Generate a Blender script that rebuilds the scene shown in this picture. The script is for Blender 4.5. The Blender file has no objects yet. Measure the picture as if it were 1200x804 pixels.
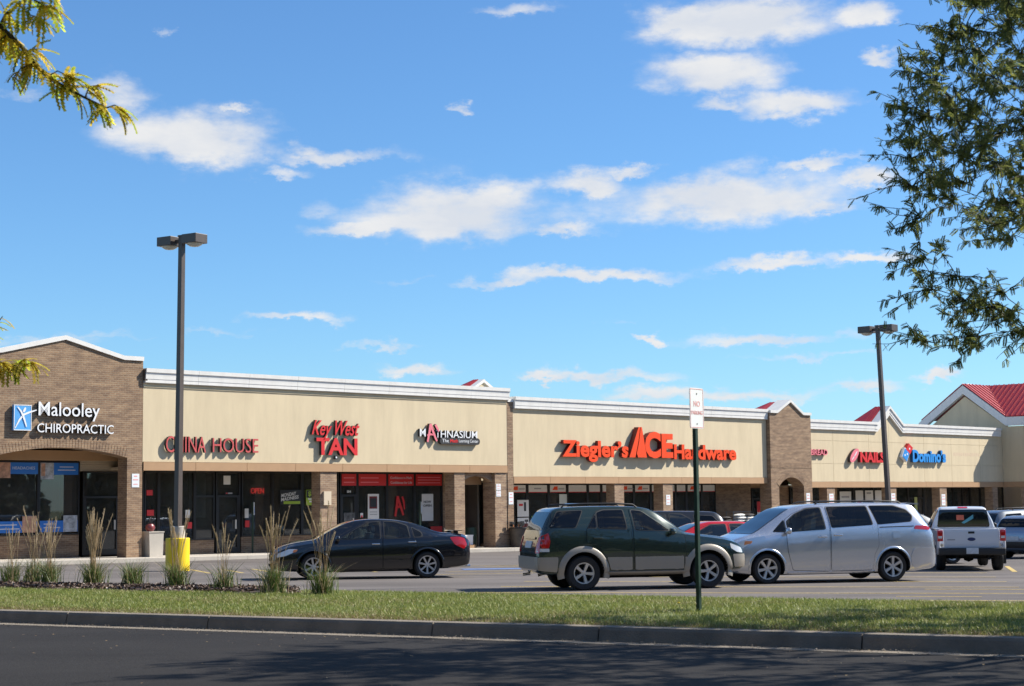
import bpy, bmesh, math, random
import numpy as np
from mathutils import Vector, Matrix
from mathutils.bvhtree import BVHTree

random.seed(7)
rng = np.random.default_rng(11)
S = bpy.context.scene
COL = S.collection
R = math.radians
PI = math.pi

# ------------------------------------------------------------------ camera
F_PX, CAM_H = 2000.0, 1.8
cam_d = bpy.data.cameras.new("camera")
cam = bpy.data.objects.new("camera", cam_d)
COL.objects.link(cam)
S.camera = cam
cam_d.sensor_width = 36.0
cam_d.lens = 36.0 * F_PX / 1200.0
cam_d.clip_start, cam_d.clip_end = 0.1, 6000
PITCH, ROLL = math.atan(188 / F_PX), 0.0115
cam.rotation_mode = 'XYZ'
cam.matrix_world = (Matrix.Translation((0, 0, CAM_H)) @ Matrix.Rotation(PI / 2 + PITCH, 4, 'X')
                    @ Matrix.Rotation(-ROLL, 4, 'Z'))
cam_d.dof.use_dof = True
cam_d.dof.focus_distance = 46
cam_d.dof.aperture_fstop = 4.5

# ------------------------------------------------------------------ light
SUN_AZ, SUN_EL = 14.0, 42.0        # azimuth measured from +X towards +Y
sd = Vector((math.cos(R(SUN_EL)) * math.cos(R(SUN_AZ)), math.cos(R(SUN_EL)) * math.sin(R(SUN_AZ)), math.sin(R(SUN_EL))))
sun_l = bpy.data.lights.new("sun", 'SUN')
sun_l.energy, sun_l.angle, sun_l.color = 5.0, R(0.53), (1.0, 0.94, 0.84)
sun = bpy.data.objects.new("sun", sun_l)
COL.objects.link(sun)
sun.rotation_mode = 'QUATERNION'
sun.rotation_quaternion = sd.to_track_quat('Z', 'Y')
sun.location = (40, 10, 40)
S.view_settings.view_transform = 'Standard'
S.view_settings.look = 'None'
S.view_settings.gamma = 1
S.view_settings.exposure = 0.70
S.cycles.max_bounces = 6
S.cycles.transparent_max_bounces = 12
S.cycles.use_denoising = True

# ------------------------------------------------------------------ world: sky with clouds
W = bpy.data.worlds.new("World")
S.world = W
W.use_nodes = True
nt = W.node_tree
nt.nodes.clear()
def wn(t, **kw):
    n = nt.nodes.new(t)
    for k, v in kw.items():
        setattr(n, k, v)
    return n
def wl(a, b): nt.links.new(a, b)
def wmath(op, a, b=None, c=None, clamp=False):
    n = wn('ShaderNodeMath', operation=op, use_clamp=clamp)
    for i, v in enumerate((a, b, c)):
        if v is None: continue
        if isinstance(v, (int, float)): n.inputs[i].default_value = v
        else: wl(v, n.inputs[i])
    return n.outputs[0]
sky = wn('ShaderNodeTexSky', sky_type='NISHITA')
sky.sun_disc = False
sky.sun_elevation = R(SUN_EL)
sky.sun_rotation = R(90 - SUN_AZ)
sky.altitude, sky.air_density, sky.dust_density, sky.ozone_density = 200, 1.0, 0.25, 2.6
tc = wn('ShaderNodeTexCoord')
sep = wn('ShaderNodeSeparateXYZ')
wl(tc.outputs['Generated'], sep.inputs[0])
X, Y, Z = sep.outputs
az = wmath('ARCTAN2', X, Y)
el = wmath('ARCSINE', Z)
comb = wn('ShaderNodeCombineXYZ')
wl(az, comb.inputs[0]); wl(el, comb.inputs[1])
mp = wn('ShaderNodeMapping'); mp.inputs['Scale'].default_value = (14, 34, 1)
wl(comb.outputs[0], mp.inputs[0])
nz = wn('ShaderNodeTexNoise'); nz.inputs['Scale'].default_value = 1.0; nz.inputs['Detail'].default_value = 9; nz.inputs['Roughness'].default_value = 0.56
wl(mp.outputs[0], nz.inputs['Vector'])
mp2 = wn('ShaderNodeMapping'); mp2.inputs['Scale'].default_value = (45, 80, 1)
wl(comb.outputs[0], mp2.inputs[0])
nz2 = wn('ShaderNodeTexNoise'); nz2.inputs['Scale'].default_value = 1.0; nz2.inputs['Detail'].default_value = 7; nz2.inputs['Roughness'].default_value = 0.6
wl(mp2.outputs[0], nz2.inputs['Vector'])
# cloud banks: azimuth and elevation (degrees), half widths (degrees), weight
CLOUD_TABLE = [
    (-10.71, 11.96, 2.99, 1.29, 1.00),
    (-12.53, 12.40, 1.26, 0.76, 0.75),
    (-5.87, 11.54, 2.25, 0.45, 0.85),
    (-7.01, 11.75, 0.98, 0.48, 0.80),
    (-13.09, 13.42, 1.68, 0.76, 0.64),
    (-9.44, 13.02, 0.67, 0.24, 0.85),
    (-1.98, 9.39, 3.78, 1.29, 1.00),
    (-1.25, 10.01, 2.52, 0.83, 0.95),
    (-5.01, 9.11, 2.05, 0.42, 0.90),
    (1.63, 9.01, 1.35, 0.38, 0.80),
    (7.41, 9.89, 4.41, 1.21, 1.00),
    (6.13, 10.22, 2.21, 0.76, 0.95),
    (2.67, 10.59, 1.63, 0.58, 0.85),
    (4.27, 10.97, 1.12, 0.31, 0.85),
    (10.51, 9.55, 1.46, 0.41, 0.80),
    (7.83, 15.63, 3.47, 1.21, 1.00),
    (8.85, 15.91, 1.89, 0.83, 0.90),
    (5.96, 15.76, 1.68, 0.76, 0.99),
    (12.19, 15.81, 1.07, 0.58, 0.85),
    (12.48, 14.46, 0.90, 0.31, 0.92),
    (7.07, 13.92, 2.36, 0.91, 1.00),
    (9.76, 12.96, 2.36, 0.72, 0.95),
    (7.20, 13.08, 1.26, 0.45, 0.80),
    (6.50, 14.22, 1.12, 0.41, 0.80),
    (10.13, 10.99, 2.11, 0.31, 0.75),
    (11.93, 10.35, 1.18, 0.45, 0.85),
    (2.62, 7.54, 3.51, 0.34, 0.97),
    (-0.27, 7.38, 1.97, 0.28, 0.78),
    (8.77, 7.73, 2.11, 0.31, 0.85),
    (11.94, 7.92, 1.35, 0.28, 0.99),
    (-7.44, 6.09, 1.97, 0.24, 0.71),
    (-3.17, 4.51, 1.35, 0.31, 0.85),
    (2.86, 4.21, 2.67, 0.31, 0.85),
    (1.13, 4.10, 1.12, 0.21, 0.92),
    (7.39, 3.42, 4.21, 0.34, 0.75),
    (8.99, 5.29, 3.09, 0.38, 0.85),
    (10.23, 4.66, 2.53, 0.24, 0.60),
    (14.11, 3.91, 0.73, 0.28, 0.99),
    (4.65, 5.47, 0.51, 0.17, 0.92),
    (-1.80, 13.38, 0.45, 0.28, 0.78),
    (0.13, 16.35, 1.97, 0.41, 0.60),
    (-15.18, 5.33, 2.81, 0.28, 0.57),
    (-11.57, 15.32, 0.39, 0.28, 0.57),
    (-7.73, 10.98, 1.12, 0.28, 0.57),
    (-16.23, 13.19, 0.84, 0.48, 0.57),
    (-6.59, 9.87, 1.12, 0.55, 0.43),
    (5.13, 3.58, 3.09, 0.34, 0.75),
    (-4.31, 5.32, 1.97, 0.21, 0.57),
    (-9.97, 5.74, 1.68, 0.21, 0.50),
    (11.59, 3.64, 1.68, 0.28, 0.71),
    (3.46, 6.09, 1.12, 0.17, 0.50),
    (-3.44, 7.46, 1.68, 0.21, 0.50),
    (-13.29, 5.57, 2.25, 0.21, 0.43),
]
acc = None
warp_in = wn('ShaderNodeMapping'); warp_in.inputs['Scale'].default_value = (26, 46, 1); wl(comb.outputs[0], warp_in.inputs[0])
wnz = wn('ShaderNodeTexNoise'); wnz.inputs['Scale'].default_value = 1.0; wnz.inputs['Detail'].default_value = 6; wnz.inputs['Roughness'].default_value = 0.66
wl(warp_in.outputs[0], wnz.inputs['Vector'])
wsub = wn('ShaderNodeVectorMath', operation='SUBTRACT'); wl(wnz.outputs['Color'], wsub.inputs[0]); wsub.inputs[1].default_value = (.5, .5, .5)
wmul = wn('ShaderNodeVectorMath', operation='MULTIPLY'); wl(wsub.outputs[0], wmul.inputs[0]); wmul.inputs[1].default_value = (.042, .030, 0)
warped = wn('ShaderNodeVectorMath', operation='ADD'); wl(comb.outputs[0], warped.inputs[0]); wl(wmul.outputs[0], warped.inputs[1])
for (a0, e0, ra, re, wt) in CLOUD_TABLE:
    m = wn('ShaderNodeVectorMath', operation='SUBTRACT'); wl(warped.outputs[0], m.inputs[0]); m.inputs[1].default_value = (R(a0), R(e0), 0)
    k = wn('ShaderNodeVectorMath', operation='MULTIPLY'); wl(m.outputs[0], k.inputs[0]); k.inputs[1].default_value = (1 / R(ra), 1 / R(re), 0)
    ks = wn('ShaderNodeSeparateXYZ'); wl(k.outputs[0], ks.inputs[0])
    yy = wmath('ADD', wmath('MAXIMUM', ks.outputs[1], 0.0), wmath('MULTIPLY', wmath('MINIMUM', ks.outputs[1], 0.0), 1.7))   # flat bases
    rr2 = wmath('ADD', wmath('MULTIPLY', ks.outputs[0], ks.outputs[0]), wmath('MULTIPLY', yy, yy))
    g = wmath('POWER', 2.718, wmath('MULTIPLY', rr2, -1.1))
    g = wmath('MULTIPLY', g, wt)
    acc = g if acc is None else wmath('ADD', wmath('MAXIMUM', acc, g), wmath('MULTIPLY', wmath('MINIMUM', acc, g), 0.15))
acc = wmath('MINIMUM', acc, 1.05)
# the same broken cumulus goes on all round the sky
mp3 = wn('ShaderNodeMapping'); mp3.inputs['Scale'].default_value = (3.2, 9, 1); mp3.inputs['Location'].default_value = (3.1, 1.7, 0)
wl(comb.outputs[0], mp3.inputs[0])
nz3 = wn('ShaderNodeTexNoise'); nz3.inputs['Scale'].default_value = 1.6; nz3.inputs['Detail'].default_value = 3
wl(mp3.outputs[0], nz3.inputs['Vector'])
far = wmath('MULTIPLY', wmath('SUBTRACT', wmath('ABSOLUTE', az), 0.36), 12, clamp=True)
hi = wmath('MULTIPLY', wmath('SUBTRACT', el, 0.36), 12, clamp=True)
outside = wmath('MAXIMUM', far, hi)
gen = wmath('MULTIPLY', wmath('MULTIPLY', wmath('SUBTRACT', nz3.outputs[0], 0.50), 5, clamp=True), outside)
acc = wmath('MULTIPLY', wmath('MAXIMUM', acc, gen), 1.32)
d = wmath('ADD', acc, wmath('MULTIPLY', wmath('SUBTRACT', nz.outputs[0], 0.5), 1.7))
d = wmath('ADD', d, wmath('MULTIPLY', wmath('SUBTRACT', nz2.outputs[0], 0.5), 0.55))
mr = wn('ShaderNodeMapRange', interpolation_type='SMOOTHSTEP')
wl(d, mr.inputs['Value']); mr.inputs['From Min'].default_value = 0.27; mr.inputs['From Max'].default_value = 1.22
fac = wmath('MULTIPLY', mr.outputs[0], wmath('MULTIPLY', acc, 2.6, clamp=True))
fac = wmath('MULTIPLY', fac, 0.96)
fac = wmath('MULTIPLY', fac, wmath('MULTIPLY', wmath('ADD', el, 0.01), 40, clamp=True))
ccol = wn('ShaderNodeMix', data_type='RGBA')
mr2 = wn('ShaderNodeMapRange'); wl(nz.outputs[0], mr2.inputs['Value']); mr2.inputs['From Min'].default_value = 0.42; mr2.inputs['From Max'].default_value = 0.62
wl(mr2.outputs[0], ccol.inputs['Factor'])
CL = 6.4
ccol.inputs[6].default_value = (0.84 * CL, 0.88 * CL, 0.95 * CL, 1)
ccol.inputs[7].default_value = (1.0 * CL, 1.0 * CL, 1.0 * CL, 1)
sk = wn('ShaderNodeMix', data_type='RGBA', blend_type='MULTIPLY'); sk.inputs['Factor'].default_value = 1
wl(sky.outputs[0], sk.inputs[6]); sk.inputs[7].default_value = (0.62, 0.925, 1.19, 1)
mix = wn('ShaderNodeMix', data_type='RGBA')
wl(fac, mix.inputs['Factor']); wl(sk.outputs[2], mix.inputs[6]); wl(ccol.outputs[2], mix.inputs[7])
bg = wn('ShaderNodeBackground'); bg.inputs['Strength'].default_value = 0.083
wl(mix.outputs[2], bg.inputs['Color'])
wo = wn('ShaderNodeOutputWorld'); wl(bg.outputs[0], wo.inputs[0])

# ------------------------------------------------------------------ materials
def lin(r, g, b):
    f = lambda c: (c / 255 / 12.92) if c / 255 <= 0.04045 else ((c / 255 + 0.055) / 1.055) ** 2.4
    return (f(r), f(g), f(b))

def new_mat(name):
    m = bpy.data.materials.new(name); m.use_nodes = True
    return m, m.node_tree, m.node_tree.nodes['Principled BSDF']

def mat(name, c, rough=0.6, metal=0.0, var=0.0, vscale=3.0, bump=0.0, bscale=60.0, coat=0.0, spec=0.5, emit=None, es=1.0, stretch=(1, 1, 1)):
    m, t, p = new_mat(name)
    p.inputs['Base Color'].default_value = (*c, 1)
    p.inputs['Roughness'].default_value = rough
    p.inputs['Metallic'].default_value = metal
    p.inputs['Specular IOR Level'].default_value = spec
    if coat:
        p.inputs['Coat Weight'].default_value = coat; p.inputs['Coat Roughness'].default_value = 0.03
    if emit:
        p.inputs['Emission Color'].default_value = (*emit, 1); p.inputs['Emission Strength'].default_value = es
    if var or bump:
        tcn = t.nodes.new('ShaderNodeTexCoord'); mpn = t.nodes.new('ShaderNodeMapping'); mpn.inputs['Scale'].default_value = stretch
        t.links.new(tcn.outputs['Object'], mpn.inputs[0])
    if var:
        n = t.nodes.new('ShaderNodeTexNoise'); n.inputs['Scale'].default_value = vscale; n.inputs['Detail'].default_value = 6; n.inputs['Roughness'].default_value = 0.65
        t.links.new(mpn.outputs[0], n.inputs['Vector'])
        r = t.nodes.new('ShaderNodeValToRGB')
        r.color_ramp.elements[0].position = 0.3; r.color_ramp.elements[1].position = 0.7
        r.color_ramp.elements[0].color = (*[x * (1 - var) for x in c], 1)
        r.color_ramp.elements[1].color = (*[min(1, x * (1 + var)) for x in c], 1)
        t.links.new(n.outputs[0], r.inputs[0]); t.links.new(r.outputs[0], p.inputs['Base Color'])
    if bump:
        n = t.nodes.new('ShaderNodeTexNoise'); n.inputs['Scale'].default_value = bscale; n.inputs['Detail'].default_value = 4
        t.links.new(mpn.outputs[0], n.inputs['Vector'])
        b = t.nodes.new('ShaderNodeBump'); b.inputs['Strength'].default_value = bump; b.inputs['Distance'].default_value = 0.02
        t.links.new(n.outputs[0], b.inputs['Height']); t.links.new(b.outputs[0], p.inputs['Normal'])
    return m

def brick_mat(name, c1, c2, mortar, soldier=False):
    m, t, p = new_mat(name)
    N = t.nodes.new; L = t.links.new
    tcn = N('ShaderNodeTexCoord'); sp = N('ShaderNodeSeparateXYZ'); L(tcn.outputs['Object'], sp.inputs[0])
    ad = N('ShaderNodeMath'); ad.operation = 'ADD'; L(sp.outputs[0], ad.inputs[0]); L(sp.outputs[1], ad.inputs[1])
    cb = N('ShaderNodeCombineXYZ'); L(ad.outputs[0], cb.inputs[0]); L(sp.outputs[2], cb.inputs[1])
    b = N('ShaderNodeTexBrick'); L(cb.outputs[0], b.inputs['Vector'])
    b.inputs['Scale'].default_value = 1.0; b.inputs['Brick Width'].default_value = 0.205; b.inputs['Row Height'].default_value = 0.074
    b.inputs['Mortar Size'].default_value = 0.010; b.inputs['Mortar Smooth'].default_value = 0.2; b.inputs['Bias'].default_value = -0.1
    b.inputs['Color1'].default_value = (*c1, 1); b.inputs['Color2'].default_value = (*c2, 1); b.inputs['Mortar'].default_value = (*mortar, 1)
    mpn = N('ShaderNodeMapping'); mpn.inputs['Scale'].default_value = (0.9, 3.2, 1); L(cb.outputs[0], mpn.inputs[0])
    n = N('ShaderNodeTexNoise'); n.inputs['Scale'].default_value = 1.6; n.inputs['Detail'].default_value = 7; n.inputs['Roughness'].default_value = 0.7
    L(mpn.outputs[0], n.inputs['Vector'])
    r = N('ShaderNodeValToRGB'); r.color_ramp.elements[0].position = 0.36; r.color_ramp.elements[1].position = 0.62
    r.color_ramp.elements[0].color = (0.60, 0.55, 0.55, 1); r.color_ramp.elements[1].color = (1.12, 1.08, 1.02, 1)
    L(n.outputs[0], r.inputs[0])
    mx = N('ShaderNodeMix'); mx.data_type = 'RGBA'; mx.blend_type = 'MULTIPLY'; mx.inputs['Factor'].default_value = 1
    L(b.outputs['Color'], mx.inputs[6]); L(r.outputs[0], mx.inputs[7]); L(mx.outputs[2], p.inputs['Base Color'])
    p.inputs['Roughness'].default_value = 0.9
    bp = N('ShaderNodeBump'); bp.inputs['Strength'].default_value = 0.5; bp.inputs['Distance'].default_value = 0.01; bp.invert = True
    L(b.outputs['Fac'], bp.inputs['Height']); L(bp.outputs[0], p.inputs['Normal'])
    return m

def glass_mat(name, tint, refl=1.0, ior=1.5, dust=(0.02, 0.11)):
    m, t, p = new_mat(name)
    N = t.nodes.new; L = t.links.new
    t.nodes.remove(p)
    tr = N('ShaderNodeBsdfTransparent'); tr.inputs[0].default_value = (*tint, 1)
    gl = N('ShaderNodeBsdfGlossy'); gl.inputs['Roughness'].default_value = 0.015; gl.inputs[0].default_value = (0.95, 0.97, 1, 1)
    fr = N('ShaderNodeFresnel'); fr.inputs[0].default_value = ior
    mu = N('ShaderNodeMath'); mu.operation = 'MULTIPLY'; mu.inputs[1].default_value = refl; mu.use_clamp = True; L(fr.outputs[0], mu.inputs[0])
    mx = N('ShaderNodeMixShader'); L(mu.outputs[0], mx.inputs[0]); L(tr.outputs[0], mx.inputs[1]); L(gl.outputs[0], mx.inputs[2])
    df = N('ShaderNodeBsdfDiffuse'); df.inputs[0].default_value = (.42, .42, .39, 1)
    nz_ = N('ShaderNodeTexNoise'); nz_.inputs['Scale'].default_value = 1.2; nz_.inputs['Detail'].default_value = 5
    tcn = N('ShaderNodeTexCoord'); L(tcn.outputs['Object'], nz_.inputs['Vector'])
    mr_ = N('ShaderNodeMapRange'); L(nz_.outputs[0], mr_.inputs[0]); mr_.inputs['To Min'].default_value = dust[0]; mr_.inputs['To Max'].default_value = dust[1]
    m2 = N('ShaderNodeMixShader'); L(mr_.outputs[0], m2.inputs[0]); L(mx.outputs[0], m2.inputs[1]); L(df.outputs[0], m2.inputs[2])
    L(m2.outputs[0], t.nodes['Material Output'].inputs[0])
    return m

def leaf_mat(name, c, c2, trans=0.45):
    m, t, p = new_mat(name)
    N = t.nodes.new; L = t.links.new
    g = N('ShaderNodeNewGeometry')
    r = N('ShaderNodeValToRGB'); r.color_ramp.elements[0].color = (*c, 1); r.color_ramp.elements[1].color = (*c2, 1)
    L(g.outputs['Random Per Island'], r.inputs[0]); L(r.outputs[0], p.inputs['Base Color'])
    p.inputs['Roughness'].default_value = 0.5
    tl = N('ShaderNodeBsdfTranslucent'); L(r.outputs[0], tl.inputs[0])
    mx = N('ShaderNodeMixShader'); mx.inputs[0].default_value = trans
    L(p.outputs[0], mx.inputs[1]); L(tl.outputs[0], mx.inputs[2]); L(mx.outputs[0], t.nodes['Material Output'].inputs[0])
    return m

def asphalt_mat(name, dark, light, scale, wear):
    m, t, p = new_mat(name)
    N = t.nodes.new; L = t.links.new
    tcn = N('ShaderNodeTexCoord')
    mpn = N('ShaderNodeMapping'); mpn.inputs['Scale'].default_value = (0.35, 1, 1); L(tcn.outputs['Object'], mpn.inputs[0])
    n = N('ShaderNodeTexNoise'); n.inputs['Scale'].default_value = scale; n.inputs['Detail'].default_value = 8; n.inputs['Roughness'].default_value = 0.7; L(mpn.outputs[0], n.inputs['Vector'])
    r = N('ShaderNodeValToRGB'); r.color_ramp.elements[0].position = 0.32; r.color_ramp.elements[1].position = 0.68
    r.color_ramp.elements[0].color = (*dark, 1); r.color_ramp.elements[1].color = (*light, 1); L(n.outputs[0], r.inputs[0])
    n2 = N('ShaderNodeTexNoise'); n2.inputs['Scale'].default_value = 55; n2.inputs['Detail'].default_value = 3; L(tcn.outputs['Object'], n2.inputs['Vector'])
    mr_ = N('ShaderNodeMapRange'); mr_.inputs['From Min'].default_value = 0.3; mr_.inputs['From Max'].default_value = 0.7; mr_.inputs['To Min'].default_value = 1 - wear; mr_.inputs['To Max'].default_value = 1 + wear; L(n2.outputs[0], mr_.inputs[0])
    mx = N('ShaderNodeMix'); mx.data_type = 'RGBA'; mx.blend_type = 'MULTIPLY'; mx.inputs['Factor'].default_value = 1
    L(r.outputs[0], mx.inputs[6]); L(mr_.outputs[0], mx.inputs[7]); L(mx.outputs[2], p.inputs['Base Color'])
    p.inputs['Roughness'].default_value = 0.92; p.inputs['Specular IOR Level'].default_value = 0.12
    b = N('ShaderNodeBump'); b.inputs['Strength'].default_value = 0.5; b.inputs['Distance'].default_value = 0.01
    L(n2.outputs[0], b.inputs['Height']); L(b.outputs[0], p.inputs['Normal'])
    return m

BRICK = brick_mat("brick", (0.31, 0.205, 0.125), (0.225, 0.145, 0.092), (0.34, 0.27, 0.19))
BRICKL = brick_mat("brick_light", (0.36, 0.25, 0.16), (0.28, 0.185, 0.12), (0.38, 0.31, 0.23))
STUCCO = mat("stucco", (0.645, 0.535, 0.355), 0.9, var=0.05, vscale=0.7, bump=0.25, bscale=90, stretch=(1, 1, 0.5))
def add_streaks(m, sx, sz, lo, amt):
    t = m.node_tree; p = t.nodes['Principled BSDF']; src = p.inputs['Base Color'].links[0].from_socket
    tcn = t.nodes.new('ShaderNodeTexCoord'); sp = t.nodes.new('ShaderNodeSeparateXYZ'); t.links.new(tcn.outputs['Object'], sp.inputs[0])
    ad = t.nodes.new('ShaderNodeMath'); t.links.new(sp.outputs[0], ad.inputs[0]); t.links.new(sp.outputs[1], ad.inputs[1])
    cb = t.nodes.new('ShaderNodeCombineXYZ'); t.links.new(ad.outputs[0], cb.inputs[0]); t.links.new(sp.outputs[2], cb.inputs[1])
    mp_ = t.nodes.new('ShaderNodeMapping'); mp_.inputs['Scale'].default_value = (sx, sz, 1); t.links.new(cb.outputs[0], mp_.inputs[0])
    n = t.nodes.new('ShaderNodeTexNoise'); n.inputs['Scale'].default_value = 1; n.inputs['Detail'].default_value = 6; n.inputs['Roughness'].default_value = .7; t.links.new(mp_.outputs[0], n.inputs['Vector'])
    r = t.nodes.new('ShaderNodeValToRGB'); r.color_ramp.elements[0].position = lo; r.color_ramp.elements[1].position = lo + .22
    r.color_ramp.elements[0].color = (1 - amt, 1 - amt * 1.05, 1 - amt * 1.1, 1); r.color_ramp.elements[1].color = (1, 1, 1, 1); t.links.new(n.outputs[0], r.inputs[0])
    mx = t.nodes.new('ShaderNodeMix'); mx.data_type = 'RGBA'; mx.blend_type = 'MULTIPLY'; mx.inputs['Factor'].default_value = 1
    t.links.new(src, mx.inputs[6]); t.links.new(r.outputs[0], mx.inputs[7]); t.links.new(mx.outputs[2], p.inputs['Base Color'])
add_streaks(STUCCO, 1.7, .22, .36, .09)
WHITE = mat("white_metal", (0.74, 0.72, 0.675), 0.55, var=0.03, vscale=1.5)
FASCIA = mat("tan_fascia", (0.42, 0.255, 0.135), 0.7, var=0.06, vscale=2)
SOFFIT = mat("soffit", (0.45, 0.38, 0.28), 0.9, var=0.05, vscale=1)
DARKFRAME = mat("bronze_frame", (0.012, 0.011, 0.010), 0.45)
GLASS = glass_mat("shop_glass", (0.50, 0.53, 0.52), 1.7)
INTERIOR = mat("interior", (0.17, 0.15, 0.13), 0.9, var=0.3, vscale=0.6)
REDROOF = mat("red_roof", (0.36, 0.022, 0.030), 0.4, var=0.08, vscale=2)
add_streaks(WHITE, 3.0, .5, .34, .08)
CONC = mat("concrete", (0.46, 0.42, 0.36), 0.9, var=0.12, vscale=1.3, bump=0.3, bscale=80)
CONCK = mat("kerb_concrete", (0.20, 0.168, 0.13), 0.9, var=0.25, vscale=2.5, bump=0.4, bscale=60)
LOT = asphalt_mat("lot_asphalt", (0.105, 0.094, 0.088), (0.185, 0.167, 0.157), 0.5, 0.2)
ROAD = asphalt_mat("road_asphalt", (0.022, 0.0205, 0.0198), (0.034, 0.032, 0.031), 0.6, 0.35)
YELLOWP = mat("line_yellow", (0.46, 0.34, 0.12), 0.9, var=0.35, vscale=9)
BLUEP = mat("line_blue", (0.10, 0.17, 0.36), 0.9, var=0.4, vscale=7)
BLACKM = mat("black_metal", (0.02, 0.02, 0.02), 0.45)
BRONZE = mat("pole_bronze", (0.085, 0.066, 0.054), 0.4, var=0.1, vscale=4)
YELLOW = mat("yellow_paint", (0.80, 0.56, 0.01), 0.5, var=0.16, vscale=3, stretch=(1, 1, 0.35))
RED = mat("sign_red", (0.66, 0.03, 0.03), 0.4)
ORANGERED = mat("sign_orange_red", (0.86, 0.075, 0.012), 0.35)
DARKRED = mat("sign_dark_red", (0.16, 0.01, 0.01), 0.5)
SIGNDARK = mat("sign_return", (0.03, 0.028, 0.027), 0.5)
SIGNWHITE = mat("sign_white", (0.80, 0.81, 0.82), 0.4)
SIGNBLUE = mat("sign_blue", (0.03, 0.27, 0.70), 0.4)
SKYBLUE = mat("sign_sky_blue", (0.10, 0.36, 0.72), 0.4, var=0.1, vscale=4)
PINK = mat("sign_pink", (0.78, 0.20, 0.24), 0.45)
POSTERBLUE = mat("poster_blue", (0.02, 0.16, 0.55), 0.4)
POSTERRED = mat("poster_red", (0.60, 0.025, 0.025), 0.4)
PAPER = mat("paper", (0.72, 0.72, 0.70), 0.7, var=0.04, vscale=4)
LIME = mat("poster_lime", (0.36, 0.52, 0.04), 0.6)
GREYTXT = mat("grey_print", (0.35, 0.35, 0.36), 0.7)
SKIN = mat("poster_photo_warm", (0.50, 0.28, 0.18), 0.6, var=0.5, vscale=5)
PHOTOG = mat("poster_photo_grey", (0.40, 0.42, 0.45), 0.6, var=0.6, vscale=5)
TANWALL = mat("tan_blind", (0.40, 0.24, 0.12), 0.9, var=0.12, vscale=1.5)
NEON = mat("neon_red", (0.6, 0.02, 0.02), 0.4, emit=(1.0, 0.05, 0.04), es=1.1)
LAMPGLOW = mat("lamp_glow", (0.9, 0.5, 0.1), 0.4, emit=(1.0, 0.55, 0.12), es=1.6)
BLIND = mat("pale_blind", (0.62, 0.66, 0.63), 0.9, var=0.06, vscale=2, stretch=(3, 3, 0.3))
GREENPOST = mat("green_post", (0.012, 0.035, 0.020), 0.5, var=0.2, vscale=6)
SIGNRED_FADED = mat("faded_red_print", (0.74, 0.34, 0.33), 0.7)
SIGNFACE = mat("sign_face", (0.74, 0.77, 0.78), 0.5, var=0.03, vscale=5)
BARK = mat("bark", (0.045, 0.034, 0.026), 0.95, var=0.3, vscale=8, bump=0.6, bscale=30)
LEAF = leaf_mat("leaf_green", (0.085, 0.115, 0.032), (0.27, 0.28, 0.08), 0.68)
LEAFY = leaf_mat("leaf_yellow", (0.36, 0.40, 0.05), (0.74, 0.55, 0.08), 0.68)
GRASS = leaf_mat("grass_blade", (0.125, 0.185, 0.03), (0.36, 0.365, 0.10), 0.35)
SOIL = mat("verge_soil", (0.115, 0.135, 0.04), 0.95, var=0.5, vscale=2.2, bump=0.6, bscale=25)
MULCH = leaf_mat("mulch_chip", (0.055, 0.034, 0.022), (0.19, 0.125, 0.09), 0.0)
MULCHB = mat("mulch_base", (0.05, 0.033, 0.024), 0.95, var=0.4, vscale=8)
BLADE = leaf_mat("reed_blade", (0.05, 0.10, 0.022), (0.17, 0.21, 0.055), 0.35)
PLUME = leaf_mat("reed_plume", (0.42, 0.31, 0.17), (0.68, 0.55, 0.36), 0.4)
FARLEAF = leaf_mat("treeline_leaf", (0.030, 0.045, 0.014), (0.085, 0.105, 0.035), 0.15)
LITTER = leaf_mat("leaf_litter", (0.16, 0.09, 0.03), (0.34, 0.24, 0.09), 0.1)

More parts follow.
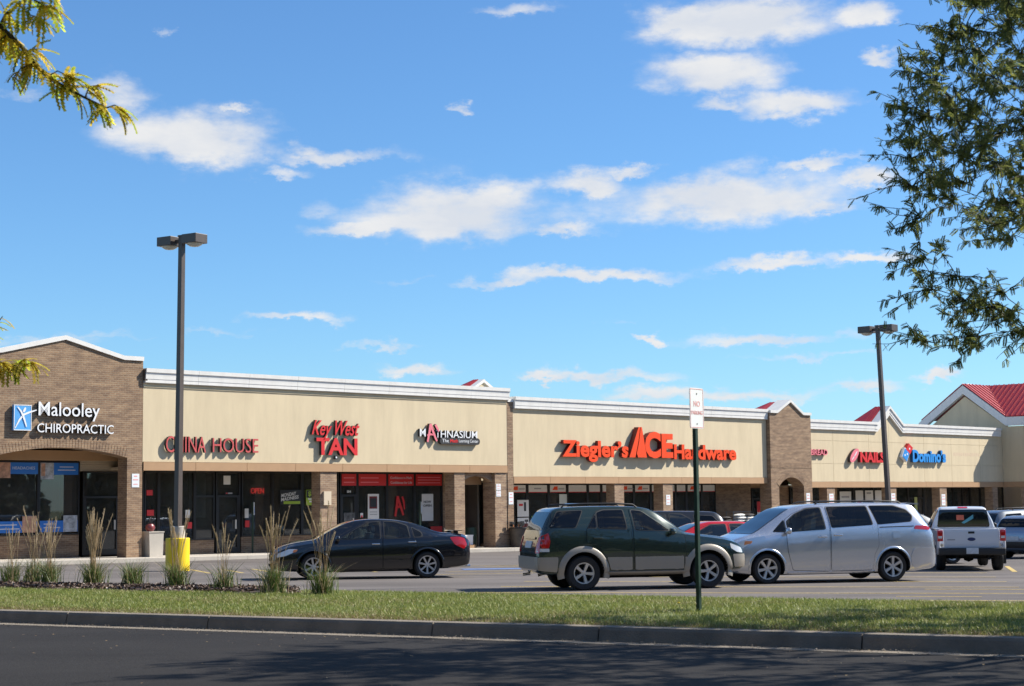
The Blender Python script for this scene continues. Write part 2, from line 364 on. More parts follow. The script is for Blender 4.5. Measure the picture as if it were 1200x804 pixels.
# ------------------------------------------------------------------ mesh helpers
class MB:
    def __init__(s): s.v = []; s.f = []; s.m = []
    def quad_box(s, x0, x1, y0, y1, z0, z1, mi=0):
        b = len(s.v)
        s.v += [(x0, y0, z0), (x1, y0, z0), (x1, y1, z0), (x0, y1, z0), (x0, y0, z1), (x1, y0, z1), (x1, y1, z1), (x0, y1, z1)]
        for q in ((0, 3, 2, 1), (4, 5, 6, 7), (0, 1, 5, 4), (1, 2, 6, 5), (2, 3, 7, 6), (3, 0, 4, 7)):
            s.f.append(tuple(b + i for i in q)); s.m.append(mi)
        return s
    box = quad_box
    def prism(s, poly, a0, a1, fn, mi=0, mi_side=None):
        """poly: 2-D outline, a0..a1 the depth, fn(p, q, a) -> xyz"""
        n = len(poly); b = len(s.v)
        s.v += [fn(p, q, a0) for p, q in poly] + [fn(p, q, a1) for p, q in poly]
        s.f.append(tuple(b + i for i in range(n))); s.m.append(mi)
        s.f.append(tuple(b + n + i for i in reversed(range(n)))); s.m.append(mi)
        for i in range(n):
            j = (i + 1) % n
            s.f.append((b + i, b + n + i, b + n + j, b + j)); s.m.append(mi if mi_side is None else mi_side)
        return s
    def tube(s, pts, rad, n=6, mi=0, cap=True):
        pts = [Vector(p) for p in pts]; b = len(s.v); k = len(pts)
        prev = None
        for i, p in enumerate(pts):
            t = (pts[min(i + 1, k - 1)] - pts[max(i - 1, 0)])
            if t.length < 1e-9: t = Vector((0, 0, 1))
            t.normalize()
            if prev is None:
                a = t.orthogonal().normalized()
            else:
                a = (prev - t * prev.dot(t))
                a = a.normalized() if a.length > 1e-6 else t.orthogonal().normalized()
            prev = a; c = t.cross(a)
            r = rad[i] if hasattr(rad, '__len__') else rad
            for j in range(n):
                th = 2 * PI * j / n
                s.v.append(tuple(p + (a * math.cos(th) + c * math.sin(th)) * r))
        for i in range(k - 1):
            for j in range(n):
                j2 = (j + 1) % n
                s.f.append((b + i * n + j, b + i * n + j2, b + (i + 1) * n + j2, b + (i + 1) * n + j)); s.m.append(mi)
        if cap:
            s.f.append(tuple(b + j for j in reversed(range(n)))); s.m.append(mi)
            s.f.append(tuple(b + (k - 1) * n + j for j in range(n))); s.m.append(mi)
        return s
    def lathe(s, prof, n=24, axis='z', c=(0, 0, 0), mi=0):
        """prof: (radius, height) pairs"""
        b = len(s.v)
        for r, h in prof:
            for j in range(n):
                t = 2 * PI * j / n; x, y = r * math.cos(t), r * math.sin(t)
                p = (x, y, h) if axis == 'z' else ((x, h, y) if axis == 'y' else (h, x, y))
                s.v.append((p[0] + c[0], p[1] + c[1], p[2] + c[2]))
        for i in range(len(prof) - 1):
            for j in range(n):
                j2 = (j + 1) % n
                s.f.append((b + i * n + j, b + i * n + j2, b + (i + 1) * n + j2, b + (i + 1) * n + j)); s.m.append(mi)
        return s
    def mesh(s, name, mats, smooth=None, fix=True):
        me = bpy.data.meshes.new(name)
        me.from_pydata(s.v, [], s.f)
        for m in mats: me.materials.append(m)
        if len(mats) > 1: me.polygons.foreach_set('material_index', s.m)
        if fix:
            bm = bmesh.new(); bm.from_mesh(me); bmesh.ops.recalc_face_normals(bm, faces=bm.faces); bm.to_mesh(me); bm.free()
        if smooth is not None:
            me.polygons.foreach_set('use_smooth', [True] * len(me.polygons)); me.set_sharp_from_angle(angle=R(smooth))
        me.update()
        return me
    def build(s, name, mats, parent=None, smooth=None, fix=True):
        mats = mats if isinstance(mats, (list, tuple)) else [mats]
        return link(name, s.mesh(name, mats, smooth, fix), parent)

def link(name, data, parent=None):
    o = bpy.data.objects.new(name, data); COL.objects.link(o)
    if parent is not None: o.parent = parent
    return o
def empty(name, loc=(0, 0, 0), rz=0.0):
    o = bpy.data.objects.new(name, None); COL.objects.link(o)
    o.location = loc; o.rotation_euler = (0, 0, rz); o.empty_display_size = 0.3
    return o
def tag(o, label=None, cat=None, group=None, kind=None):
    if label: o['label'] = label
    if cat: o['category'] = cat
    if group: o['group'] = group
    if kind: o['kind'] = kind
    return o
def copy_tree(o, parent=None):
    c = o.copy(); COL.objects.link(c)
    if parent is not None: c.parent = parent
    for ch in list(o.children): copy_tree(ch, c)
    return c
def np_mesh(name, verts, faces, mats, parent=None, smooth=False):
    """verts (n,3), faces (m,k) numpy arrays, all faces with k corners"""
    me = bpy.data.meshes.new(name)
    m, k = faces.shape
    me.vertices.add(len(verts)); me.loops.add(m * k); me.polygons.add(m)
    me.vertices.foreach_set('co', np.ascontiguousarray(verts, dtype=np.float32).ravel())
    me.loops.foreach_set('vertex_index', np.ascontiguousarray(faces, dtype=np.int32).ravel())
    me.polygons.foreach_set('loop_start', np.arange(0, m * k, k, dtype=np.int32))
    if smooth: me.polygons.foreach_set('use_smooth', np.ones(m, dtype=bool))
    me.update(calc_edges=True); me.validate()
    me.materials.append(mats)
    return link(name, me, parent)

# ------------------------------------------------------------------ text
_fontcache = {}
def text_mesh(body, bold=0.0, shear=0.0, depth=0.0):
    cu = bpy.data.curves.new("txt", 'FONT')
    cu.body = body; cu.size = 1; cu.extrude = depth; cu.offset = bold; cu.shear = shear; cu.resolution_u = 3
    o = bpy.data.objects.new("txt", cu); COL.objects.link(o)
    dg = bpy.context.evaluated_depsgraph_get()
    me = bpy.data.meshes.new_from_object(o.evaluated_get(dg))
    bpy.data.objects.remove(o); bpy.data.curves.remove(cu)
    return me
def islands(me):
    n = len(me.vertices); par = list(range(n))
    def find(a):
        while par[a] != a: par[a] = par[par[a]]; a = par[a]
        return a
    for e in me.edges:
        a, b = find(e.vertices[0]), find(e.vertices[1])
        if a != b: par[a] = b
    d = {}
    for i in range(n): d.setdefault(find(i), []).append(i)
    return list(d.values())
def text_parts(parent, body, box, yf, depth, front, side, bold=0.0, shear=0.0, name='letter', split=True, slant=0.0):
    """lettering of ink box (x0,x1,z0,z1) standing in the parent's x-z plane, front at y=yf, going back by depth"""
    me = text_mesh(body, bold, shear, 0.5)
    co = np.array([v.co for v in me.vertices]); lo, hi = co.min(0), co.max(0)
    x0, x1, z0, z1 = box
    P = np.empty_like(co)
    P[:, 0] = x0 + (co[:, 0] - lo[0]) / (hi[0] - lo[0]) * (x1 - x0)
    P[:, 2] = z0 + (co[:, 1] - lo[1]) / (hi[1] - lo[1]) * (z1 - z0) + slant * (P[:, 0] - x0)
    P[:, 1] = yf + (0.5 - co[:, 2]) * depth
    polys = [tuple(p.vertices) for p in me.polygons]
    zs = co[:, 2]
    ms = [0 if min(zs[list(p)]) > 0.49 else 1 for p in polys]
    groups = []
    if split:
        isl = [(P[i, 0].min(), P[i, 0].max(), i) for i in islands(me)]
        isl.sort(key=lambda t: t[0])
        for a, b, idx in isl:
            if groups and a < groups[-1][1] - 0.35 * min(b - a, groups[-1][1] - groups[-1][0]):
                groups[-1][1] = max(groups[-1][1], b); groups[-1][2] += idx
            else: groups.append([a, b, list(idx)])
    else: groups = [[0, 0, list(range(len(P)))]]
    for _, _, idx in groups:
        remap = {v: k for k, v in enumerate(idx)}
        mb = MB(); mb.v = [tuple(P[i]) for i in idx]
        for p, m_ in zip(polys, ms):
            if p[0] in remap: mb.f.append(tuple(remap[i] for i in p)); mb.m.append(m_)
        lo_ = mb.build(name, [front, side], parent, fix=False)
        if not split and len(body) > 1: lo_['kind'] = 'stuff'
    bpy.data.meshes.remove(me)

# ------------------------------------------------------------------ site frame
TH = R(45)
D2, N2 = Vector((math.cos(TH), math.sin(TH), 0)), Vector((math.sin(TH), -math.cos(TH), 0))
P0 = Vector((-13.412, 60.587, 0))
def gz(x, y): return -0.0043 * x - 0.0055 * (y - 36)        # the lot falls gently to the shops
def fpt(u, w, v): p = P0 + D2 * u + N2 * w; return Vector((p.x, p.y, v))
KP, KS, KT = Vector((-0.04, 18.72, 0)), Vector((0.878, -0.479, 0)), Vector((0.479, 0.878, 0))
def kpt(s, t, z): p = KP + KS * s + KT * t; return (p.x, p.y, z)
class FB(MB):
    """mesh builder in facade coordinates: u along the front, w out of the wall, v up"""
    def __init__(s, u0): super().__init__(); s.u0 = u0
    def fbox(s, u0, u1, w0, w1, v0, v1, mi=0):
        return s.quad_box(u0 - s.u0, u1 - s.u0, -w1, -w0, v0, v1, mi)
    def fprism(s, poly, w0, w1, mi=0, ms=None):
        return s.prism(poly, w0, w1, lambda p, q, a: (p - s.u0, -a, q), mi, ms)
    def fprof(s, poly, u0, u1, mi=0):
        """poly in (w, v), swept along u"""
        return s.prism(poly, u0, u1, lambda p, q, a: (a - s.u0, -p, q), mi)
def froot(name, u0, w=0.0, v=0.0):
    return empty(name, fpt(u0, w, v), TH)

# ------------------------------------------------------------------ the setting
g = MB(); g.v = [(-2500, -2500, -2.2), (2500, -2500, -2.2), (2500, 2500, -2.2), (-2500, 2500, -2.2)]; g.f = [(0, 1, 2, 3)]; g.m = [0]
tag(g.build("ground", SOIL), kind='structure')

# parking lot: one tilted sheet
lv, lf = [], []
nx, ny = 24, 20
for j in range(ny + 1):
    for i in range(nx + 1):
        x, y = -75 + 190 * i / nx, 10 + 170 * j / ny
        lv.append((x, y, gz(x, y)))
# keep the lot behind the verge: clip by the kerb direction
b = bmesh.new()
vs = [b.verts.new(p) for p in lv]
for j in range(ny):
    for i in range(nx):
        k = j * (nx + 1) + i
        b.faces.new((vs[k], vs[k + 1], vs[k + nx + 2], vs[k + nx + 1]))
bmesh.ops.bisect_plane(b, geom=b.verts[:] + b.edges[:] + b.faces[:], plane_co=kpt(0, 5.2, 0), plane_no=KT, clear_inner=True)
me = bpy.data.meshes.new("parking_lot"); b.to_mesh(me); b.free(); me.materials.append(LOT)
lot = tag(link("parking_lot", me), kind='structure')

def strip(name, prof, s0, s1, m, ns=40, wob=0.0):
    """sheet along the kerb: prof is (t, z) pairs"""
    V, Fc = [], []
    for i in range(ns + 1):
        s = s0 + (s1 - s0) * i / ns
        for t, z in prof: V.append(kpt(s, t, z + (random.uniform(-wob, wob) if wob else 0)))
    k = len(prof)
    for i in range(ns):
        for j in range(k - 1):
            Fc.append((i * k + j, (i + 1) * k + j, (i + 1) * k + j + 1, i * k + j + 1))
    mb = MB(); mb.v = V; mb.f = Fc; mb.m = [0] * len(Fc)
    return mb.build(name, m, smooth=60)
ROADZ = 0.355
o = strip("road", [(-7.3, ROADZ - .02), (-4, ROADZ + .02), (-0.42, ROADZ - .004)], -60, 60, ROAD, 60); tag(o, kind='structure')
o = strip("verge", [(0.14, 0.485), (1.0, .505), (3, 0.53), (4.6, 0.51), (5.45, 0.48), (6.1, 0.25), (6.9, -0.12)], -60, 60, SOIL, 200, 0.012); tag(o, kind='structure')
o = strip("near_verge", [(-60, 0.3), (-14, 0.45), (-7.45, 0.46)], -80, 80, SOIL, 30); tag(o, kind='structure')
# kerb: separate lengths with open joints, each a top and face with a gutter pan
kroot = tag(empty("kerb", kpt(0, 0, 0), math.atan2(KS.y, KS.x)), kind='structure')
joints = [-21.0, -18.0, -15.0, -12.0, -9.0, -6.4, -4.15, -1.0, 1.05, 3.9, 7.0, 10, 13]
kmesh_prof = [(-0.42, ROADZ - .30), (-0.42, ROADZ), (-0.03, ROADZ - 0.012), (0.0, 0.462), (0.02, 0.492), (0.15, 0.5), (0.15, ROADZ - .30)]
for a, c in zip(joints[:-1], joints[1:]):
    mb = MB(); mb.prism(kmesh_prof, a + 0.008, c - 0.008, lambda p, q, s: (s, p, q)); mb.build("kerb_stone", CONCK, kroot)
# near kerb
nk = tag(empty("near_kerb", kpt(0, -7.3, 0), math.atan2(KS.y, KS.x)), kind='structure')
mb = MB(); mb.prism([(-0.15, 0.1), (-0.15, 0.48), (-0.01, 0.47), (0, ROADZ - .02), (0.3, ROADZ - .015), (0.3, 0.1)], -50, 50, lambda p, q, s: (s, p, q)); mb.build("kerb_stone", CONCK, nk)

# painted lines on the lot
def paint_line(p, q, wd, m=YELLOWP, name="parking_line", dz=0.005):
    p, q = Vector((*p, 0)), Vector((*q, 0)); dr = (q - p).normalized(); n = Vector((-dr.y, dr.x, 0)) * wd / 2
    mb = MB(); k = max(1, int((q - p).length / 1.0))
    for i in range(k + 1):
        c = p + (q - p) * i / k
        for sg in (1, -1):
            a = c + n * sg; mb.v.append((a.x, a.y, gz(a.x, a.y) + dz))
    for i in range(k): mb.f.append((2 * i, 2 * i + 1, 2 * i + 3, 2 * i + 2)); mb.m.append(0)
    return mb.build(name, m, lot)
rowd = Vector((math.cos(R(-11)), math.sin(R(-11)), 0)); rowp = Vector((-rowd.y, rowd.x, 0))
c0 = Vector((4.9, 36.6, 0))
for k in range(-2, 6):
    c = c0 + rowp * (2.75 * k)
    L0 = 5.3 if k > -2 else 0.5
    paint_line(((c - rowd * L0).x, (c - rowd * L0).y), ((c + rowd * 5.6).x, (c + rowd * 5.6).y), 0.14)
paint_line((13.9, 48.6), (12.85, 44.2), 0.13)
paint_line((8.3, 34.9), (10.6, 34.4), 0.12); paint_line((7.1, 32.1), (8.6, 31.75), 0.12)
hd = Vector((0.33, -0.94, 0))
for k in range(6):
    a = Vector((-9.6 + 0.92 * k, 50.9, 0)); e = a + hd * 3.6
    paint_line((a.x, a.y), (e.x, e.y), 0.11)
for k in range(5):
    a = Vector((-5.2 + 1.5 * k, 51.6 + 0.35 * k, 0)); e = a + Vector((0.94, 0.33, 0)) * (0.8 if k % 2 else 1.5)
    paint_line((a.x - 1.4, a.y - .4), (e.x + 1.0, e.y), 0.12)
for k in range(4):
    paint_line((-2.4 + .5 * k, 45.2 + 2.1 * k), (1.0 + .4 * k, 45.9 + 2.1 * k), 0.12)
paint_line((-1.5, 49.2), (0.2, 49.5), 0.9, BLUEP, "accessible_bay_marking", 0.009)
# grit in the gutter
gr = np.random.default_rng(41); ng = 2600; gs = gr.uniform(-13, 8.5, ng); gt = -np.abs(gr.gamma(1.3, .22, ng)) - .02
gP = np.stack([KP.x + KS.x * gs + KT.x * gt, KP.y + KS.y * gs + KT.y * gt, np.where(gt > -.42, ROADZ + .004, ROADZ + .022)], 1)
gq = gr.uniform(.003, .011, ng)[:, None]; ga = gr.uniform(0, 2 * PI, ng); gx = np.stack([np.cos(ga), np.sin(ga), 0 * ga], 1); gy = np.stack([-np.sin(ga), np.cos(ga), 0 * ga + .3], 1)
GRIT = leaf_mat("grit", (.06, .05, .04), (.26, .21, .16), 0)
tag(np_mesh("gutter_grit", np.stack([gP - gx * gq, gP + gx * gq, gP + gy * gq + np.array([0, 0, .004])], 1).reshape(-1, 3), np.arange(3 * ng).reshape(-1, 3), GRIT), kind='stuff')
# tar-sealed cracks wandering over the lot
TAR = mat("tar_seal", (0.05, 0.05, 0.052), 0.7)
for k in range(9):
    x, y = random.uniform(-12, 14), random.uniform(33, 60); pts = []
    a = random.choice([-0.2, 0.3, 1.3]) + random.uniform(-.2, .2)
    for i in range(22):
        pts.append((x, y)); a += random.uniform(-.22, .22); x += math.cos(a) * .5; y += math.sin(a) * .5
    mb = MB()
    for i, (x, y) in enumerate(pts):
        wd = 0.03 + 0.02 * random.random()
        mb.v += [(x, y - wd, gz(x, y) + .003), (x + wd * .5, y + wd, gz(x, y) + .003)]
        if i: mb.f.append((2 * i - 2, 2 * i - 1, 2 * i + 1, 2 * i)); mb.m.append(0)
    mb.build("crack_seal", TAR, lot)

# pavement in front of and under the arcade, in concrete slabs
pav = tag(empty("pavement", fpt(0, 0, 0), TH), kind='structure')
uu = -12.0
while uu < 66:
    ue = uu + 2.29
    def slab(w0, w1):
        mb = MB()
        for (u, w) in ((uu + .006, w0), (ue - .006, w0), (ue - .006, w1), (uu + .006, w1)):
            q = fpt(u, w, 0); z = gz(q.x, q.y)
            mb.v.append((u, -w, z + 0.135))
        for (u, w) in ((uu + .006, w0), (ue - .006, w0), (ue - .006, w1), (uu + .006, w1)):
            q = fpt(u, w, 0); mb.v.append((u, -w, gz(q.x, q.y) - 0.3))
        for q in ((0, 1, 2, 3), (7, 6, 5, 4), (0, 4, 5, 1), (1, 5, 6, 2), (2, 6, 7, 3), (3, 7, 4, 0)): mb.f.append(q); mb.m.append(0)
        mb.build("paving_slab", CONC, pav)
    slab(1.0, 0.012); slab(0.0, -2.6)
    mb = MB()
    for (u, w) in ((uu + .004, 1.2), (ue - .004, 1.2), (ue - .004, 1.01), (uu + .004, 1.01)):
        q = fpt(u, w, 0); mb.v.append((u, -w, gz(q.x, q.y) + 0.138 - (0.012 if w > 1.1 else 0)))
    for i in range(4): x, y, z = mb.v[i]; mb.v.append((x, y, z - .45))
    for q in ((0, 1, 2, 3), (7, 6, 5, 4), (0, 4, 5, 1), (1, 5, 6, 2), (2, 6, 7, 3), (3, 7, 4, 0)): mb.f.append(q); mb.m.append(0)
    mb.build("kerb_stone", CONC, pav)
    uu = ue

# ------------------------------------------------------------------ buildings
def storefront(root, u0, us, v0, v1, w, bulk=0.6, doors=(), transoms=(), glass=GLASS, bulkmat=BRICK):
    fw, fd = 0.055, 0.12
    for i in range(len(us) - 1):
        a, c = us[i] + 0.004, us[i + 1] - 0.004
        isd = i in doors
        lo = v0 if isd else v0 + bulk
        f = FB(u0)
        f.fbox(a, a + fw, w, w + fd, lo, v1); f.fbox(c - fw, c, w, w + fd, lo, v1)
        f.fbox(a + fw, c - fw, w, w + fd, v1 - fw, v1); f.fbox(a + fw, c - fw, w, w + fd, lo, lo + (0.2 if isd else fw))
        if isd or i in transoms: f.fbox(a + fw, c - fw, w + .003, w + fd + .002, 2.16 + min(0, v0), 2.24 + min(0, v0))
        if isd:
            f.fbox(a + fw, a + fw + .09, w + .01, w + fd - .01, lo + .2, 2.16 + min(0, v0)); f.fbox(c - fw - .09, c - fw, w + .01, w + fd - .01, lo + .2, 2.16 + min(0, v0))
        fo = f.build("door" if isd else "window", DARKFRAME, root)
        p = FB(u0); p.fbox(a + fw, c - fw, w + .05, w + .062, lo + .05, v1 - fw); p.build("pane", glass, fo)
        if isd:
            h = FB(u0); h.fbox(c - .25, c - .22, w + fd, w + fd + .06, lo + .9, lo + 1.25); h.build("handle", WHITE, fo)
        elif bulk > 0.05:
            bk = FB(u0); bk.fbox(a - .004, c + .004, w - .2, w + .09, v0 - .6, lo); bk.build("bulkhead", bulkmat, root)

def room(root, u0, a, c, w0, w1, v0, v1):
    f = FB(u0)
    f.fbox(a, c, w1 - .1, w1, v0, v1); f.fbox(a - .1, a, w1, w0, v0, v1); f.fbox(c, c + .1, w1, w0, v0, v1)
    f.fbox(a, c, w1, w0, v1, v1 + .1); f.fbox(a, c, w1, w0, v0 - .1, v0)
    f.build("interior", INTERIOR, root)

CORN = [(0.0, 0.0), (0.10, 0.0), (0.115, 0.015), (0.115, 0.13), (0.128, 0.14), (0.131, 0.25), (0.138, 0.33), (0.152, 0.365), (0.178, 0.378), (0.182, 0.52), (-0.32, 0.52), (-0.32, 0.0)]
def cornice(root, u0, us, v, k=1.0):
    for a, c in zip(us[:-1], us[1:]):
        f = FB(u0); f.fprof([(w, v + q * k) for w, q in CORN], a + .005, c - .005); f.build("cornice", WHITE, root)
def fascia(root, u0, us, v0, v1, w=0.03):
    for a, c in zip(us[:-1], us[1:]):
        f = FB(u0); f.fbox(a + .007, c - .007, -.25, w, v0, v1); f.build("fascia_board", FASCIA, root)
def column(root, u0, a, c, v1, w0=-0.55, w1=-0.03, m=BRICKL):
    f = FB(u0); f.fbox(a, c, w0, w1, -1.2, v1); return f.build("column", m, root)
def arch_curve(ua, uc, vs, vp, n=24):
    r = ((uc - ua) ** 2 / 4 + (vp - vs) ** 2) / (2 * (vp - vs)); cu, cv = (ua + uc) / 2, vp - r
    t = math.asin((uc - ua) / 2 / r)
    return [(cu + r * math.sin(-t + 2 * t * i / n), cv + r * math.cos(-t + 2 * t * i / n)) for i in range(n + 1)], (cu, cv, r, t)
def voussoirs(root, u0, ua, uc, vs, vp, depth, w, th=0.115, m=BRICK):
    """soldier-course bricks standing round an arch"""
    _, (cu, cv, r, t) = arch_curve(ua, uc, vs, vp)
    n = int(2 * t * r / th); f = FB(u0)
    for i in range(n):
        a0 = -t + 2 * t * (i + .06) / n; a1 = -t + 2 * t * (i + .94) / n
        pr = 0.006 * random.random()
        f.fprism([(cu + r * math.sin(a0), cv + r * math.cos(a0)), (cu + (r + depth) * math.sin(a0), cv + (r + depth) * math.cos(a0)),
                  (cu + (r + depth) * math.sin(a1), cv + (r + depth) * math.cos(a1)), (cu + r * math.sin(a1), cv + r * math.cos(a1))], w - .05, w + .012 + pr)
    f.build("arch_bricks", m, root)
def coping(root, u0, line, w0, w1, th=0.15):
    """white metal cap following a gable line"""
    poly = [(u, v) for u, v in line] + [(u, v + th) for u, v in reversed(line)]
    f = FB(u0); f.fprism(poly, w0, w1); return f.build("coping", WHITE, root)
def shell(root, u0, a, c, w_back, v_top):
    """flat roof, sides and back of a block"""
    f = FB(u0); f.fbox(a + .02, c - .02, w_back, -0.62, v_top - .25, v_top); f.build("flat_roof", mat_roof, root)
    f = FB(u0); f.fbox(a + .02, c - .02, w_back - .3, w_back, -1, v_top + .3); f.build("rear_wall", STUCCO, root)
mat_roof = mat("roof_membrane", (0.5, 0.5, 0.48), 0.9, var=0.1)
def gable_roof(root, uc, half, v_eave, v_peak, w_front, w_back, u0, name="gable_roof", th=0.05):
    """little metal roof behind a gable, hipped at its back"""
    wr = w_front - (w_front - w_back) * .35
    for sg in (-1, 1):
        pts = [(uc, w_front - .02, v_peak), (uc, wr, v_peak), (uc + sg * half, w_back, v_eave), (uc + sg * half, w_front - .02, v_eave)]
        mb = MB(); mb.v = [(u - u0, -w, v) for u, w, v in pts] + [(u - u0, -w, v + th) for u, w, v in pts]
        mb.f = [(0, 1, 2, 3), (7, 6, 5, 4), (0, 4, 5, 1), (1, 5, 6, 2), (2, 6, 7, 3), (3, 7, 4, 0)]; mb.m = [0] * 6
        o = mb.build(name, REDROOF, root)
        for k in range(3):
            t = (k + .5) / 3; w = w_front - .02 + (wr - w_front) * t; r = MB()
            r.tube([(uc - u0, -w, v_peak + th), (uc + sg * half - u0, -w, v_eave + th)], .025, 4); r.build("roof_rib", REDROOF, o)
    mb = MB(); pts = [(uc, wr, v_peak + .01), (uc - half, w_back, v_eave + .01), (uc + half, w_back, v_eave + .01)]
    mb.v = [(u - u0, -w, v) for u, w, v in pts] + [(u - u0, -w, v + th) for u, w, v in pts]; mb.f = [(0, 1, 2), (5, 4, 3), (0, 3, 4, 1), (1, 4, 5, 2), (2, 5, 3, 0)]; mb.m = [0] * 5
    return mb.build(name, REDROOF, root)

# --- brick gabled building (left)
U0 = -6.03
br = tag(froot("shop_building", U0), "brown brick gabled shop with a broad arched opening, at the left end of the row", "building", kind='thing')
arc, _ = arch_curve(-5.42, -0.31, 3.56, 3.88)
GL = [(-6.03, 7.02), (-5.23, 7.02), (-2.82, 7.60), (-0.49, 7.02), (0.31, 7.02)]
poly = [(-6.03, -1)] + GL + [(0.31, -1), (-0.31, -1)] + list(reversed(arc)) + [(-5.42, -1)]
f = FB(U0); f.fprism(poly, -0.6, 0.0); f.build("front_wall", BRICK, br)
coping(br, U0, GL, -0.66, 0.06)
voussoirs(br, U0, -5.42, -0.31, 3.56, 3.88, 0.32, 0.0)
# beam and soffit behind the arch
f = FB(U0); f.fbox(-5.4, 1.0, -2.1, -1.75, 3.50, 3.85); f.build("lintel", FASCIA, br)
f = FB(U0); f.fbox(-6.0, .3, -2.5, -0.62, 3.92, 4.05); f.build("soffit", SOFFIT, br)
for k in range(5):
    f = FB(U0); f.fbox(-0.95, 1.75, -2.3, -2.13 - .008 * (k % 2), 3.13 + .08 * k, 3.203 + .08 * k); f.build("siding_board", SOFFIT, br)
storefront(br, U0, [-5.6, -2.57, -0.95], 0.02, 3.47, -2.2, bulk=0.85)
storefront(br, U0, [-0.82, 0.72, 1.74], 0.12, 3.12, -2.2, bulk=0.02, doors=(0,))
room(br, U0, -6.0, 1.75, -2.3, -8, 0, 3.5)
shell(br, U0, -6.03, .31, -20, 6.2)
f = FB(U0); f.fbox(-6.03, -5.75, -20, -.62, -1, 6.9); f.build("side_wall", BRICK, br)
f = FB(U0); f.fbox(0.03, 0.31, -20, -2.4, 3.95, 6.95); f.build("side_wall", BRICK, br)
f = FB(U0); f.fbox(0.315, .42, -.3, .12, 6.32, 6.72); f.build("scupper", BRONZE, br)

# --- beige block with three shops
U1 = 0.32
b1 = tag(froot("shop_building", U1), "tall beige shop block with three red and dark signs above its storefronts", "building", kind='thing')
f = FB(U1); f.fbox(.32, 18.60, -.3, 0, 3.43, 6.235); f.build("front_wall", STUCCO, b1)
f = FB(U1); f.fbox(.33, 18.59, -.1, 0.028, 6.09, 6.12); f.build("trim_bead", STUCCO, b1)
j1 = [.34, 2.59, 4.86, 7.15, 9.48, 11.79, 14.0, 16.36, 18.66]
cornice(b1, U1, j1, 6.24)
fascia(b1, U1, [.34, 2.56, 4.85, 7.13, 9.45, 11.74, 14.06, 16.34, 18.58], 3.12, 3.42)
f = FB(U1); f.fbox(.34, 18.5, -2.5, -.26, 3.19, 3.27); f.build("soffit", SOFFIT, b1)
f = FB(U1); f.fbox(1.76, 17.9, -2.4, -2.2, 3.15, 3.22); f.build("header", DARKFRAME, b1)
column(b1, U1, 8.38, 9.19, 3.17, -.58)
column(b1, U1, 15.50, 16.09, 3.17, -.62)
f = FB(U1); f.fbox(17.86, 18.585, -.75, -.02, -1.2, 3.115); f.build("column", BRICKL, b1)
f = FB(U1); f.fbox(18.60, 18.955, -.75, 0.01, -1.2, 6.18); f.build("brick_pier", BRICK, b1)
f = FB(U1); f.fbox(18.60, 18.96, -.75, 0.05, 6.18, 6.30); f.build("coping", WHITE, b1)
# arch between the last two columns
arc, _ = arch_curve(16.09, 17.86, 2.72, 2.98)
f = FB(U1); f.fprism([(16.09, 3.18), (17.86, 3.18)] + list(reversed(arc)), -0.5, -0.2); f.build("arch", BRICKL, b1)
f = FB(U1); f.fbox(16.0, 17.9, -1.2, -0.9, 2.62, 3.17); f.build("lintel", FASCIA, b1)
f = FB(U1); f.fbox(16.75, 17.5, -2.6, -2.1, -1, 3.16); f.build("brick_return", BRICKL, b1)
f = FB(U1); f.fbox(17.5, 19.0, -3.4, -3.2, -1, 3.16); f.build("brick_return", BRICK, b1)
storefront(b1, U1, [1.76, 2.38, 3.98, 4.88], 0.05, 3.15, -2.2, bulk=.5, transoms=(2,))
storefront(b1, U1, [4.94, 6.08], 0.05, 3.15, -2.2, doors=(0,))
storefront(b1, U1, [6.14, 7.63, 9.10, 10.98], 0.05, 3.15, -2.2, bulk=.58)
storefront(b1, U1, [11.04, 11.94], 0.03, 3.15, -2.2, doors=(0,))
storefront(b1, U1, [11.95, 13.56, 15.10, 16.72], 0.03, 3.15, -2.2, bulk=.35)
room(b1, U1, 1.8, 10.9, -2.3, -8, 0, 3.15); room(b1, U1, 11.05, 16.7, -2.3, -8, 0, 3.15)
# tan blinds behind the upper glass
f = FB(U1); f.fbox(6.2, 7.57, -2.36, -2.33, 2.86, 3.08); f.build("blind", TANWALL, b1)
f = FB(U1); f.fbox(7.68, 9.05, -2.36, -2.33, 1.85, 3.08); f.build("blind", TANWALL, b1)
f = FB(U1); f.fbox(9.15, 9.9, -2.36, -2.33, 1.85, 3.08); f.build("blind", TANWALL, b1)
f = FB(U1); f.fbox(2.45, 3.92, -2.6, -2.57, 1.5, 3.08); f.build("blind", mat("grey_blind", (0.09, 0.085, 0.075), .9, var=.1), b1)
f = FB(U1); f.fbox(4.05, 4.8, -2.6, -2.57, 1.4, 3.08); f.build("blind", BLIND, b1)
f = FB(U1); f.fbox(8.5, 8.86, -.05, .05, 1.82, 2.35); f.build("meter_box", mat("meter_box", (.6, .5, .36), .6), b1)
shell(b1, U1, .32, 18.9, -20, 5.9)
# little red-roofed gable behind the parapet
gu = 20.1
f = FB(U1); f.fprism([(gu - .75, 5.5), (gu - .75, 6.9), (gu - .0, 7.34), (gu + .75, 6.9), (gu + .75, 5.5)], -3.2, -3.0); f.build("gable_wall", STUCCO, b1)
f = FB(U1)
for sg in (-1, 1): f.fprism([(gu, 7.26), (gu, 7.40), (gu + sg * .9, 6.88), (gu + sg * .9, 6.74)], -3.3, -2.94)
f.build("rake_board", WHITE, b1)
gable_roof(b1, gu, .9, 6.86, 7.36, -3.3, -4.3, U1)

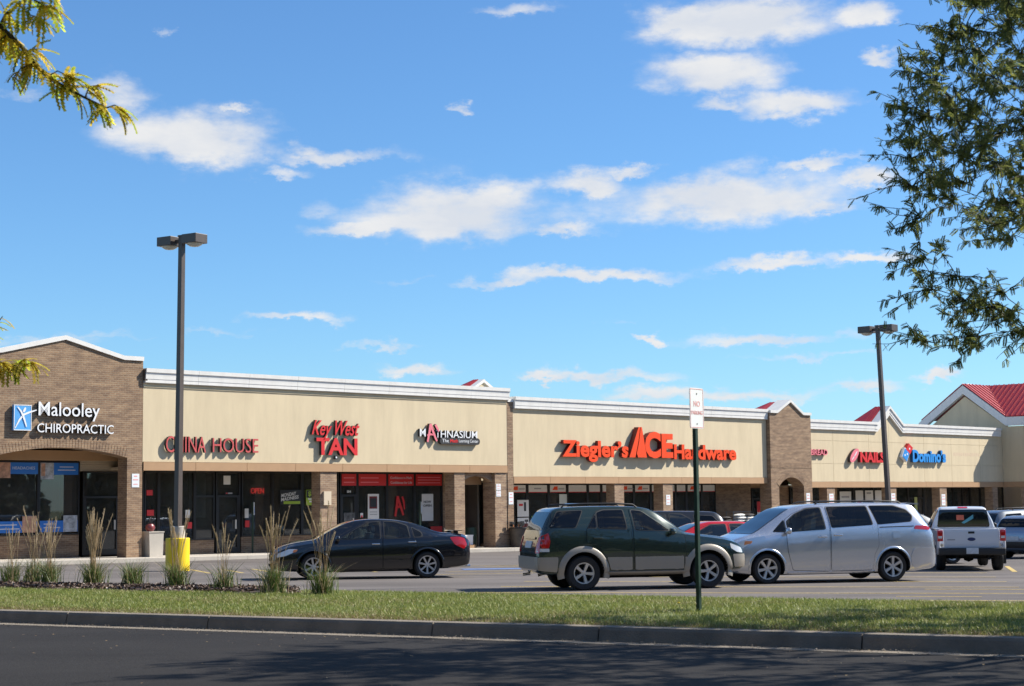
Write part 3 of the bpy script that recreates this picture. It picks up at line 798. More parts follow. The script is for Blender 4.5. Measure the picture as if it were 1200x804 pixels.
# --- hardware store block
U2 = 18.96
b2 = tag(froot("shop_building", U2), "long beige hardware store block between brick pier and narrow brick gabled tower", "building", kind='thing')
f = FB(U2); f.fbox(18.965, 37.18, -.3, -.01, 2.96, 5.895); f.build("front_wall", STUCCO, b2)
f = FB(U2); f.fbox(18.97, 37.17, -.1, 0.018, 5.76, 5.79); f.build("trim_bead", STUCCO, b2)
j2 = [18.97 + 2.276 * k for k in range(9)]
cornice(b2, U2, j2, 5.90)
fascia(b2, U2, j2, 2.66, 2.95, 0.02)
f = FB(U2); f.fbox(18.97, 37.1, -2.5, -.26, 2.74, 2.82); f.build("soffit", SOFFIT, b2)
column(b2, U2, 25.55, 26.2, 2.73, -.55); column(b2, U2, 29.0, 29.7, 2.73, -.62)
us = [19.2, 20.7, 21.9, 23.3, 24.55, 25.95, 26.9, 27.85]
storefront(b2, U2, us, -.25, 2.72, -2.2, bulk=.3)
storefront(b2, U2, [28.15, 29.25, 30.5, 31.2], -.25, 2.72, -2.2, bulk=.3)
storefront(b2, U2, [31.25, 32.4, 33.25, 34.45, 35.6], -.25, 2.72, -2.2, bulk=.3)
f = FB(U2); f.fbox(35.62, 37.6, -2.4, -2.15, -1, 2.73); f.build("brick_return", BRICK, b2)
f = FB(U2); f.fbox(27.87, 28.12, -2.4, -2.12, -1, 2.73); f.build("brick_return", BRICK, b2)
room(b2, U2, 19.1, 35.6, -2.3, -8, -.3, 2.72)
for (a, c) in ((30.55, 31.1), (31.4, 32.3), (32.5, 33.2), (33.4, 34.35), (34.6, 35.5), (25.0, 25.8), (29.4, 30.4)):
    f = FB(U2); f.fbox(a, c, -2.37, -2.34, .1, 2.28); f.build("blind", BLIND, b2)
shell(b2, U2, 18.97, 37.1, -20, 5.5)

# --- narrow brick tower with arched doorway
U3 = 37.2
b3 = tag(froot("tower", U3), "narrow brown brick gabled tower with small arched doorway beside the hardware store", "tower", kind='thing')
arc, _ = arch_curve(37.86, 40.02, 2.50, 2.97)
G3 = [(37.2, 6.26), (37.72, 6.26), (38.97, 6.84), (39.95, 6.20), (40.75, 6.16)]
G3 = [(37.2, 6.24), (37.80, 6.24), (38.95, 6.84), (40.05, 6.20), (40.75, 6.20)]
poly = [(37.2, -1)] + G3 + [(40.75, -1), (40.02, -1)] + list(reversed(arc)) + [(37.86, -1)]
f = FB(U3); f.fprism(poly, -.5, 0.22); f.build("front_wall", BRICK, b3)
coping(b3, U3, G3, -.55, 0.30, 0.14)
voussoirs(b3, U3, 37.86, 40.02, 2.50, 2.97, .28, .22)
f = FB(U3)
for k in range(26): f.fbox(37.24 + k * .135, 37.36 + k * .135, .15, .232, 3.45, 3.64)
f.build("soldier_course", BRICK, b3)
f = FB(U3); f.fbox(37.22, 40.73, -6, -.5, 5.9, 6.1); f.build("flat_roof", mat_roof, b3)
gable_roof(b3, 38.95, 1.2, 6.24, 6.84, -.56, -1.9, U3)
f = FB(U3); f.fbox(38.61, 40.39, -2.4, -2.2, 2.45, 2.73); f.build("lintel", FASCIA, b3)
f = FB(U3); f.fbox(40.4, 42.0, -2.45, -2.2, -1, 2.978); f.build("brick_return", BRICK, b3)
f = FB(U3); f.fbox(37.25, 42.0, -2.5, -.51, 2.98, 3.06); f.build("soffit", SOFFIT, b3)
f = FB(U3); f.fbox(37.6, 40.39, -2.44, -2.41, 2.45, 2.97); f.build("brick_return", BRICK, b3)
f = FB(U3); f.fbox(37.61, 38.6, -2.4, -2.15, -1, 2.975); f.build("brick_return", BRICK, b3)
f = FB(U3); f.fbox(37.25, 37.6, -2.4, -2.15, 2.735, 2.975); f.build("brick_return", BRICK, b3)
storefront(b3, U3, [38.65, 39.7, 40.35], -.3, 2.45, -2.25, bulk=.2, doors=(0,))
room(b3, U3, 38.5, 40.4, -2.35, -5, -.3, 2.5)

# --- beige block with the nail shop and the pizza shop: jointed panels and a gablet
U4 = 40.76
b4 = tag(froot("shop_building", U4), "lower beige panelled shop block with a small white edged gablet, beyond the brick tower", "building", kind='thing')
pu = [40.77, 43.05, 46.45, 48.45, 52.05, 55.0, 58.2, 60.88]
pv = [2.76, 3.72, 4.95]
for a, c in zip(pu[:-1], pu[1:]):
    for lo, hi_ in ((2.76, 3.71), (3.72, 4.92), (4.93, None)):
        def top(u):
            if u <= 47.2: return 5.50
            if u <= 48.44: return 5.50 + (u - 47.2) / 1.24 * 0.93
            if u <= 49.75: return 6.43 - (u - 48.44) / 1.31 * 0.95
            return 5.48
        if hi_: pl = [(a + .008, lo), (c - .008, lo), (c - .008, hi_), (a + .008, hi_)]
        else:
            ks = [u for u in (47.2, 48.44, 49.75) if a < u < c]
            pl = [(a + .008, lo), (c - .008, lo), (c - .008, top(c))] + [(u, top(u)) for u in reversed(ks)] + [(a + .008, top(a))]
        f = FB(U4); f.fprism(pl, -.06, 0.0); f.build("wall_panel", STUCCO, b4)
f = FB(U4); f.fprism([(40.77, 2.76), (60.88, 2.76), (60.88, 5.45), (49.75, 5.45), (48.44, 6.4), (47.2, 5.45), (40.77, 5.45)], -.3, -.062); f.build("front_wall", STUCCO, b4)
cornice(b4, U4, [40.76, 43.9, 46.95], 5.50)
cornice(b4, U4, [50.0, 53.4, 56.9, 60.6], 5.48)
# raked cornice of the gablet
LNE = [(46.95, 5.50), (47.2, 5.50), (48.44, 6.44), (49.75, 5.48), (50.0, 5.48)]
def raked(line, root, u0):
    for (w0, w1, v0, v1) in ((-.3, .115, 0, .13), (-.29, .134, .131, .37), (-.3, .182, .371, .52)):
        pl = [(u, v + v0) for u, v in line] + [(u, v + v1) for u, v in reversed(line)]
        f = FB(u0); f.fprism(pl, w0, w1); f.build("cornice", WHITE, root)
raked(LNE, b4, U4)
gable_roof(b4, 48.44, 1.5, 5.85, 6.90, -.32, -1.7, U4)
fascia(b4, U4, [40.77, 43.6, 46.45, 49.3, 52.15, 55, 57.9, 60.85], 2.45, 2.75, .02)
f = FB(U4); f.fbox(40.77, 60.8, -2.5, -.26, 2.52, 2.58); f.build("soffit", SOFFIT, b4)
for a, c in ((42.44, 43.15), (48.41, 49.1), (53.65, 54.39), (59.6, 60.2)): column(b4, U4, a, c, 2.5, -.55)
storefront(b4, U4, [42.0, 43.9, 45.3], -.35, 2.5, -2.2, bulk=.3, doors=(0,))
storefront(b4, U4, [46.4, 48.0, 49.0, 50.0, 51.0], -.35, 2.5, -2.2, bulk=.3)
storefront(b4, U4, [51.9, 53.6, 55.3, 56.9], -.35, 2.5, -2.2, bulk=.3, doors=(1,))
storefront(b4, U4, [57.7, 58.6, 59.7, 60.6, 61.8, 63.2, 64.6], -.35, 2.5, -2.2, bulk=.3)
for a, c in ((45.32, 46.38), (51.02, 51.88), (56.92, 57.68)):
    f = FB(U4); f.fbox(a, c, -2.4, -2.1, -1, 2.51); f.build("brick_return", BRICK, b4)
room(b4, U4, 42, 64.6, -2.3, -8, -.4, 2.5)
for (a, c) in ((60.7, 61.7), (61.95, 63.1), (63.3, 64.5), (59.8, 60.5)):
    f = FB(U4); f.fbox(a, c, -2.37, -2.34, .0, 2.42); f.build("blind", mat("olive_blind", (.36, .36, .25), .9, var=.2, stretch=(4, 4, .3)), b4)
f = FB(U4)
for k in range(14):
    a = 55.25 + k * .21; f.fbox(a, a + .13, 0.0005, .0015, 4.25 + .02 * (k % 3), 4.46)
f.build("sign_stain", mat("sign_stain", (.60, .46, .32), .9, var=.12, vscale=6), b4)
shell(b4, U4, 40.8, 60.8, -20, 5.1)

# --- corner building with red metal roof
U5 = 60.9
b5 = tag(froot("corner_building", U5), "beige corner building with white edged gable and ribbed red metal roof at far right", "building", kind='thing')
f = FB(U5)
f.prism([(-5.15, 5.3), (-5.15, 6.1), (-2.42, 8.05), (.33, 6.1), (1.73, 6.1), (1.73, 2.76), (-.3, 2.76), (-.3, 5.3)], 0.0, .3, lambda p, q, a: (a, -p, q)); f.build("gable_wall", STUCCO, b5)
f = FB(U5); f.fbox(60.9, 66.4, 1.45, 1.75, 2.76, 6.1); f.build("front_wall", STUCCO, b5)
f = FB(U5); f.fbox(66.1, 66.4, -8, 1.44, -1, 6.1); f.build("side_wall", STUCCO, b5)
f = FB(U5); f.fbox(60.86, 66.4, -.3, 1.78, 2.45, 2.755); f.build("fascia_board", FASCIA, b5)
f = FB(U5); f.fbox(60.95, 61.6, 1.1, 1.72, -1, 2.45); f.build("column", BRICKL, b5)
f = FB(U5); f.fbox(65.7, 66.35, 1.1, 1.72, -1, 2.45); f.build("column", BRICKL, b5)
# white rakes and level trim
for (pts) in ([(-5.6, 6.02), (-2.42, 8.22), (.40, 6.14), (1.80, 6.14)],):
    f = FB(U5); pl = pts + [(p, q + .52) for p, q in reversed(pts)]
    f.prism(pl, -.22, .12, lambda p, q, a: (a, -p, q)); f.build("rake_board", WHITE, b5)
f = FB(U5); f.fbox(60.68, 66.5, 1.62, 1.97, 6.14, 6.66); f.build("cornice", WHITE, b5)
# ribbed roof: front slope of the gable, left slope of the wing
ez, rz, wr_, hw = 6.70, 8.80, -2.42, 2.82
def roof_plane(name, quad, nrib, a_edge, b_edge):
    mb = MB(); q = [Vector(p) for p in quad]
    n = (q[1] - q[0]).cross(q[2] - q[0]).normalized()
    if n.z < 0: n = -n
    mb.v = [tuple(p) for p in q] + [tuple(p + n * .05) for p in q]
    k = len(q); mb.f = [tuple(range(k)), tuple(range(2 * k - 1, k - 1, -1))] + [(i, (i + 1) % k, k + (i + 1) % k, k + i) for i in range(k)]; mb.m = [0] * len(mb.f)
    o = mb.build(name, REDROOF, b5)
    for i in range(nrib):
        t = (i + .5) / nrib
        p0 = a_edge(t); p1 = b_edge(t)
        r = MB(); r.tube([Vector(p0) + n * .07, Vector(p1) + n * .07], 0.035, 4); r.build("roof_rib", REDROOF, o)
L5 = lambda u, w, v: (u - U5, -w, v)
va = L5(60.7, .42, ez - .02); vb = L5(60.7, wr_, rz); vc = L5(60.9 + hw, wr_, rz)
lerp = lambda p, q, t: tuple(Vector(p).lerp(Vector(q), t))
roof_plane("roof_slope", [va, vb, vc], 7, lambda t: lerp(vb, vc, t), lambda t: lerp(va, vc, t))
e2 = L5(60.7, 1.95, ez - .02); r2 = L5(60.9 + hw, 1.95, rz)
roof_plane("roof_slope", [va, vc, r2, e2], 13, lambda t: L5(60.9 + hw, wr_ + t * (1.95 - wr_), rz), lambda t: (L5(60.7, wr_ + t * (1.95 - wr_), ez - .02) if wr_ + t * (1.95 - wr_) > .42 else lerp(va, vc, (.42 - wr_ - t * (1.95 - wr_)) / (.42 - wr_))))
roof_plane("roof_slope", [L5(66.7, .42, ez), L5(66.7, 1.95, ez), r2, vc], 4, lambda t: lerp(vc, r2, t), lambda t: lerp(L5(66.7, .42, ez), L5(66.7, 1.95, ez), t))
bk = L5(60.7, -5.4, ez); bk2 = L5(66.7, -5.4, ez)
roof_plane("roof_slope", [vb, bk, bk2, vc], 10, lambda t: lerp(vb, vc, t), lambda t: lerp(bk, bk2, t))
roof_plane("roof_slope", [vc, bk2, L5(66.7, .42, ez)], 1, lambda t: vc, lambda t: lerp(bk2, L5(66.7, .42, ez), t))
f = FB(U5); f.fbox(61.5, 66.0, 1.35, 1.44, 2.2, 2.76); f.build("soffit", SOFFIT, b5)

# ------------------------------------------------------------------ shop signs
def sign(label, u0, cat="sign", name="shop_sign", w=0.0, group=None):
    return tag(froot(name, u0, w), label, cat, group, 'thing')
def stroke(root, name, pts, wd, yf, depth, m, ms=None, n=1):
    """flat brush stroke given as (x, z, half width) points"""
    L_, R_ = [], []
    for i, p in enumerate(pts):
        a = Vector(pts[max(i - 1, 0)][:2]); c = Vector(pts[min(i + 1, len(pts) - 1)][:2]); t = (c - a).normalized(); nn = Vector((-t.y, t.x))
        h = p[2] if len(p) > 2 else wd
        L_.append((p[0] + nn.x * h, p[1] + nn.y * h)); R_.append((p[0] - nn.x * h, p[1] - nn.y * h))
    mb = MB()
    mb.prism(L_ + R_[::-1], yf, yf + depth, lambda p, q, a: (p, a, q), 0, 0 if ms is None else 1)
    return mb.build(name, [m] if ms is None else [m, ms], root)

# Malooley Chiropractic
s = sign("blue square emblem and white lettering reading Malooley Chiropractic on the brick gable", -4.80)
mb = MB(); mb.quad_box(0, .65, -.15, -.03, 4.43, 5.29); mb.build("emblem_panel", SKYBLUE, s)
for sg, (x0, x1, z0, z1) in enumerate(((0, .65, 4.43, 4.455), (0, .65, 5.265, 5.29), (0, .02, 4.455, 5.265), (.63, .65, 4.455, 5.265))):
    mb = MB(); mb.quad_box(x0, x1, -.158, -.1505, z0, z1); mb.build("emblem_border", SIGNWHITE, s)
stroke(s, "emblem_figure", [(.04, 4.50, .012), (.2, 4.78, .03), (.34, 4.95, .035), (.55, 5.04, .03), (.83, 5.13, .018)], .03, -.165, .012, SIGNWHITE)
stroke(s, "emblem_figure", [(.12, 5.22, .015), (.26, 5.06, .03), (.34, 4.9, .035), (.40, 4.74, .03), (.46, 4.56, .02)], .03, -.172, .006, SIGNWHITE)
mb = MB(); mb.prism([(.38 + .045 * math.cos(t * PI / 6) + .03 * math.sin(t * PI / 6), 5.12 + .085 * math.sin(t * PI / 6)) for t in range(12)], -.17, -.152, lambda p, q, a: (p, a, q)); mb.build("emblem_figure", SIGNWHITE, s)
text_parts(s, "Malooley", (.92, 3.28, 4.80, 5.42), -.14, .11, SIGNWHITE, SIGNDARK, bold=.005)
text_parts(s, "CHIROPRACTIC", (.88, 3.84, 4.38, 4.69), -.14, .11, SIGNWHITE, SIGNDARK, bold=.005)

# China House
s = sign("thin red rimmed lettering reading CHINA HOUSE on the beige wall behind the pole", 1.2)
text_parts(s, "CHINA", (0, 1.72, 3.77, 4.36), -.15, .12, mat("sign_dull_red", (.55, .085, .08), .5), SIGNDARK, bold=-.002)
text_parts(s, "HOUSE", (2.02, 4.08, 3.80, 4.33), -.15, .12, bpy.data.materials["sign_dull_red"], SIGNDARK, bold=-.002)

# Key West TAN
s = sign("red sign with slanted script Key West over block letters TAN", 7.79)
text_parts(s, "Key", (0.02, 1.02, 4.36, 5.12), -.16, .13, RED, SIGNDARK, shear=.45, bold=.012, slant=-.04)
text_parts(s, "West", (1.18, 2.42, 4.53, 5.12), -.16, .13, RED, SIGNDARK, shear=.45, bold=.012, slant=0.0)
text_parts(s, "TAN", (.25, 2.31, 3.76, 4.43), -.16, .13, RED, SIGNDARK, bold=.03)
mb = MB(); mb.quad_box(1.2, 1.32, -.12, -.03, 3.60, 3.74); mb.build("lamp_holder", SIGNDARK, s)
mb = MB(); mb.lathe([(.0, -.135), (.035, -.135), (.04, -.12)], 10, 'y', (1.26, 0, 3.67)); mb.build("lamp", SIGNWHITE, s)

# Mathnasium
s = sign("small black backed sign reading MATHNASIUM with pink brush letter above a rounded tagline bar", 13.41)
text_parts(s, "M", (.02, .34, 4.58, 4.90), -.14, .12, SIGNWHITE, SIGNDARK, bold=.006)
text_parts(s, "T", (.92, 1.12, 4.55, 4.88), -.14, .12, SIGNWHITE, SIGNDARK, bold=.02)
text_parts(s, "HNASIUM", (1.18, 3.28, 4.55, 4.86), -.14, .12, SIGNWHITE, SIGNDARK, bold=.006)
stroke(s, "letter", [(.42, 4.36, .05), (.52, 4.75, .055), (.60, 5.10, .07)], .05, -.17, .14, PINK, SIGNDARK)
stroke(s, "letter", [(.58, 5.10, .06), (.72, 4.80, .055), (.86, 4.52, .05), (.94, 4.40, .04)], .05, -.172, .138, PINK, SIGNDARK)
stroke(s, "letter", [(.40, 4.63, .035), (.60, 4.68, .04), (.74, 4.66, .03)], .04, -.168, .13, PINK, SIGNDARK)
stroke(s, "letter", [(.86, 5.08, .05), (.97, 4.92, .055), (1.06, 4.80, .03)], .04, -.17, .13, PINK, SIGNDARK)
n = 10; x0, x1, zc, hr = 1.12, 3.42, 4.42, .14
pl = [(x1 - hr + hr * math.cos(-PI / 2 + PI * i / n), zc + hr * math.sin(-PI / 2 + PI * i / n)) for i in range(n + 1)] + [(x0 + hr + hr * math.cos(PI / 2 + PI * i / n), zc + hr * math.sin(PI / 2 + PI * i / n)) for i in range(n + 1)]
mb = MB(); mb.prism(pl, -.15, -.02, lambda p, q, a: (p, a, q)); mb.build("tagline_bar", SIGNDARK, s)
text_parts(s, "The", (1.25, 1.62, 4.36, 4.50), -.156, .005, SIGNWHITE, SIGNWHITE, split=False, name="tagline")
text_parts(s, "Math", (1.70, 2.14, 4.36, 4.50), -.156, .005, RED, RED, split=False, name="tagline", bold=.02)
text_parts(s, "Learning Center", (2.2, 3.32, 4.33, 4.50), -.156, .005, SIGNWHITE, SIGNWHITE, split=False, name="tagline")

# Ziegler's ACE Hardware
s = sign("big orange-red lettering reading Ziegler's ACE Hardware on the long beige wall", 21.85)
text_parts(s, "Ziegler\u2019s", (0.0, 4.46, 3.62, 4.60), -.21, .18, ORANGERED, DARKRED, bold=.035)
# the tall A with a sloping left stroke, then C and E
def block(poly, name="letter"):
    mb = MB(); mb.prism(poly, -.30, -.03, lambda p, q, a: (p, a, q), 0, 1); mb.build(name, [ORANGERED, DARKRED], s)
block([(4.40, 3.86), (5.08, 5.27), (5.20, 5.27), (5.07, 4.66), (4.82, 3.86)])
block([(5.11, 4.62), (5.24, 5.27), (5.32, 5.27), (5.64, 3.86), (5.02, 3.86), (4.93, 4.04)])
text_parts(s, "C", (5.52, 6.66, 3.83, 5.08), -.30, .27, ORANGERED, DARKRED, bold=.05)
text_parts(s, "E", (6.72, 7.56, 3.86, 5.00), -.30, .27, ORANGERED, DARKRED, bold=.05)
text_parts(s, "Hardware", (7.74, 12.55, 3.80, 4.52), -.21, .18, ORANGERED, DARKRED, bold=.035)

# small half-hidden sign beyond the tower
s = sign("small pale red lettering half hidden by the brick tower, ending in BREAD", 40.7)
text_parts(s, "S BREAD", (-.25, 1.62, 4.14, 4.45), -.16, .13, PINK, DARKRED, bold=.02)
# Nails
s = sign("red sign reading NAILS with a tilted pink oval emblem", 44.31)
ov = [(.45 + .40 * math.cos(t * PI / 12) + .14 * math.sin(t * PI / 12), 4.16 + .36 * math.sin(t * PI / 12) + .12 * math.cos(t * PI / 12)) for t in range(24)]
mb = MB(); mb.prism(ov, -.2, -.03, lambda p, q, a: (p, a, q), 0, 1); mb.build("oval_emblem", [PINK, SIGNDARK], s)
for dx, dz in ((0, -.05), (.1, .05), (.2, .12)):
    stroke(s, "emblem_mark", [(.2 + dx, 3.98 + dz, .02), (.36 + dx, 4.1 + dz, .03), (.5 + dx, 4.27 + dz, .02)], .02, -.206, .005, SIGNWHITE)
text_parts(s, "NAILS", (1.0, 3.38, 3.79, 4.38), -.2, .17, RED, DARKRED, bold=.045)
# Domino's
s = sign("blue lettering reading Domino's beside a tilted red and blue tile emblem", 49.35)
cx, cz, r_ = .66, 4.37, .72
def dia(cx, cz, a, b, name, m, y0, y1):
    """slanted tile with half diagonals a and b"""
    mb = MB(); ax, az_ = a; bx, bz = b
    mb.prism([(cx + ax, cz + az_), (cx + bx, cz + bz), (cx - ax, cz - az_), (cx - bx, cz - bz)], y0, y1, lambda p, q, a_: (p, a_, q)); mb.build(name, m, s)
dia(.85, 4.60, (.36, .06), (-.06, .30), "emblem_tile", RED, -.22, -.03)
dia(.48, 4.26, (.40, .10), (-.08, .42), "emblem_border", SIGNWHITE, -.20, -.03)
dia(.48, 4.26, (.34, .08), (-.07, .36), "emblem_tile", SIGNBLUE, -.22, -.1)
for (x, z) in ((.85, 4.60), (.36, 4.24), (.60, 4.30)):
    mb = MB(); mb.lathe([(0, -.226), (.06, -.226), (.06, -.215)], 10, 'y', (x, 0, z)); mb.build("emblem_dot", SIGNWHITE, s)
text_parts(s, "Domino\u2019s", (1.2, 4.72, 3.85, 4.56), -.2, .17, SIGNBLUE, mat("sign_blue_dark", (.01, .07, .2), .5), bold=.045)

# ------------------------------------------------------------------ things in and on the windows
def panel(name, label, cat, u0, u1, v0, v1, m, w=-2.075, th=.01, group=None):
    o = tag(froot(name, u0, w), label, cat, group, 'thing')
    mb = MB(); mb.quad_box(0, u1 - u0, 0, th, v0, v1); mb.build("sheet", m, o)
    return o
def pr(o, x0, x1, z0, z1, m, name="print", y=-.004):
    mb = MB(); mb.quad_box(x0, x1, y, y + .003, z0, z1); mb.build(name, m, o)
def pt(o, body, box, m, bold=.0, shear=0.0, slant=0.0, y=-.006):
    text_parts(o, body, box, y, .003, m, m, bold, shear, "lettering" if len(body) > 5 else "letter", len(body) <= 5, slant)
WTXT = mat("white_print", (.62, .66, .72), .7)
o = panel("window_banner", "blue HEADACHES banner with photo of face, upper edge of brick shop window", "banner", -4.1, -2.62, 3.02, 3.42, POSTERBLUE)
pr(o, 0.0, .42, 2.88, 3.42, SKIN); pt(o, "HEADACHES", (.5, 1.36, 3.18, 3.28), WTXT)
o = panel("window_banner", "blue banner with grey photo at top of window next to the brick shop door", "banner", -2.52, -1.02, 3.0, 3.42, POSTERBLUE)
pr(o, .0, .52, 2.84, 3.42, PHOTOG); pr(o, .02, .18, 2.95, 3.4, SKIN, y=-.008)
pr(o, .75, 1.3, 3.26, 3.29, WTXT); pr(o, .68, 1.38, 3.15, 3.18, WTXT)
o = panel("window_banner", "bright blue banner along bottom of brick shop's left window with warm photo", "banner", -4.6, -2.62, 0.98, 1.38, POSTERBLUE)
pr(o, 1.4, 1.95, .98, 1.55, SKIN); pr(o, .3, 1.2, 1.24, 1.27, WTXT); pr(o, .3, 1.3, 1.1, 1.13, WTXT)
o = panel("window_banner", "bright blue banner along bottom of window nearest the brick shop door", "banner", -2.52, -1.02, 0.98, 1.38, POSTERBLUE)
pr(o, .92, 1.48, .98, 1.56, PHOTOG); pr(o, .15, .65, 1.25, 1.28, WTXT); pr(o, .15, .8, 1.12, 1.15, WTXT)
for k, (u, lb) in enumerate(((-4.15, "amber lit lamp inside brick shop window, the more left of two"), (-3.60, "amber lit lamp inside brick shop window, the more right of two"))):
    o = tag(froot("pendant_lamp", u, -3.2), lb, "lamp", "lamps glowing in the brick shop", 'thing')
    mb = MB(); mb.lathe([(.02, 2.45), (.04, 2.42), (.09, 2.24), (.10, 2.18), (.0, 2.17)], 12); mb.build("lamp_shade", LAMPGLOW, o, 40)
    mb = MB(); mb.tube([(0, 0, 2.45), (0, 0, 3.45)], .008, 5); mb.build("cord", BLACKM, o)
# China House window
o = tag(froot("neon_sign", 6.75, -2.3), "red neon OPEN sign glowing inside the Chinese restaurant window", "neon sign", None, 'thing')
text_parts(o, "OPEN", (0, .62, 2.30, 2.52), 0, .03, NEON, NEON, bold=.0)
mb = MB(); mb.quad_box(-.05, .67, .04, .06, 2.24, 2.58); mb.build("backing", BLACKM, o)
o = panel("poster", "black MONDAY MADNESS poster with lime strip in dark window left of brick column", "poster", 7.98, 9.03, 1.86, 2.44, BLACKM)
pt(o, "MONDAY", (.06, .8, 2.14, 2.28), PAPER, .02, 0.1, .13); pt(o, "MADNESS", (.05, .92, 1.98, 2.12), PAPER, .02, 0.1, .13); pr(o, .18, 1.0, 1.88, 1.99, LIME)
o = panel("poster", "lime green poster with large 5 beside the brick column", "poster", 9.28, 9.98, 1.82, 2.44, LIME)
pr(o, .02, .5, 2.12, 2.42, BLACKM); pt(o, "$5", (.1, .4, 2.16, 2.38), LIME, .03, y=-.009); pr(o, .1, .66, 2.04, 2.1, PAPER); pr(o, .16, .66, 1.94, 2.0, PAPER)
for (u, v, a, b_, m, lb) in ((5.28, 2.65, .32, .34, PAPER, "small cream notice above the Chinese restaurant door"), (6.28, 1.36, .18, .36, PAPER, "small pale notice low in Chinese restaurant window beside its door"), (6.3, 1.0, .2, .26, RED, "small red sticker low in Chinese restaurant window"),
                           (1.86, 1.5, .3, .22, RED, "red sticker low in glass beside the brick gable pier"), (1.84, 2.25, .26, .2, RED, "red sticker at head height in glass beside the brick gable pier"),
                           (3.55, 1.4, .2, .3, PAPER, "white leaflet in glass just right of tall light pole"), (3.62, 1.0, .22, .24, RED, "red leaflet in glass just right of tall light pole")):
    panel("notice", lb, "notice", u, u + a, v, v + b_, m, -2.07)
o = panel("address_number", "small pale street number over the Chinese restaurant entrance", "number", 5.35, 5.72, 2.27, 2.36, BLACKM, -2.07); pr(o, .05, .1, 2.29, 2.34, RED); pr(o, .14, .33, 2.29, 2.34, GREYTXT)
# Mathnasium window
for k, (a, c, lb, tx) in enumerate(((11.12, 11.88, "red banner above the maths shop door", 0), (12.02, 13.5, "red banner over second pane of maths shop, beside the door", 0), (13.63, 15.04, "red banner over third pane of maths shop, Confidence lettering", 1), (15.17, 16.66, "red banner over last pane of maths shop with three lines of print", 2))):
    o = panel("window_banner", lb, "banner", a, c, 2.60, 3.08, POSTERRED, -2.07, group="red banners across the maths shop")
    wd = c - a
    if tx == 1:
        pt(o, "Confidence in Math", (.1, wd - .12, 2.88, 2.98), WTXT); pt(o, "Confidence for Life", (.12, wd - .1, 2.68, 2.78), WTXT)
    else:
        for z in ((2.90, 2.72) if tx == 0 else (2.93, 2.82, 2.70)): pr(o, .1, wd * .72 if k == 1 else wd - .1, z, z + .04, PINK)
o = panel("door_number", "white number 84 on dark maths shop door glass", "number", 11.36, 11.62, 2.30, 2.42, BLACKM, -2.07); pt(o, "84", (.03, .23, 2.31, 2.41), PAPER, .02)
o = panel("decal", "pale smudged decal low on maths shop door", "decal", 11.22, 11.8, 1.0, 1.5, mat("decal_grey", (.09, .095, .1), .8, var=.8, vscale=7), -2.07)
o = panel("poster", "white framed poster with dark square in second maths shop pane", "poster", 12.50, 13.10, 1.15, 2.26, PAPER, -2.07); pr(o, .08, .5, 1.65, 2.16, DARKRED); pr(o, .12, .46, 1.72, 2.08, BLACKM, y=-.008); pr(o, .1, .5, 1.5, 1.53, GREYTXT); pr(o, .1, .5, 1.4, 1.43, GREYTXT)
o = panel("notice", "small white and red sticker at foot of maths shop pane beside door", "notice", 12.1, 12.24, 1.3, 1.48, PAPER, -2.07); pr(o, .02, .12, 1.3, 1.38, RED)
o = panel("poster", "tall white poster with black wording in last maths shop pane", "poster", 15.5, 16.15, 1.1, 2.25, PAPER, -2.07); pt(o, "NOW", (.1, .52, 1.86, 1.96), BLACKM, .03); pt(o, "OPEN", (.08, .55, 1.70, 1.80), BLACKM, .03)
o = tag(froot("window_decal", 13.95, -2.07), "big red brush letter decal on third maths shop pane", "decal", None, 'thing')
stroke(o, "letter", [(.05, 1.32, .05), (.14, 1.75, .06), (.2, 2.16, .07)], .05, 0, .006, POSTERRED)
stroke(o, "letter", [(.18, 2.15, .06), (.34, 1.75, .06), (.5, 1.36, .05)], .05, -.003, .006, POSTERRED)
stroke(o, "letter", [(.05, 1.66, .04), (.25, 1.72, .05), (.44, 1.68, .03)], .05, -.006, .006, POSTERRED)
stroke(o, "letter", [(.44, 2.14, .05), (.53, 1.9, .05), (.56, 1.6, .03)], .05, -.003, .006, POSTERRED)
o = panel("window_banner", "plain red panel at foot of last maths shop pane", "banner", 16.0, 16.66, .45, .86, POSTERRED, -2.07)
# hardware store windows
ordh = "first second third fourth fifth sixth seventh eighth ninth tenth eleventh twelfth thirteenth fourteenth fifteenth sixteenth".split()
usA = [19.2, 20.7, 21.9, 23.3, 24.55, 25.95, 26.9, 27.85, 28.15, 29.25, 30.5, 31.2, 31.25, 32.4, 33.25, 34.45, 35.6]
q = 0
for a, c in zip(usA[:-1], usA[1:]):
    if c - a < .6: continue
    q += 1
    o = panel("window_header", "white header strip over the %s hardware store pane counted from brick pier" % ordh[q - 1], "header strip", a + .1, c - .1, 2.28, 2.62, PAPER, -2.07, group="white header strips over the hardware store windows")
    pr(o, 0, c - a - .2, 2.28, 2.31, RED)
    if q in (2, 4, 8, 9, 13):
        mb = MB(); mb.prism([(.15, 2.39), (.3, 2.57), (.36, 2.55), (.5, 2.57), (.5, 2.39)], -.004, -.001, lambda p, q_, a_: (p, a_, q_)); mb.build("logo_mark", ORANGERED, o)
        pr(o, .55, .95, 2.42, 2.47, GREYTXT)
    elif q in (1, 3, 11): pr(o, .35, .8, 2.43, 2.49, GREYTXT)
o = panel("poster", "white poster with dark figure and red wording in hardware store window", "poster", 21.25, 21.98, 1.2, 1.95, PAPER, -2.06); pr(o, .42, .55, 1.45, 1.85, BLACKM); pr(o, .1, .35, 1.68, 1.78, RED)
o = panel("poster", "white poster with brown picture beneath the figure poster in hardware store window", "poster", 21.25, 21.98, .5, 1.15, PAPER, -2.06); pr(o, .36, .66, .6, .9, DARKRED); pr(o, .08, .3, .85, .95, RED)
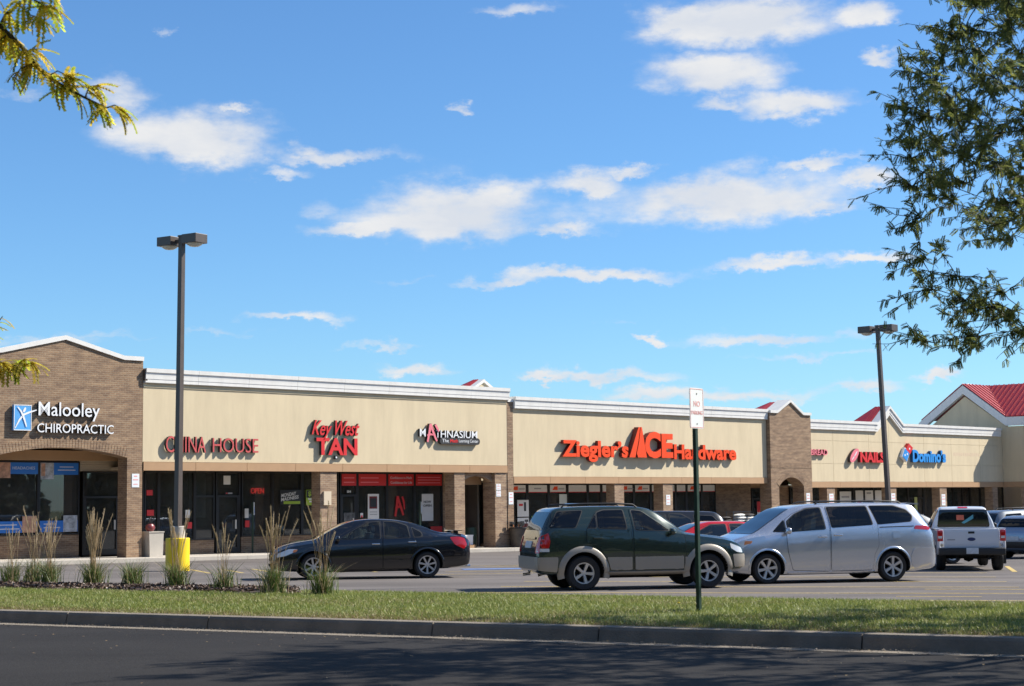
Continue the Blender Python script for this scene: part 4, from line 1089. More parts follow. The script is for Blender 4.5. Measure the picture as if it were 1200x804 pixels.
panel("poster", "pale poster in hardware store pane above roof of green SUV", "poster", 24.0, 24.5, 1.2, 2.2, BLIND, -2.06)
o = panel("poster", "red and white sale poster in tower doorway", "poster", 39.05, 39.5, 0.6, 1.75, PAPER, -2.1); pr(o, 0, .45, 1.2, 1.75, POSTERRED)
for (a, c, v0, v1, lb) in ((46.6, 47.7, 1.5, 2.25, "white poster in first nail shop pane"), (48.15, 48.9, 1.2, 2.3, "white poster with red spot in second nail shop pane"), (49.1, 49.9, 1.7, 2.3, "white poster high in third nail shop pane"), (50.1, 50.9, .9, 2.3, "tall pale poster in last nail shop pane")):
    o = panel("poster", lb, "poster", a, c, v0, v1, PAPER, -2.07, group="posters in the nail shop window")
    pr(o, .15, c - a - .2, v0 + .4, v0 + .5, RED if a == 48.15 else GREYTXT)
o = panel("poster", "pale yellow strip poster on pizza shop door glass", "poster", 54.2, 54.5, .8, 1.9, mat("pale_yellow", (.5, .55, .2), .7), -2.06)
o = panel("poster", "white notice with orange heading propped in window left of corner", "poster", 58.9, 59.9, .3, 1.05, PAPER, -2.0); pr(o, 0, 1.0, .86, 1.05, mat("orange_print", (.7, .2, .08), .6))

# fire-lane notices fixed to the piers
def pier_sign(u, w, v0, v1, wd, lb):
    o = tag(froot("pier_sign", u, w), lb, "notice", "white notices fixed to the brick piers", 'thing')
    mb = MB(); mb.quad_box(0, wd, -.012, 0, v0, v1); mb.build("plate", SIGNFACE, o)
    h = v1 - v0
    pr(o, .04, wd - .04, v0 + h * .52, v0 + h * .60, SIGNRED_FADED, y=-.015)
    pr(o, .08, wd - .08, v0 + h * .78, v0 + h * .86, SIGNRED_FADED, y=-.015); pr(o, .06, wd - .06, v0 + h * .2, v0 + h * .26, SIGNRED_FADED, y=-.015)
pier_sign(-.12, .002, 2.52, 3.0, .30, "white notice with red print on pier of the brick gable")
pier_sign(17.92, -.016, 2.38, 2.64, .27, "upper of two small notices on last column of the maths shop")
pier_sign(17.92, -.016, 2.10, 2.35, .27, "lower of two small notices on last column of the maths shop")
pier_sign(18.64, .013, 1.76, 2.28, .28, "white notice on tall narrow brick pier beside the hardware store")
pier_sign(29.2, -.026, 1.64, 2.12, .30, "white notice on second column of hardware store")
pier_sign(40.18, .225, 1.54, 2.16, .32, "white notice on brick tower beside its arch")
pier_sign(42.6, -.026, 1.5, 2.12, .4, "white notice on first column past the tower")
pier_sign(48.55, -.026, 1.5, 2.12, .4, "white notice on column between nail shop and pizza shop")
pier_sign(53.8, -.026, 1.4, 2.05, .4, "white notice on column past the pizza shop door")

# ------------------------------------------------------------------ goods and furniture on the pavement
def floorz(u, w): q = fpt(u, w, 0); return gz(q.x, q.y) + .136
def ground_thing(name, lb, cat, u, w, group=None, rz=0):
    o = tag(froot(name, u, w, floorz(u, w)), lb, cat, group, 'thing'); o.rotation_euler = (0, 0, TH + rz); return o
o = ground_thing("planter", "square cream concrete planter at foot of brick pier holding reddish pot", "planter", .80, -.1)
mb = MB(); mb.prism([(-.27, 0), (.27, 0), (.30, .86), (-.30, .86)], -.29, .29, lambda p, q, a: (p, a, q)); mb.build("planter_box", CONC, o)
mb = MB(); mb.quad_box(-.32, .32, -.31, .31, .861, .90); mb.build("rim", CONC, o)
o = tag(froot("flower_pot", .72, -.1, floorz(.8, -.1) + .9), "small reddish round pot with dry twigs on top of planter", "pot", None, 'thing')
mb = MB(); mb.lathe([(0, 0), (.1, 0), (.17, .1), (.16, .2), (.10, .27), (0, .25)], 14); mb.build("pot", mat("red_glaze", (.22, .05, .05), .3), o, 40)
mb = MB()
for k in range(7): mb.tube([(0, 0, .2), (random.uniform(-.12, .12), random.uniform(-.1, .1), random.uniform(.4, .6))], .008, 4)
mb.build("twigs", BARK, o)
# white appliances on a pallet beneath the small arch
o = ground_thing("pallet", "wooden pallet beneath white crates in arched passage", "pallet", 16.55, -1.0)
WOOD = mat("pallet_wood", (.32, .2, .11), .9, var=.2, vscale=5)
for k in range(3):
    mb = MB(); mb.quad_box(-.6, .6, -.5 + k * .42, -.40 + k * .42, 0, .1); mb.build("bearer", WOOD, o)
for k in range(6):
    mb = MB(); mb.quad_box(-.6 + k * .205, -.45 + k * .205, -.5, .46, .102, .125); mb.build("plank", WOOD, o)
PLW = mat("white_plastic", (.78, .78, .78), .4)
def crate(u, w, z, sx, sy, h, lb):
    o = tag(froot("crate", u, w, z), lb, "crate", "white crates on the pallet", 'thing')
    mb = MB(); mb.quad_box(-sx / 2, sx / 2, -sy / 2, sy / 2, 0, h * .86); mb.build("box", PLW, o)
    mb = MB(); mb.quad_box(-sx / 2 - .012, sx / 2 + .012, -sy / 2 - .012, sy / 2 + .012, h * .862, h); mb.build("lid", PLW, o)
    mb = MB(); mb.quad_box(-.08, .08, -sy / 2 - .03, -sy / 2 - .001, h * .55, h * .6); mb.build("handle", PLW, o)
zf = floorz(16.5, -1) + .127
crate(16.34, -1.0, zf, .52, .6, .72, "taller white crate on pallet in arched passage")
crate(16.92, -.92, zf, .46, .5, .42, "lower white crate in sunlight on pallet in arched passage")
o = ground_thing("barrel", "dark green ribbed barrel beside white crates in arched passage", "barrel", 17.4, -1.1)
mb = MB(); mb.lathe([(0, 0), (.26, 0), (.28, .1), (.27, .2), (.29, .32), (.28, .45), (.29, .6), (.27, .8), (.25, .86), (0, .86)], 16); mb.build("body", GREENPOST, o, 40)
# rack of garden tools against the pier
o = ground_thing("tool_bin", "large dark tool bin of rakes and brooms against the tall brick pier", "bin", 18.95, .42)
TIN = mat("dark_tin", (.07, .06, .05), .5, var=.4, vscale=4)
mb = MB(); mb.lathe([(0, .02), (.42, .02), (.46, .4), (.48, .85), (.46, .86), (.44, .5), (.0, .5)], 18); mb.build("bin_body", TIN, o, 40)
mb = MB(); mb.lathe([(.485, .80), (.50, .82), (.485, .86), (.47, .82)], 18); mb.build("rim", BLACKM, o, 40)
for k in range(11):
    x, y = random.uniform(-.32, .32), random.uniform(-.3, .3); h = random.uniform(.85, 1.12)
    t = ground_thing("garden_tool", "%s garden tool standing in dark bin by the brick pier" % ("orange handled" if k % 3 == 0 else "black handled"), "garden tool", 18.95, .42, "garden tools in the bin")
    mb = MB(); mb.tube([(x * .7, y * .7, .52), (x * 1.2, y * 1.2, h)], .016, 5); mb.build("handle", mat("tool_orange", (.7, .2, .03), .5) if k == 0 else (bpy.data.materials["tool_orange"] if k % 3 == 0 else BLACKM), t)
    mb = MB(); mb.quad_box(x * 1.2 - .09, x * 1.2 + .09, y * 1.2 - .02, y * 1.2 + .02, h, h + .1); mb.build("head", BLACKM, t)
# white sacks and plants behind the green SUV
SACK = mat("white_sack", (.72, .72, .70), .6, var=.12, vscale=6)
DSACK = mat("dark_sack", (.06, .055, .055), .5, var=.4, vscale=4)
def sack_mesh(m, seed):
    rr = random.Random(seed); mb = MB(); nx_, ny_ = 6, 5
    for sgn in (1, -1):
        b0 = len(mb.v)
        for j in range(ny_):
            for i in range(nx_):
                x, y = -1 + 2 * i / (nx_ - 1), -1 + 2 * j / (ny_ - 1)
                e = (1 - abs(x) ** 3) * (1 - abs(y) ** 3)
                mb.v.append((x * .33, y * .22, .07 + sgn * .065 * e ** .5 + (rr.uniform(-.006, .006) if e > 0 else 0)))
        for j in range(ny_ - 1):
            for i in range(nx_ - 1):
                k = b0 + j * nx_ + i; mb.f.append((k, k + 1, k + nx_ + 1, k + nx_)); mb.m.append(0)
    return mb.mesh("sack", [m], 50)
smW = [sack_mesh(SACK, k) for k in range(3)]; smD = [sack_mesh(DSACK, k) for k in range(3)]
def sack_pile(uc, w, nlay, ncol, ms, lbf, group, grp_cat="sack"):
    z0 = floorz(uc, w); k = 0
    for j in range(nlay):
        for i in range(ncol):
            o = tag(link("sack", random.choice(ms(j, i))), lbf(j, i), grp_cat, group, 'thing')
            p = fpt(uc + (i - (ncol - 1) / 2) * .68 + random.uniform(-.04, .04), w + random.uniform(-.04, .04), z0 + j * .135)
            o.location = p; o.rotation_euler = (0, random.uniform(-.03, .03), TH + random.uniform(-.12, .12)); k += 1
ordn = ["bottom", "second", "third", "fourth", "fifth", "sixth", "seventh", "eighth", "ninth", "tenth", "eleventh"]
sack_pile(35.0, .15, 10, 2, lambda j, i: smW if (j + i) % 5 else smD, lambda j, i: "%s sack, %s layer, %s stack of bagged goods under the hardware store roof" % ("striped white" if (j + i) % 5 else "dark", ordn[j], ("left", "right")[i]), "bagged goods stacked outside the hardware store")
sack_pile(33.2, .1, 9, 2, lambda j, i: smD, lambda j, i: "dark sack, %s layer, %s stack left of the white bags" % (ordn[j], ("left", "right")[i]), "dark bags stacked outside the hardware store")
sack_pile(20.2, .4, 7, 2, lambda j, i: smW, lambda j, i: "white sack, %s layer, %s stack behind the green SUV" % (ordn[j], ("left", "right")[i]), "white bags stacked by the brick pier")
POTG = leaf_mat("pot_leaves", (.03, .09, .02), (.14, .25, .05), .3)
for k, (u, lb) in enumerate(((19.85, "leafy green potted plant on white sacks, nearer the brick pier"), (20.5, "leafy green potted plant on white sacks, farther from brick pier"))):
    o = tag(froot("potted_plant", u, .42, floorz(20, .4) + .96), lb, "plant", "potted plants on the white sacks", 'thing')
    mb = MB(); mb.lathe([(0, 0), (.08, 0), (.11, .14), (0, .13)], 12); mb.build("pot", BLACKM, o)
    mb = MB()
    for i in range(60):
        a, r_, z = random.uniform(0, 2 * PI), random.uniform(0, .2), random.uniform(.14, .34); x, y = r_ * math.cos(a), r_ * math.sin(a); b0 = len(mb.v)
        mb.v += [(x, y, z), (x + random.uniform(-.07, .07), y + random.uniform(-.07, .07), z + .05), (x + random.uniform(-.07, .07), y + random.uniform(-.07, .07), z - .03)]; mb.f.append((b0, b0 + 1, b0 + 2)); mb.m.append(0)
    mb.build("leaves", POTG, o, fix=False)
# low shelf with goods by the tower
o = ground_thing("display_shelf", "grey metal display shelf with red goods outside the hardware store beside tower", "shelf", 36.3, -1.2)
for z in (.1, .55, 1.0, 1.42):
    mb = MB(); mb.quad_box(-.75, .75, -.25, .25, z, z + .04); mb.build("shelf", mat("shelf_grey", (.2, .2, .2), .5) if z == .1 else bpy.data.materials["shelf_grey"], o)
for x in (-.74, .70):
    for y in (-.24, .20):
        mb = MB(); mb.quad_box(x, x + .04, y, y + .04, 0, 1.48); mb.build("upright", bpy.data.materials["shelf_grey"], o)
for k in range(4):
    t = tag(froot("carton", 35.85 + k * .3, -1.2, floorz(36.3, -1.2) + (1.041 if k % 2 else .591)), "%s carton on grey display shelf, %s along" % (("red", "white")[k % 2], ordn[k] if k else "first"), "carton", "cartons on the display shelf", 'thing')
    mb = MB(); mb.quad_box(-.12, .12, -.15, .15, 0, .28); mb.build("box", RED if k % 2 == 0 else PAPER, t)
    mb = MB(); mb.quad_box(-.1, .1, -.153, -.1502, .08, .16); mb.build("print", PAPER if k % 2 == 0 else GREYTXT, t)

# short dark posts with edge-on signs at the pavement edge
for (x, y, h, lb) in ((-10.1, 66.3, 2.0, "short dark post with edge-on sign before the Chinese restaurant window"), (-3.85, 70.2, 2.0, "short dark post with edge-on sign before the maths shop window")):
    o = tag(empty("sign_post", (x, y, gz(x, y) + .1), R(95)), lb, "sign post", "accessible parking sign posts on the pavement", 'thing')
    mb = MB(); mb.tube([(0, 0, 0), (0, 0, h)], .04, 8); mb.build("post", GREENPOST, o)
    mb = MB(); mb.quad_box(-.15, .15, -.065, -.045, h - .5, h - .02); mb.build("sign_plate", SIGNFACE, o)
    mb = MB(); mb.quad_box(-.12, .12, -.07, -.0655, h - .42, h - .2); mb.build("symbol_panel", SIGNBLUE, o)

# ------------------------------------------------------------------ light poles
def light_pole(x, y, h, lb, base_h, base_r, lean, yellow, rz):
    o = tag(empty("light_pole", (x, y, gz(x, y)), rz), lb, "light pole", "light poles in the parking lot", 'thing')
    if yellow:
        mb = MB(); mb.lathe([(0, 0), (base_r, 0), (base_r, base_h - .02), (base_r - .02, base_h), (0, base_h)], 40); mb.build("base", YELLOW, o, 40)
        mb = MB(); mb.lathe([(0, base_h + .001), (.21, base_h + .001), (.21, base_h + .32), (.18, base_h + .34), (0, base_h + .34)], 24); mb.build("pedestal", CONC, o, 40)
        z0 = base_h + .34
    else:
        mb = MB(); mb.lathe([(0, 0), (base_r, 0), (base_r, base_h - .03), (base_r - .03, base_h), (0, base_h)], 32); mb.build("base", CONC, o, 40)
        z0 = base_h
    lx, ly = lean
    T = lambda z: (lx * (z - z0), ly * (z - z0))
    mb = MB(); a, c = .085, .072
    tx, ty = T(h)
    mb.v = [(-a, -a, z0), (a, -a, z0), (a, a, z0), (-a, a, z0), (tx - c, ty - c, h), (tx + c, ty - c, h), (tx + c, ty + c, h), (tx - c, ty + c, h)]
    mb.f = [(0, 3, 2, 1), (4, 5, 6, 7), (0, 1, 5, 4), (1, 2, 6, 5), (2, 3, 7, 6), (3, 0, 4, 7)]; mb.m = [0] * 6
    mb.build("pole", BRONZE, o)
    mb = MB(); mb.quad_box(-.16, .16, -.16, .16, z0, z0 + .025); mb.build("flange", BRONZE, o)
    mb = MB(); mb.quad_box(tx - .09, tx + .09, ty - .09, ty + .09, h + .001, h + .05); mb.build("cap", BRONZE, o)
    for sg in (-1, 1):
        mb = MB(); mb.quad_box(min(tx + sg * .075, tx + sg * .22), max(tx + sg * .075, tx + sg * .22), ty - .05, ty + .05, h - .17, h - .07); mb.build("arm", BRONZE, o)
        xa, xb = sorted((tx + sg * .22, tx + sg * .78))
        mb = MB(); mb.quad_box(xa, xb, ty - .25, ty + .25, h - .24, h + .03)
        hd_ = mb.build("lamp_head", BRONZE, o)
        bv = hd_.modifiers.new("bevel", 'BEVEL'); bv.width = .012; bv.segments = 2
        mb = MB(); cx_ = (xa + xb) / 2
        mb.lathe([(.24, h - .242), (.21, h - .28), (.13, h - .325), (0, h - .345)], 20, 'z', (cx_, ty, 0)); mb.build("lens", mat("lamp_lens", (.55, .55, .48), .25) if "lamp_lens" not in bpy.data.materials else bpy.data.materials["lamp_lens"], hd_, 60)
    return o
light_pole(-9.75, 49.75, 9.75, "tall bronze twin-head light pole on a yellow base before the Chinese restaurant", .95, .345, (.0105, 0), True, R(-33))
light_pole(15.0, 68.5, 9.0, "bronze twin-head light pole on plain base behind the white pickup", .8, .3, (-.034, 0), False, R(-42))

# no parking sign in the verge
o = tag(empty("no_parking_sign", (2.155, 20.07, .5), R(52)), "white NO PARKING sign with faded red print on dark green post in grass", "sign", None, 'thing')
mb = MB(); mb.prism([(-.04, .03), (-.025, -.005), (.025, -.005), (.04, .03), (.03, .034), (.018, .006), (-.018, .006), (-.03, .034)], -.2, 2.16, lambda p, q, a: (p, q, a)); mb.build("post", GREENPOST, o)
pl = []
for cx_, cz_, a0 in ((.125, 2.60, 0), (-.125, 2.60, 90), (-.125, 2.18, 180), (.125, 2.18, 270)):
    pl += [(cx_ + .028 * math.cos(R(a0 + k * 30)), cz_ + .028 * math.sin(R(a0 + k * 30))) for k in range(4)]
mb = MB(); mb.prism(pl, -.012, -.007, lambda p, q, a: (p, a, q)); pla = mb.build("sign_plate", SIGNFACE, o)
for (x0, x1, z0, z1) in ((-.138, .138, 2.612, 2.618), (-.138, .138, 2.162, 2.168), (-.143, -.137, 2.17, 2.61), (.137, .143, 2.17, 2.61)):
    mb = MB(); mb.quad_box(x0, x1, -.0145, -.0125, z0, z1); mb.build("border", SIGNRED_FADED, pla)
text_parts(o, "NO", (-.07, .07, 2.41, 2.475), -.0145, .002, SIGNRED_FADED, SIGNRED_FADED, name="letter", bold=.005)
text_parts(o, "PARKING", (-.12, .12, 2.315, 2.36), -.0145, .002, SIGNRED_FADED, SIGNRED_FADED, split=False, name="lettering", bold=.005)
for z in (2.56, 2.205):
    mb = MB(); mb.lathe([(0, -.018), (.009, -.016), (.009, -.0121)], 8, 'y', (0, 0, z)); mb.build("bolt", BLACKM, o)

# ------------------------------------------------------------------ vehicles
def paint(name, c, metal=0.3, rough=0.32):
    m = mat(name, c, rough, metal, coat=1.0, spec=0.5)
    return m
CARGLASS = mat("car_glass", (0.010, 0.013, 0.015), 0.02, spec=0.9)
CARTINT = mat("car_privacy_glass", (0.004, 0.0045, 0.005), 0.03, spec=0.35)
SEETHRU = glass_mat("car_side_glass", (0.66, 0.76, 0.73), 1.0, 1.5, (0.0, 0.03))
SEETINT = glass_mat("car_tinted_glass", (0.22, 0.23, 0.24), 1.0, 1.5, (0.0, 0.02))
CABIN = mat("cabin_trim", (0.085, 0.08, 0.075), 0.8)
SEAT = mat("seat_cloth", (0.24, 0.225, 0.20), 0.9, var=.15, vscale=6)
TRIM = mat("black_trim", (0.012, 0.012, 0.012), 0.5)
UNDER = mat("underbody", (0.006, 0.006, 0.006), 0.9)
TYRE = mat("tyre_rubber", (0.018, 0.018, 0.019), 0.8, bump=.3, bscale=90)
ALLOY = mat("alloy", (0.58, 0.58, 0.58), 0.32, metal=0.75)
CHROME = mat("chrome", (0.75, 0.75, 0.75), 0.12, metal=1.0)
TAILRED = mat("tail_lamp_red", (0.55, 0.008, 0.012), 0.12, coat=1.0)
LAMPCLR = mat("head_lamp_clear", (0.72, 0.73, 0.72), 0.1, metal=.1, coat=1.0)
AMBER = mat("amber_lens", (0.75, 0.22, 0.02), 0.15, coat=1.0)
PLATE = mat("number_plate", (0.55, 0.58, 0.60), 0.5, var=.15, vscale=12)

def pchip(xk, yk, x):
    xk, yk = np.asarray(xk, float), np.asarray(yk, float)
    h = np.diff(xk); dl = np.diff(yk) / h; m = np.zeros(len(xk))
    for i in range(1, len(xk) - 1):
        if dl[i - 1] * dl[i] > 0:
            w1, w2 = 2 * h[i] + h[i - 1], h[i] + 2 * h[i - 1]
            m[i] = (w1 + w2) / (w1 / dl[i - 1] + w2 / dl[i])
    m[0], m[-1] = dl[0], dl[-1]
    i = np.clip(np.searchsorted(xk, x) - 1, 0, len(h) - 1); t = (x - xk[i]) / h[i]
    return (2 * t**3 - 3 * t**2 + 1) * yk[i] + (t**3 - 2 * t**2 + t) * h[i] * m[i] + (-2 * t**3 + 3 * t**2) * yk[i + 1] + (t**3 - t**2) * h[i] * m[i + 1]

class Body:
    """car body lofted from stations (x, z_under, z_shoulder, z_top, half_width, half_width_top); x forward, y left"""
    def __init__(s, st, tumble=0.05):
        st = np.array(sorted(st)); xs = []
        for a, c in zip(st[:-1, 0], st[1:, 0]):
            k = max(2, int((c - a) / 0.055)); xs += [a + (c - a) * i / k for i in range(k)]
        xs.append(st[-1, 0]); xs = np.array(xs)
        zb, zs, zt, wb, wt = [pchip(st[:, 0], st[:, i], xs) for i in range(1, 6)]
        V, F = [], []
        for x, b, sh, t, w, wr in zip(xs, zb, zs, zt, wb, wt):
            h = sh - b; g = max(t - sh, 0.004); ws = w - tumble * min(1, h / .5) * .75
            cr = min(0.055, g * .35); half = [
                (0, b), (w * .55, b), (w - .13, b + .004), (w - .045, b + .03), (w - .012, b + .09 * min(1, h / .5)),
                (w - .002, b + .30 * h), (w, b + .52 * h), (w - .006, b + .72 * h), (w - .022 * min(1, h / .4), b + .88 * h), (ws, sh),
            ]
            for f_ in (.12, .32, .55, .78):
                zz = sh + (g - cr) * f_; bow = .022 * math.sin(PI * f_) * min(1, g / .4)
                half.append((ws + (wr - ws) * f_ + bow, zz))
            half += [(wr + .0, sh + g - cr), (wr - .022, sh + g - cr * .45), (wr - .07, sh + g - cr * .16), (wr * .62, t + (0.0 - cr * .05)), (wr * .3, t), (0, t)]
            ring = [(y, z) for y, z in half] + [(-y, z) for y, z in reversed(half[1:-1])]
            V.append([(x, y, z) for y, z in ring])
        n = len(V[0]); s.v = [p for r in V for p in r]
        for i in range(len(V) - 1):
            for j in range(n):
                j2 = (j + 1) % n; F.append((i * n + j, (i + 1) * n + j, (i + 1) * n + j2, i * n + j2))
        F.append(tuple(range(n))); F.append(tuple((len(V) - 1) * n + j for j in reversed(range(n))))
        s.f = F; s.bvh = BVHTree.FromPolygons([Vector(p) for p in s.v], F)
        mb = MB(); mb.v = s.v; mb.f = F; mb.m = [0] * len(F); s.mb = mb
    def object(s, root, m, cuts, name="body", wins=()):
        """cuts: (x, z, radius, y_in) wheel wells"""
        mats = [m, UNDER, CABIN]
        me = s.mb.mesh(name, mats, 40); o = link(name, me, root)
        c = MB()
        for (x, z, r, yi) in cuts:
            for sg in (-1, 1):
                n = 40; pl = [(x + r * math.cos(2 * PI * i / n), z + r * math.sin(2 * PI * i / n)) for i in range(n)]
                c.prism(pl, sg * yi, sg * 1.4, lambda p, q, a: (p, a, q), 1)
        for pl in wins:      # openings right through the cabin behind the side glass
            c.prism(rnd(offset_poly(pl, -.012), .035), -1.5, 1.5, lambda p, q, a: (p, a, q), 2)
        cme = c.mesh("cut", mats); co = bpy.data.objects.new("cut", cme); COL.objects.link(co)
        md = o.modifiers.new("b", 'BOOLEAN'); md.object = co; md.operation = 'DIFFERENCE'; md.solver = 'EXACT'
        saved = o.parent; dg = bpy.context.evaluated_depsgraph_get()
        co.matrix_world = o.matrix_world
        bpy.context.view_layer.update(); dg = bpy.context.evaluated_depsgraph_get()
        nm = bpy.data.meshes.new_from_object(o.evaluated_get(dg))
        o.modifiers.clear(); o.data = nm; nm.name = name
        nm.polygons.foreach_set('use_smooth', [True] * len(nm.polygons)); nm.set_sharp_from_angle(angle=R(38))
        bpy.data.objects.remove(co)
        return o
    def drape(s, name, poly, view, off, m, root, edge=.10, depth=.02, smooth=True, holes=()):
        """lay an outline on the body. view 'L','R': (x,z) from the side; 'F','B': (y,z) from the end; 'T': (x,y) from above;
        'W': (x,y) against the windscreen from ahead and above"""
        P3 = {'L': lambda p, q: (Vector((p, 3, q)), Vector((0, -1, 0))), 'R': lambda p, q: (Vector((p, -3, q)), Vector((0, 1, 0))),
              'F': lambda p, q: (Vector((6, p, q)), Vector((-1, 0, 0))), 'B': lambda p, q: (Vector((-6, p, q)), Vector((1, 0, 0))),
              'T': lambda p, q: (Vector((p, q, 4)), Vector((0, 0, -1)))}[view]
        b = bmesh.new()
        if holes:
            es = []
            for lp in [poly] + list(holes):
                vs = [b.verts.new((p, q, 0)) for p, q in lp]; es += [b.edges.new((vs[i], vs[(i + 1) % len(vs)])) for i in range(len(vs))]
            bmesh.ops.triangle_fill(b, use_beauty=True, edges=es, normal=(0, 0, 1))
        else:
            vs = [b.verts.new((p, q, 0)) for p, q in poly]; b.faces.new(vs)
            bmesh.ops.triangulate(b, faces=b.faces[:])
        for _ in range(6):
            es = [e for e in b.edges if e.calc_length() > edge]
            if not es: break
            bmesh.ops.subdivide_edges(b, edges=es, cuts=1); bmesh.ops.triangulate(b, faces=[f_ for f_ in b.faces if len(f_.verts) > 3])
        nrm = {}; dr = None
        for v in b.verts:
            o_, dr = P3(v.co.x, v.co.y); loc, no, _, _ = s.bvh.ray_cast(o_, dr)
            if loc is None:
                loc, no, _, _ = s.bvh.find_nearest(o_ + dr * 2.1)
            if no.dot(dr) > 0: no = -no
            nrm[v] = no; v.co = loc + no * off
        bm_faces = b.faces[:]
        for f_ in bm_faces:
            f_.normal_update()
            if f_.normal.dot(dr) > 0: f_.normal_flip()
        if depth:
            be = [e for e in b.edges if len(e.link_faces) == 1]
            r = bmesh.ops.extrude_edge_only(b, edges=be)
            src = {}
            for v in [g_ for g_ in r['geom'] if isinstance(g_, bmesh.types.BMVert)]:
                best = min((u for e in v.link_edges for u in (e.other_vert(v),) if u in nrm), key=lambda u: (u.co - v.co).length)
                src[v] = nrm[best]
            for v, no in src.items(): v.co -= no * depth
        me = bpy.data.meshes.new(name); b.to_mesh(me); b.free(); me.materials.append(m)
        if smooth:
            me.polygons.foreach_set('use_smooth', [True] * len(me.polygons)); me.set_sharp_from_angle(angle=R(45))
        return link(name, me, root)

def rnd(poly, r=.04, n=3):
    """round the corners of an outline"""
    out = []; k = len(poly)
    for i in range(k):
        p0, p1, p2 = Vector(poly[i - 1]), Vector(poly[i]), Vector(poly[(i + 1) % k])
        a, c = (p0 - p1), (p2 - p1); d = min(r, a.length * .45, c.length * .45); a.normalize(); c.normalize()
        A, C = p1 + a * d, p1 + c * d
        for j in range(n + 1):
            t = j / n; out.append(tuple(A * (1 - t) ** 2 + p1 * 2 * t * (1 - t) + C * t * t))
    return out

_wheelcache = {}
def wheel_meshes(Rw, wd, spokes, rr, alloy=True):
    key = (Rw, wd, spokes, rr)
    if key in _wheelcache: return _wheelcache[key]
    h = wd / 2
    t = MB(); t.lathe([(rr, -h + .01), (rr + .02, -h), (Rw - .035, -h - .004), (Rw - .012, -h + .02), (Rw, -h + .05), (Rw, -.02), (Rw - .008, -.016), (Rw - .008, .016), (Rw, .02), (Rw, h - .05), (Rw - .012, h - .02), (Rw - .035, h + .004), (rr + .02, h), (rr, h - .01), (rr - .03, h - .06), (rr - .03, -h + .06), (rr, -h + .01)], 40, 'y')
    tm = t.mesh("wheel", [TYRE], 35)
    r = MB()      # outer face towards +y
    r.lathe([(rr - .002, h - .055), (rr + .004, h - .004), (rr - .014, h - .006), (rr - .03, h - .04)], 40, 'y')
    r.lathe([(0, h - .022), (.035, h - .02), (.055, h - .035), (.06, h - .08)], 20, 'y')
    for i in range(spokes):
        a = 2 * PI * i / spokes + PI / 2; ca, sa = math.cos(a), math.sin(a)
        w0, w1 = (.030, .044) if spokes <= 6 else (.022, .030)
        pl = [(.035, -w0), (rr - .01, -w1), (rr - .01, w1), (.035, w0)]
        b0 = len(r.v)
        for dep, k in ((h - .024, .75), (h - .07, 1.0)):
            for (p, q) in pl:
                q2 = q * k; r.v.append((p * ca - q2 * sa, dep + (.014 if p > .1 and dep > h - .05 else 0), p * sa + q2 * ca))
        for q in ((0, 1, 2, 3), (0, 4, 5, 1), (1, 5, 6, 2), (2, 6, 7, 3), (3, 7, 4, 0)): r.f.append(tuple(b0 + j for j in q)); r.m.append(0)
    rm = r.mesh("rim", [ALLOY], 30)
    d = MB(); d.lathe([(0, h - .12), (rr - .02, h - .12), (rr - .02, h - .13), (0, h - .13)], 24, 'y')
    dm = d.mesh("brake_disc", [UNDER])
    _wheelcache[key] = (tm, rm, dm); return _wheelcache[key]
def add_wheels(root, xf, xr, Rw, wd, tr, spokes, rr):
    tm, rm, dm = wheel_meshes(Rw, wd, spokes, rr)
    for x in (xf, xr):
        for sg in (1, -1):
            w = link("wheel", tm, root); w.location = (x, sg * (tr - wd / 2), Rw); w.rotation_euler = (0, random.uniform(0, 6), 0 if sg > 0 else PI)
            link("rim", rm, w); link("brake_disc", dm, w)
def box_on(root, name, c, sz, m, bevel=.01, rot=(0, 0, 0)):
    mb = MB(); mb.quad_box(-sz[0] / 2, sz[0] / 2, -sz[1] / 2, sz[1] / 2, -sz[2] / 2, sz[2] / 2)
    o = mb.build(name, m, root); o.location = c; o.rotation_euler = rot
    if bevel:
        b = o.modifiers.new("bevel", 'BEVEL'); b.width = min(bevel, min(sz) * .45); b.segments = 3
        o.data.polygons.foreach_set('use_smooth', [True] * len(o.data.polygons))
    return o
def mirror_part(B, root, x, z, m, sides='LR'):
    for sg in (1, -1):
        loc = B.bvh.ray_cast(Vector((x, sg * 3, z)), Vector((0, -sg, 0)))[0]
        mb = MB()
        n, k = 14, 7
        for j in range(k + 1):
            ph = PI * j / k
            for i in range(n):
                t = 2 * PI * i / n; cx_, cz_ = math.cos(t), math.sin(t)
                rx = abs(cx_) ** .7 * (1 if cx_ > 0 else -1); rz_ = abs(cz_) ** .7 * (1 if cz_ > 0 else -1)
                mb.v.append((.06 * math.cos(ph) * (1.25 if math.cos(ph) > 0 else .7), .115 * rx * max(.02, math.sin(ph)) ** .6, .075 * rz_ * max(.02, math.sin(ph)) ** .6))
        for j in range(k):
            for i in range(n): i2 = (i + 1) % n; mb.f.append((j * n + i, j * n + i2, (j + 1) * n + i2, (j + 1) * n + i)); mb.m.append(0)
        o = mb.build("mirror", m, root, 50); o.location = loc + Vector((.02, sg * .13, .05))
        s_ = MB(); s_.quad_box(-.03, .03, min(-sg * .16, 0), max(-sg * .16, 0), -.05, -.02); s_.build("mirror_arm", TRIM, o)
def handle_part(B, par, x, z, side, m):
    sg = 1 if side == 'L' else -1
    loc = B.bvh.ray_cast(Vector((x, sg * 3, z)), Vector((0, -sg, 0)))[0]
    return box_on(par, "door_handle", loc + Vector((0, sg * .025, 0)), (.20, .03, .032), m, .012)
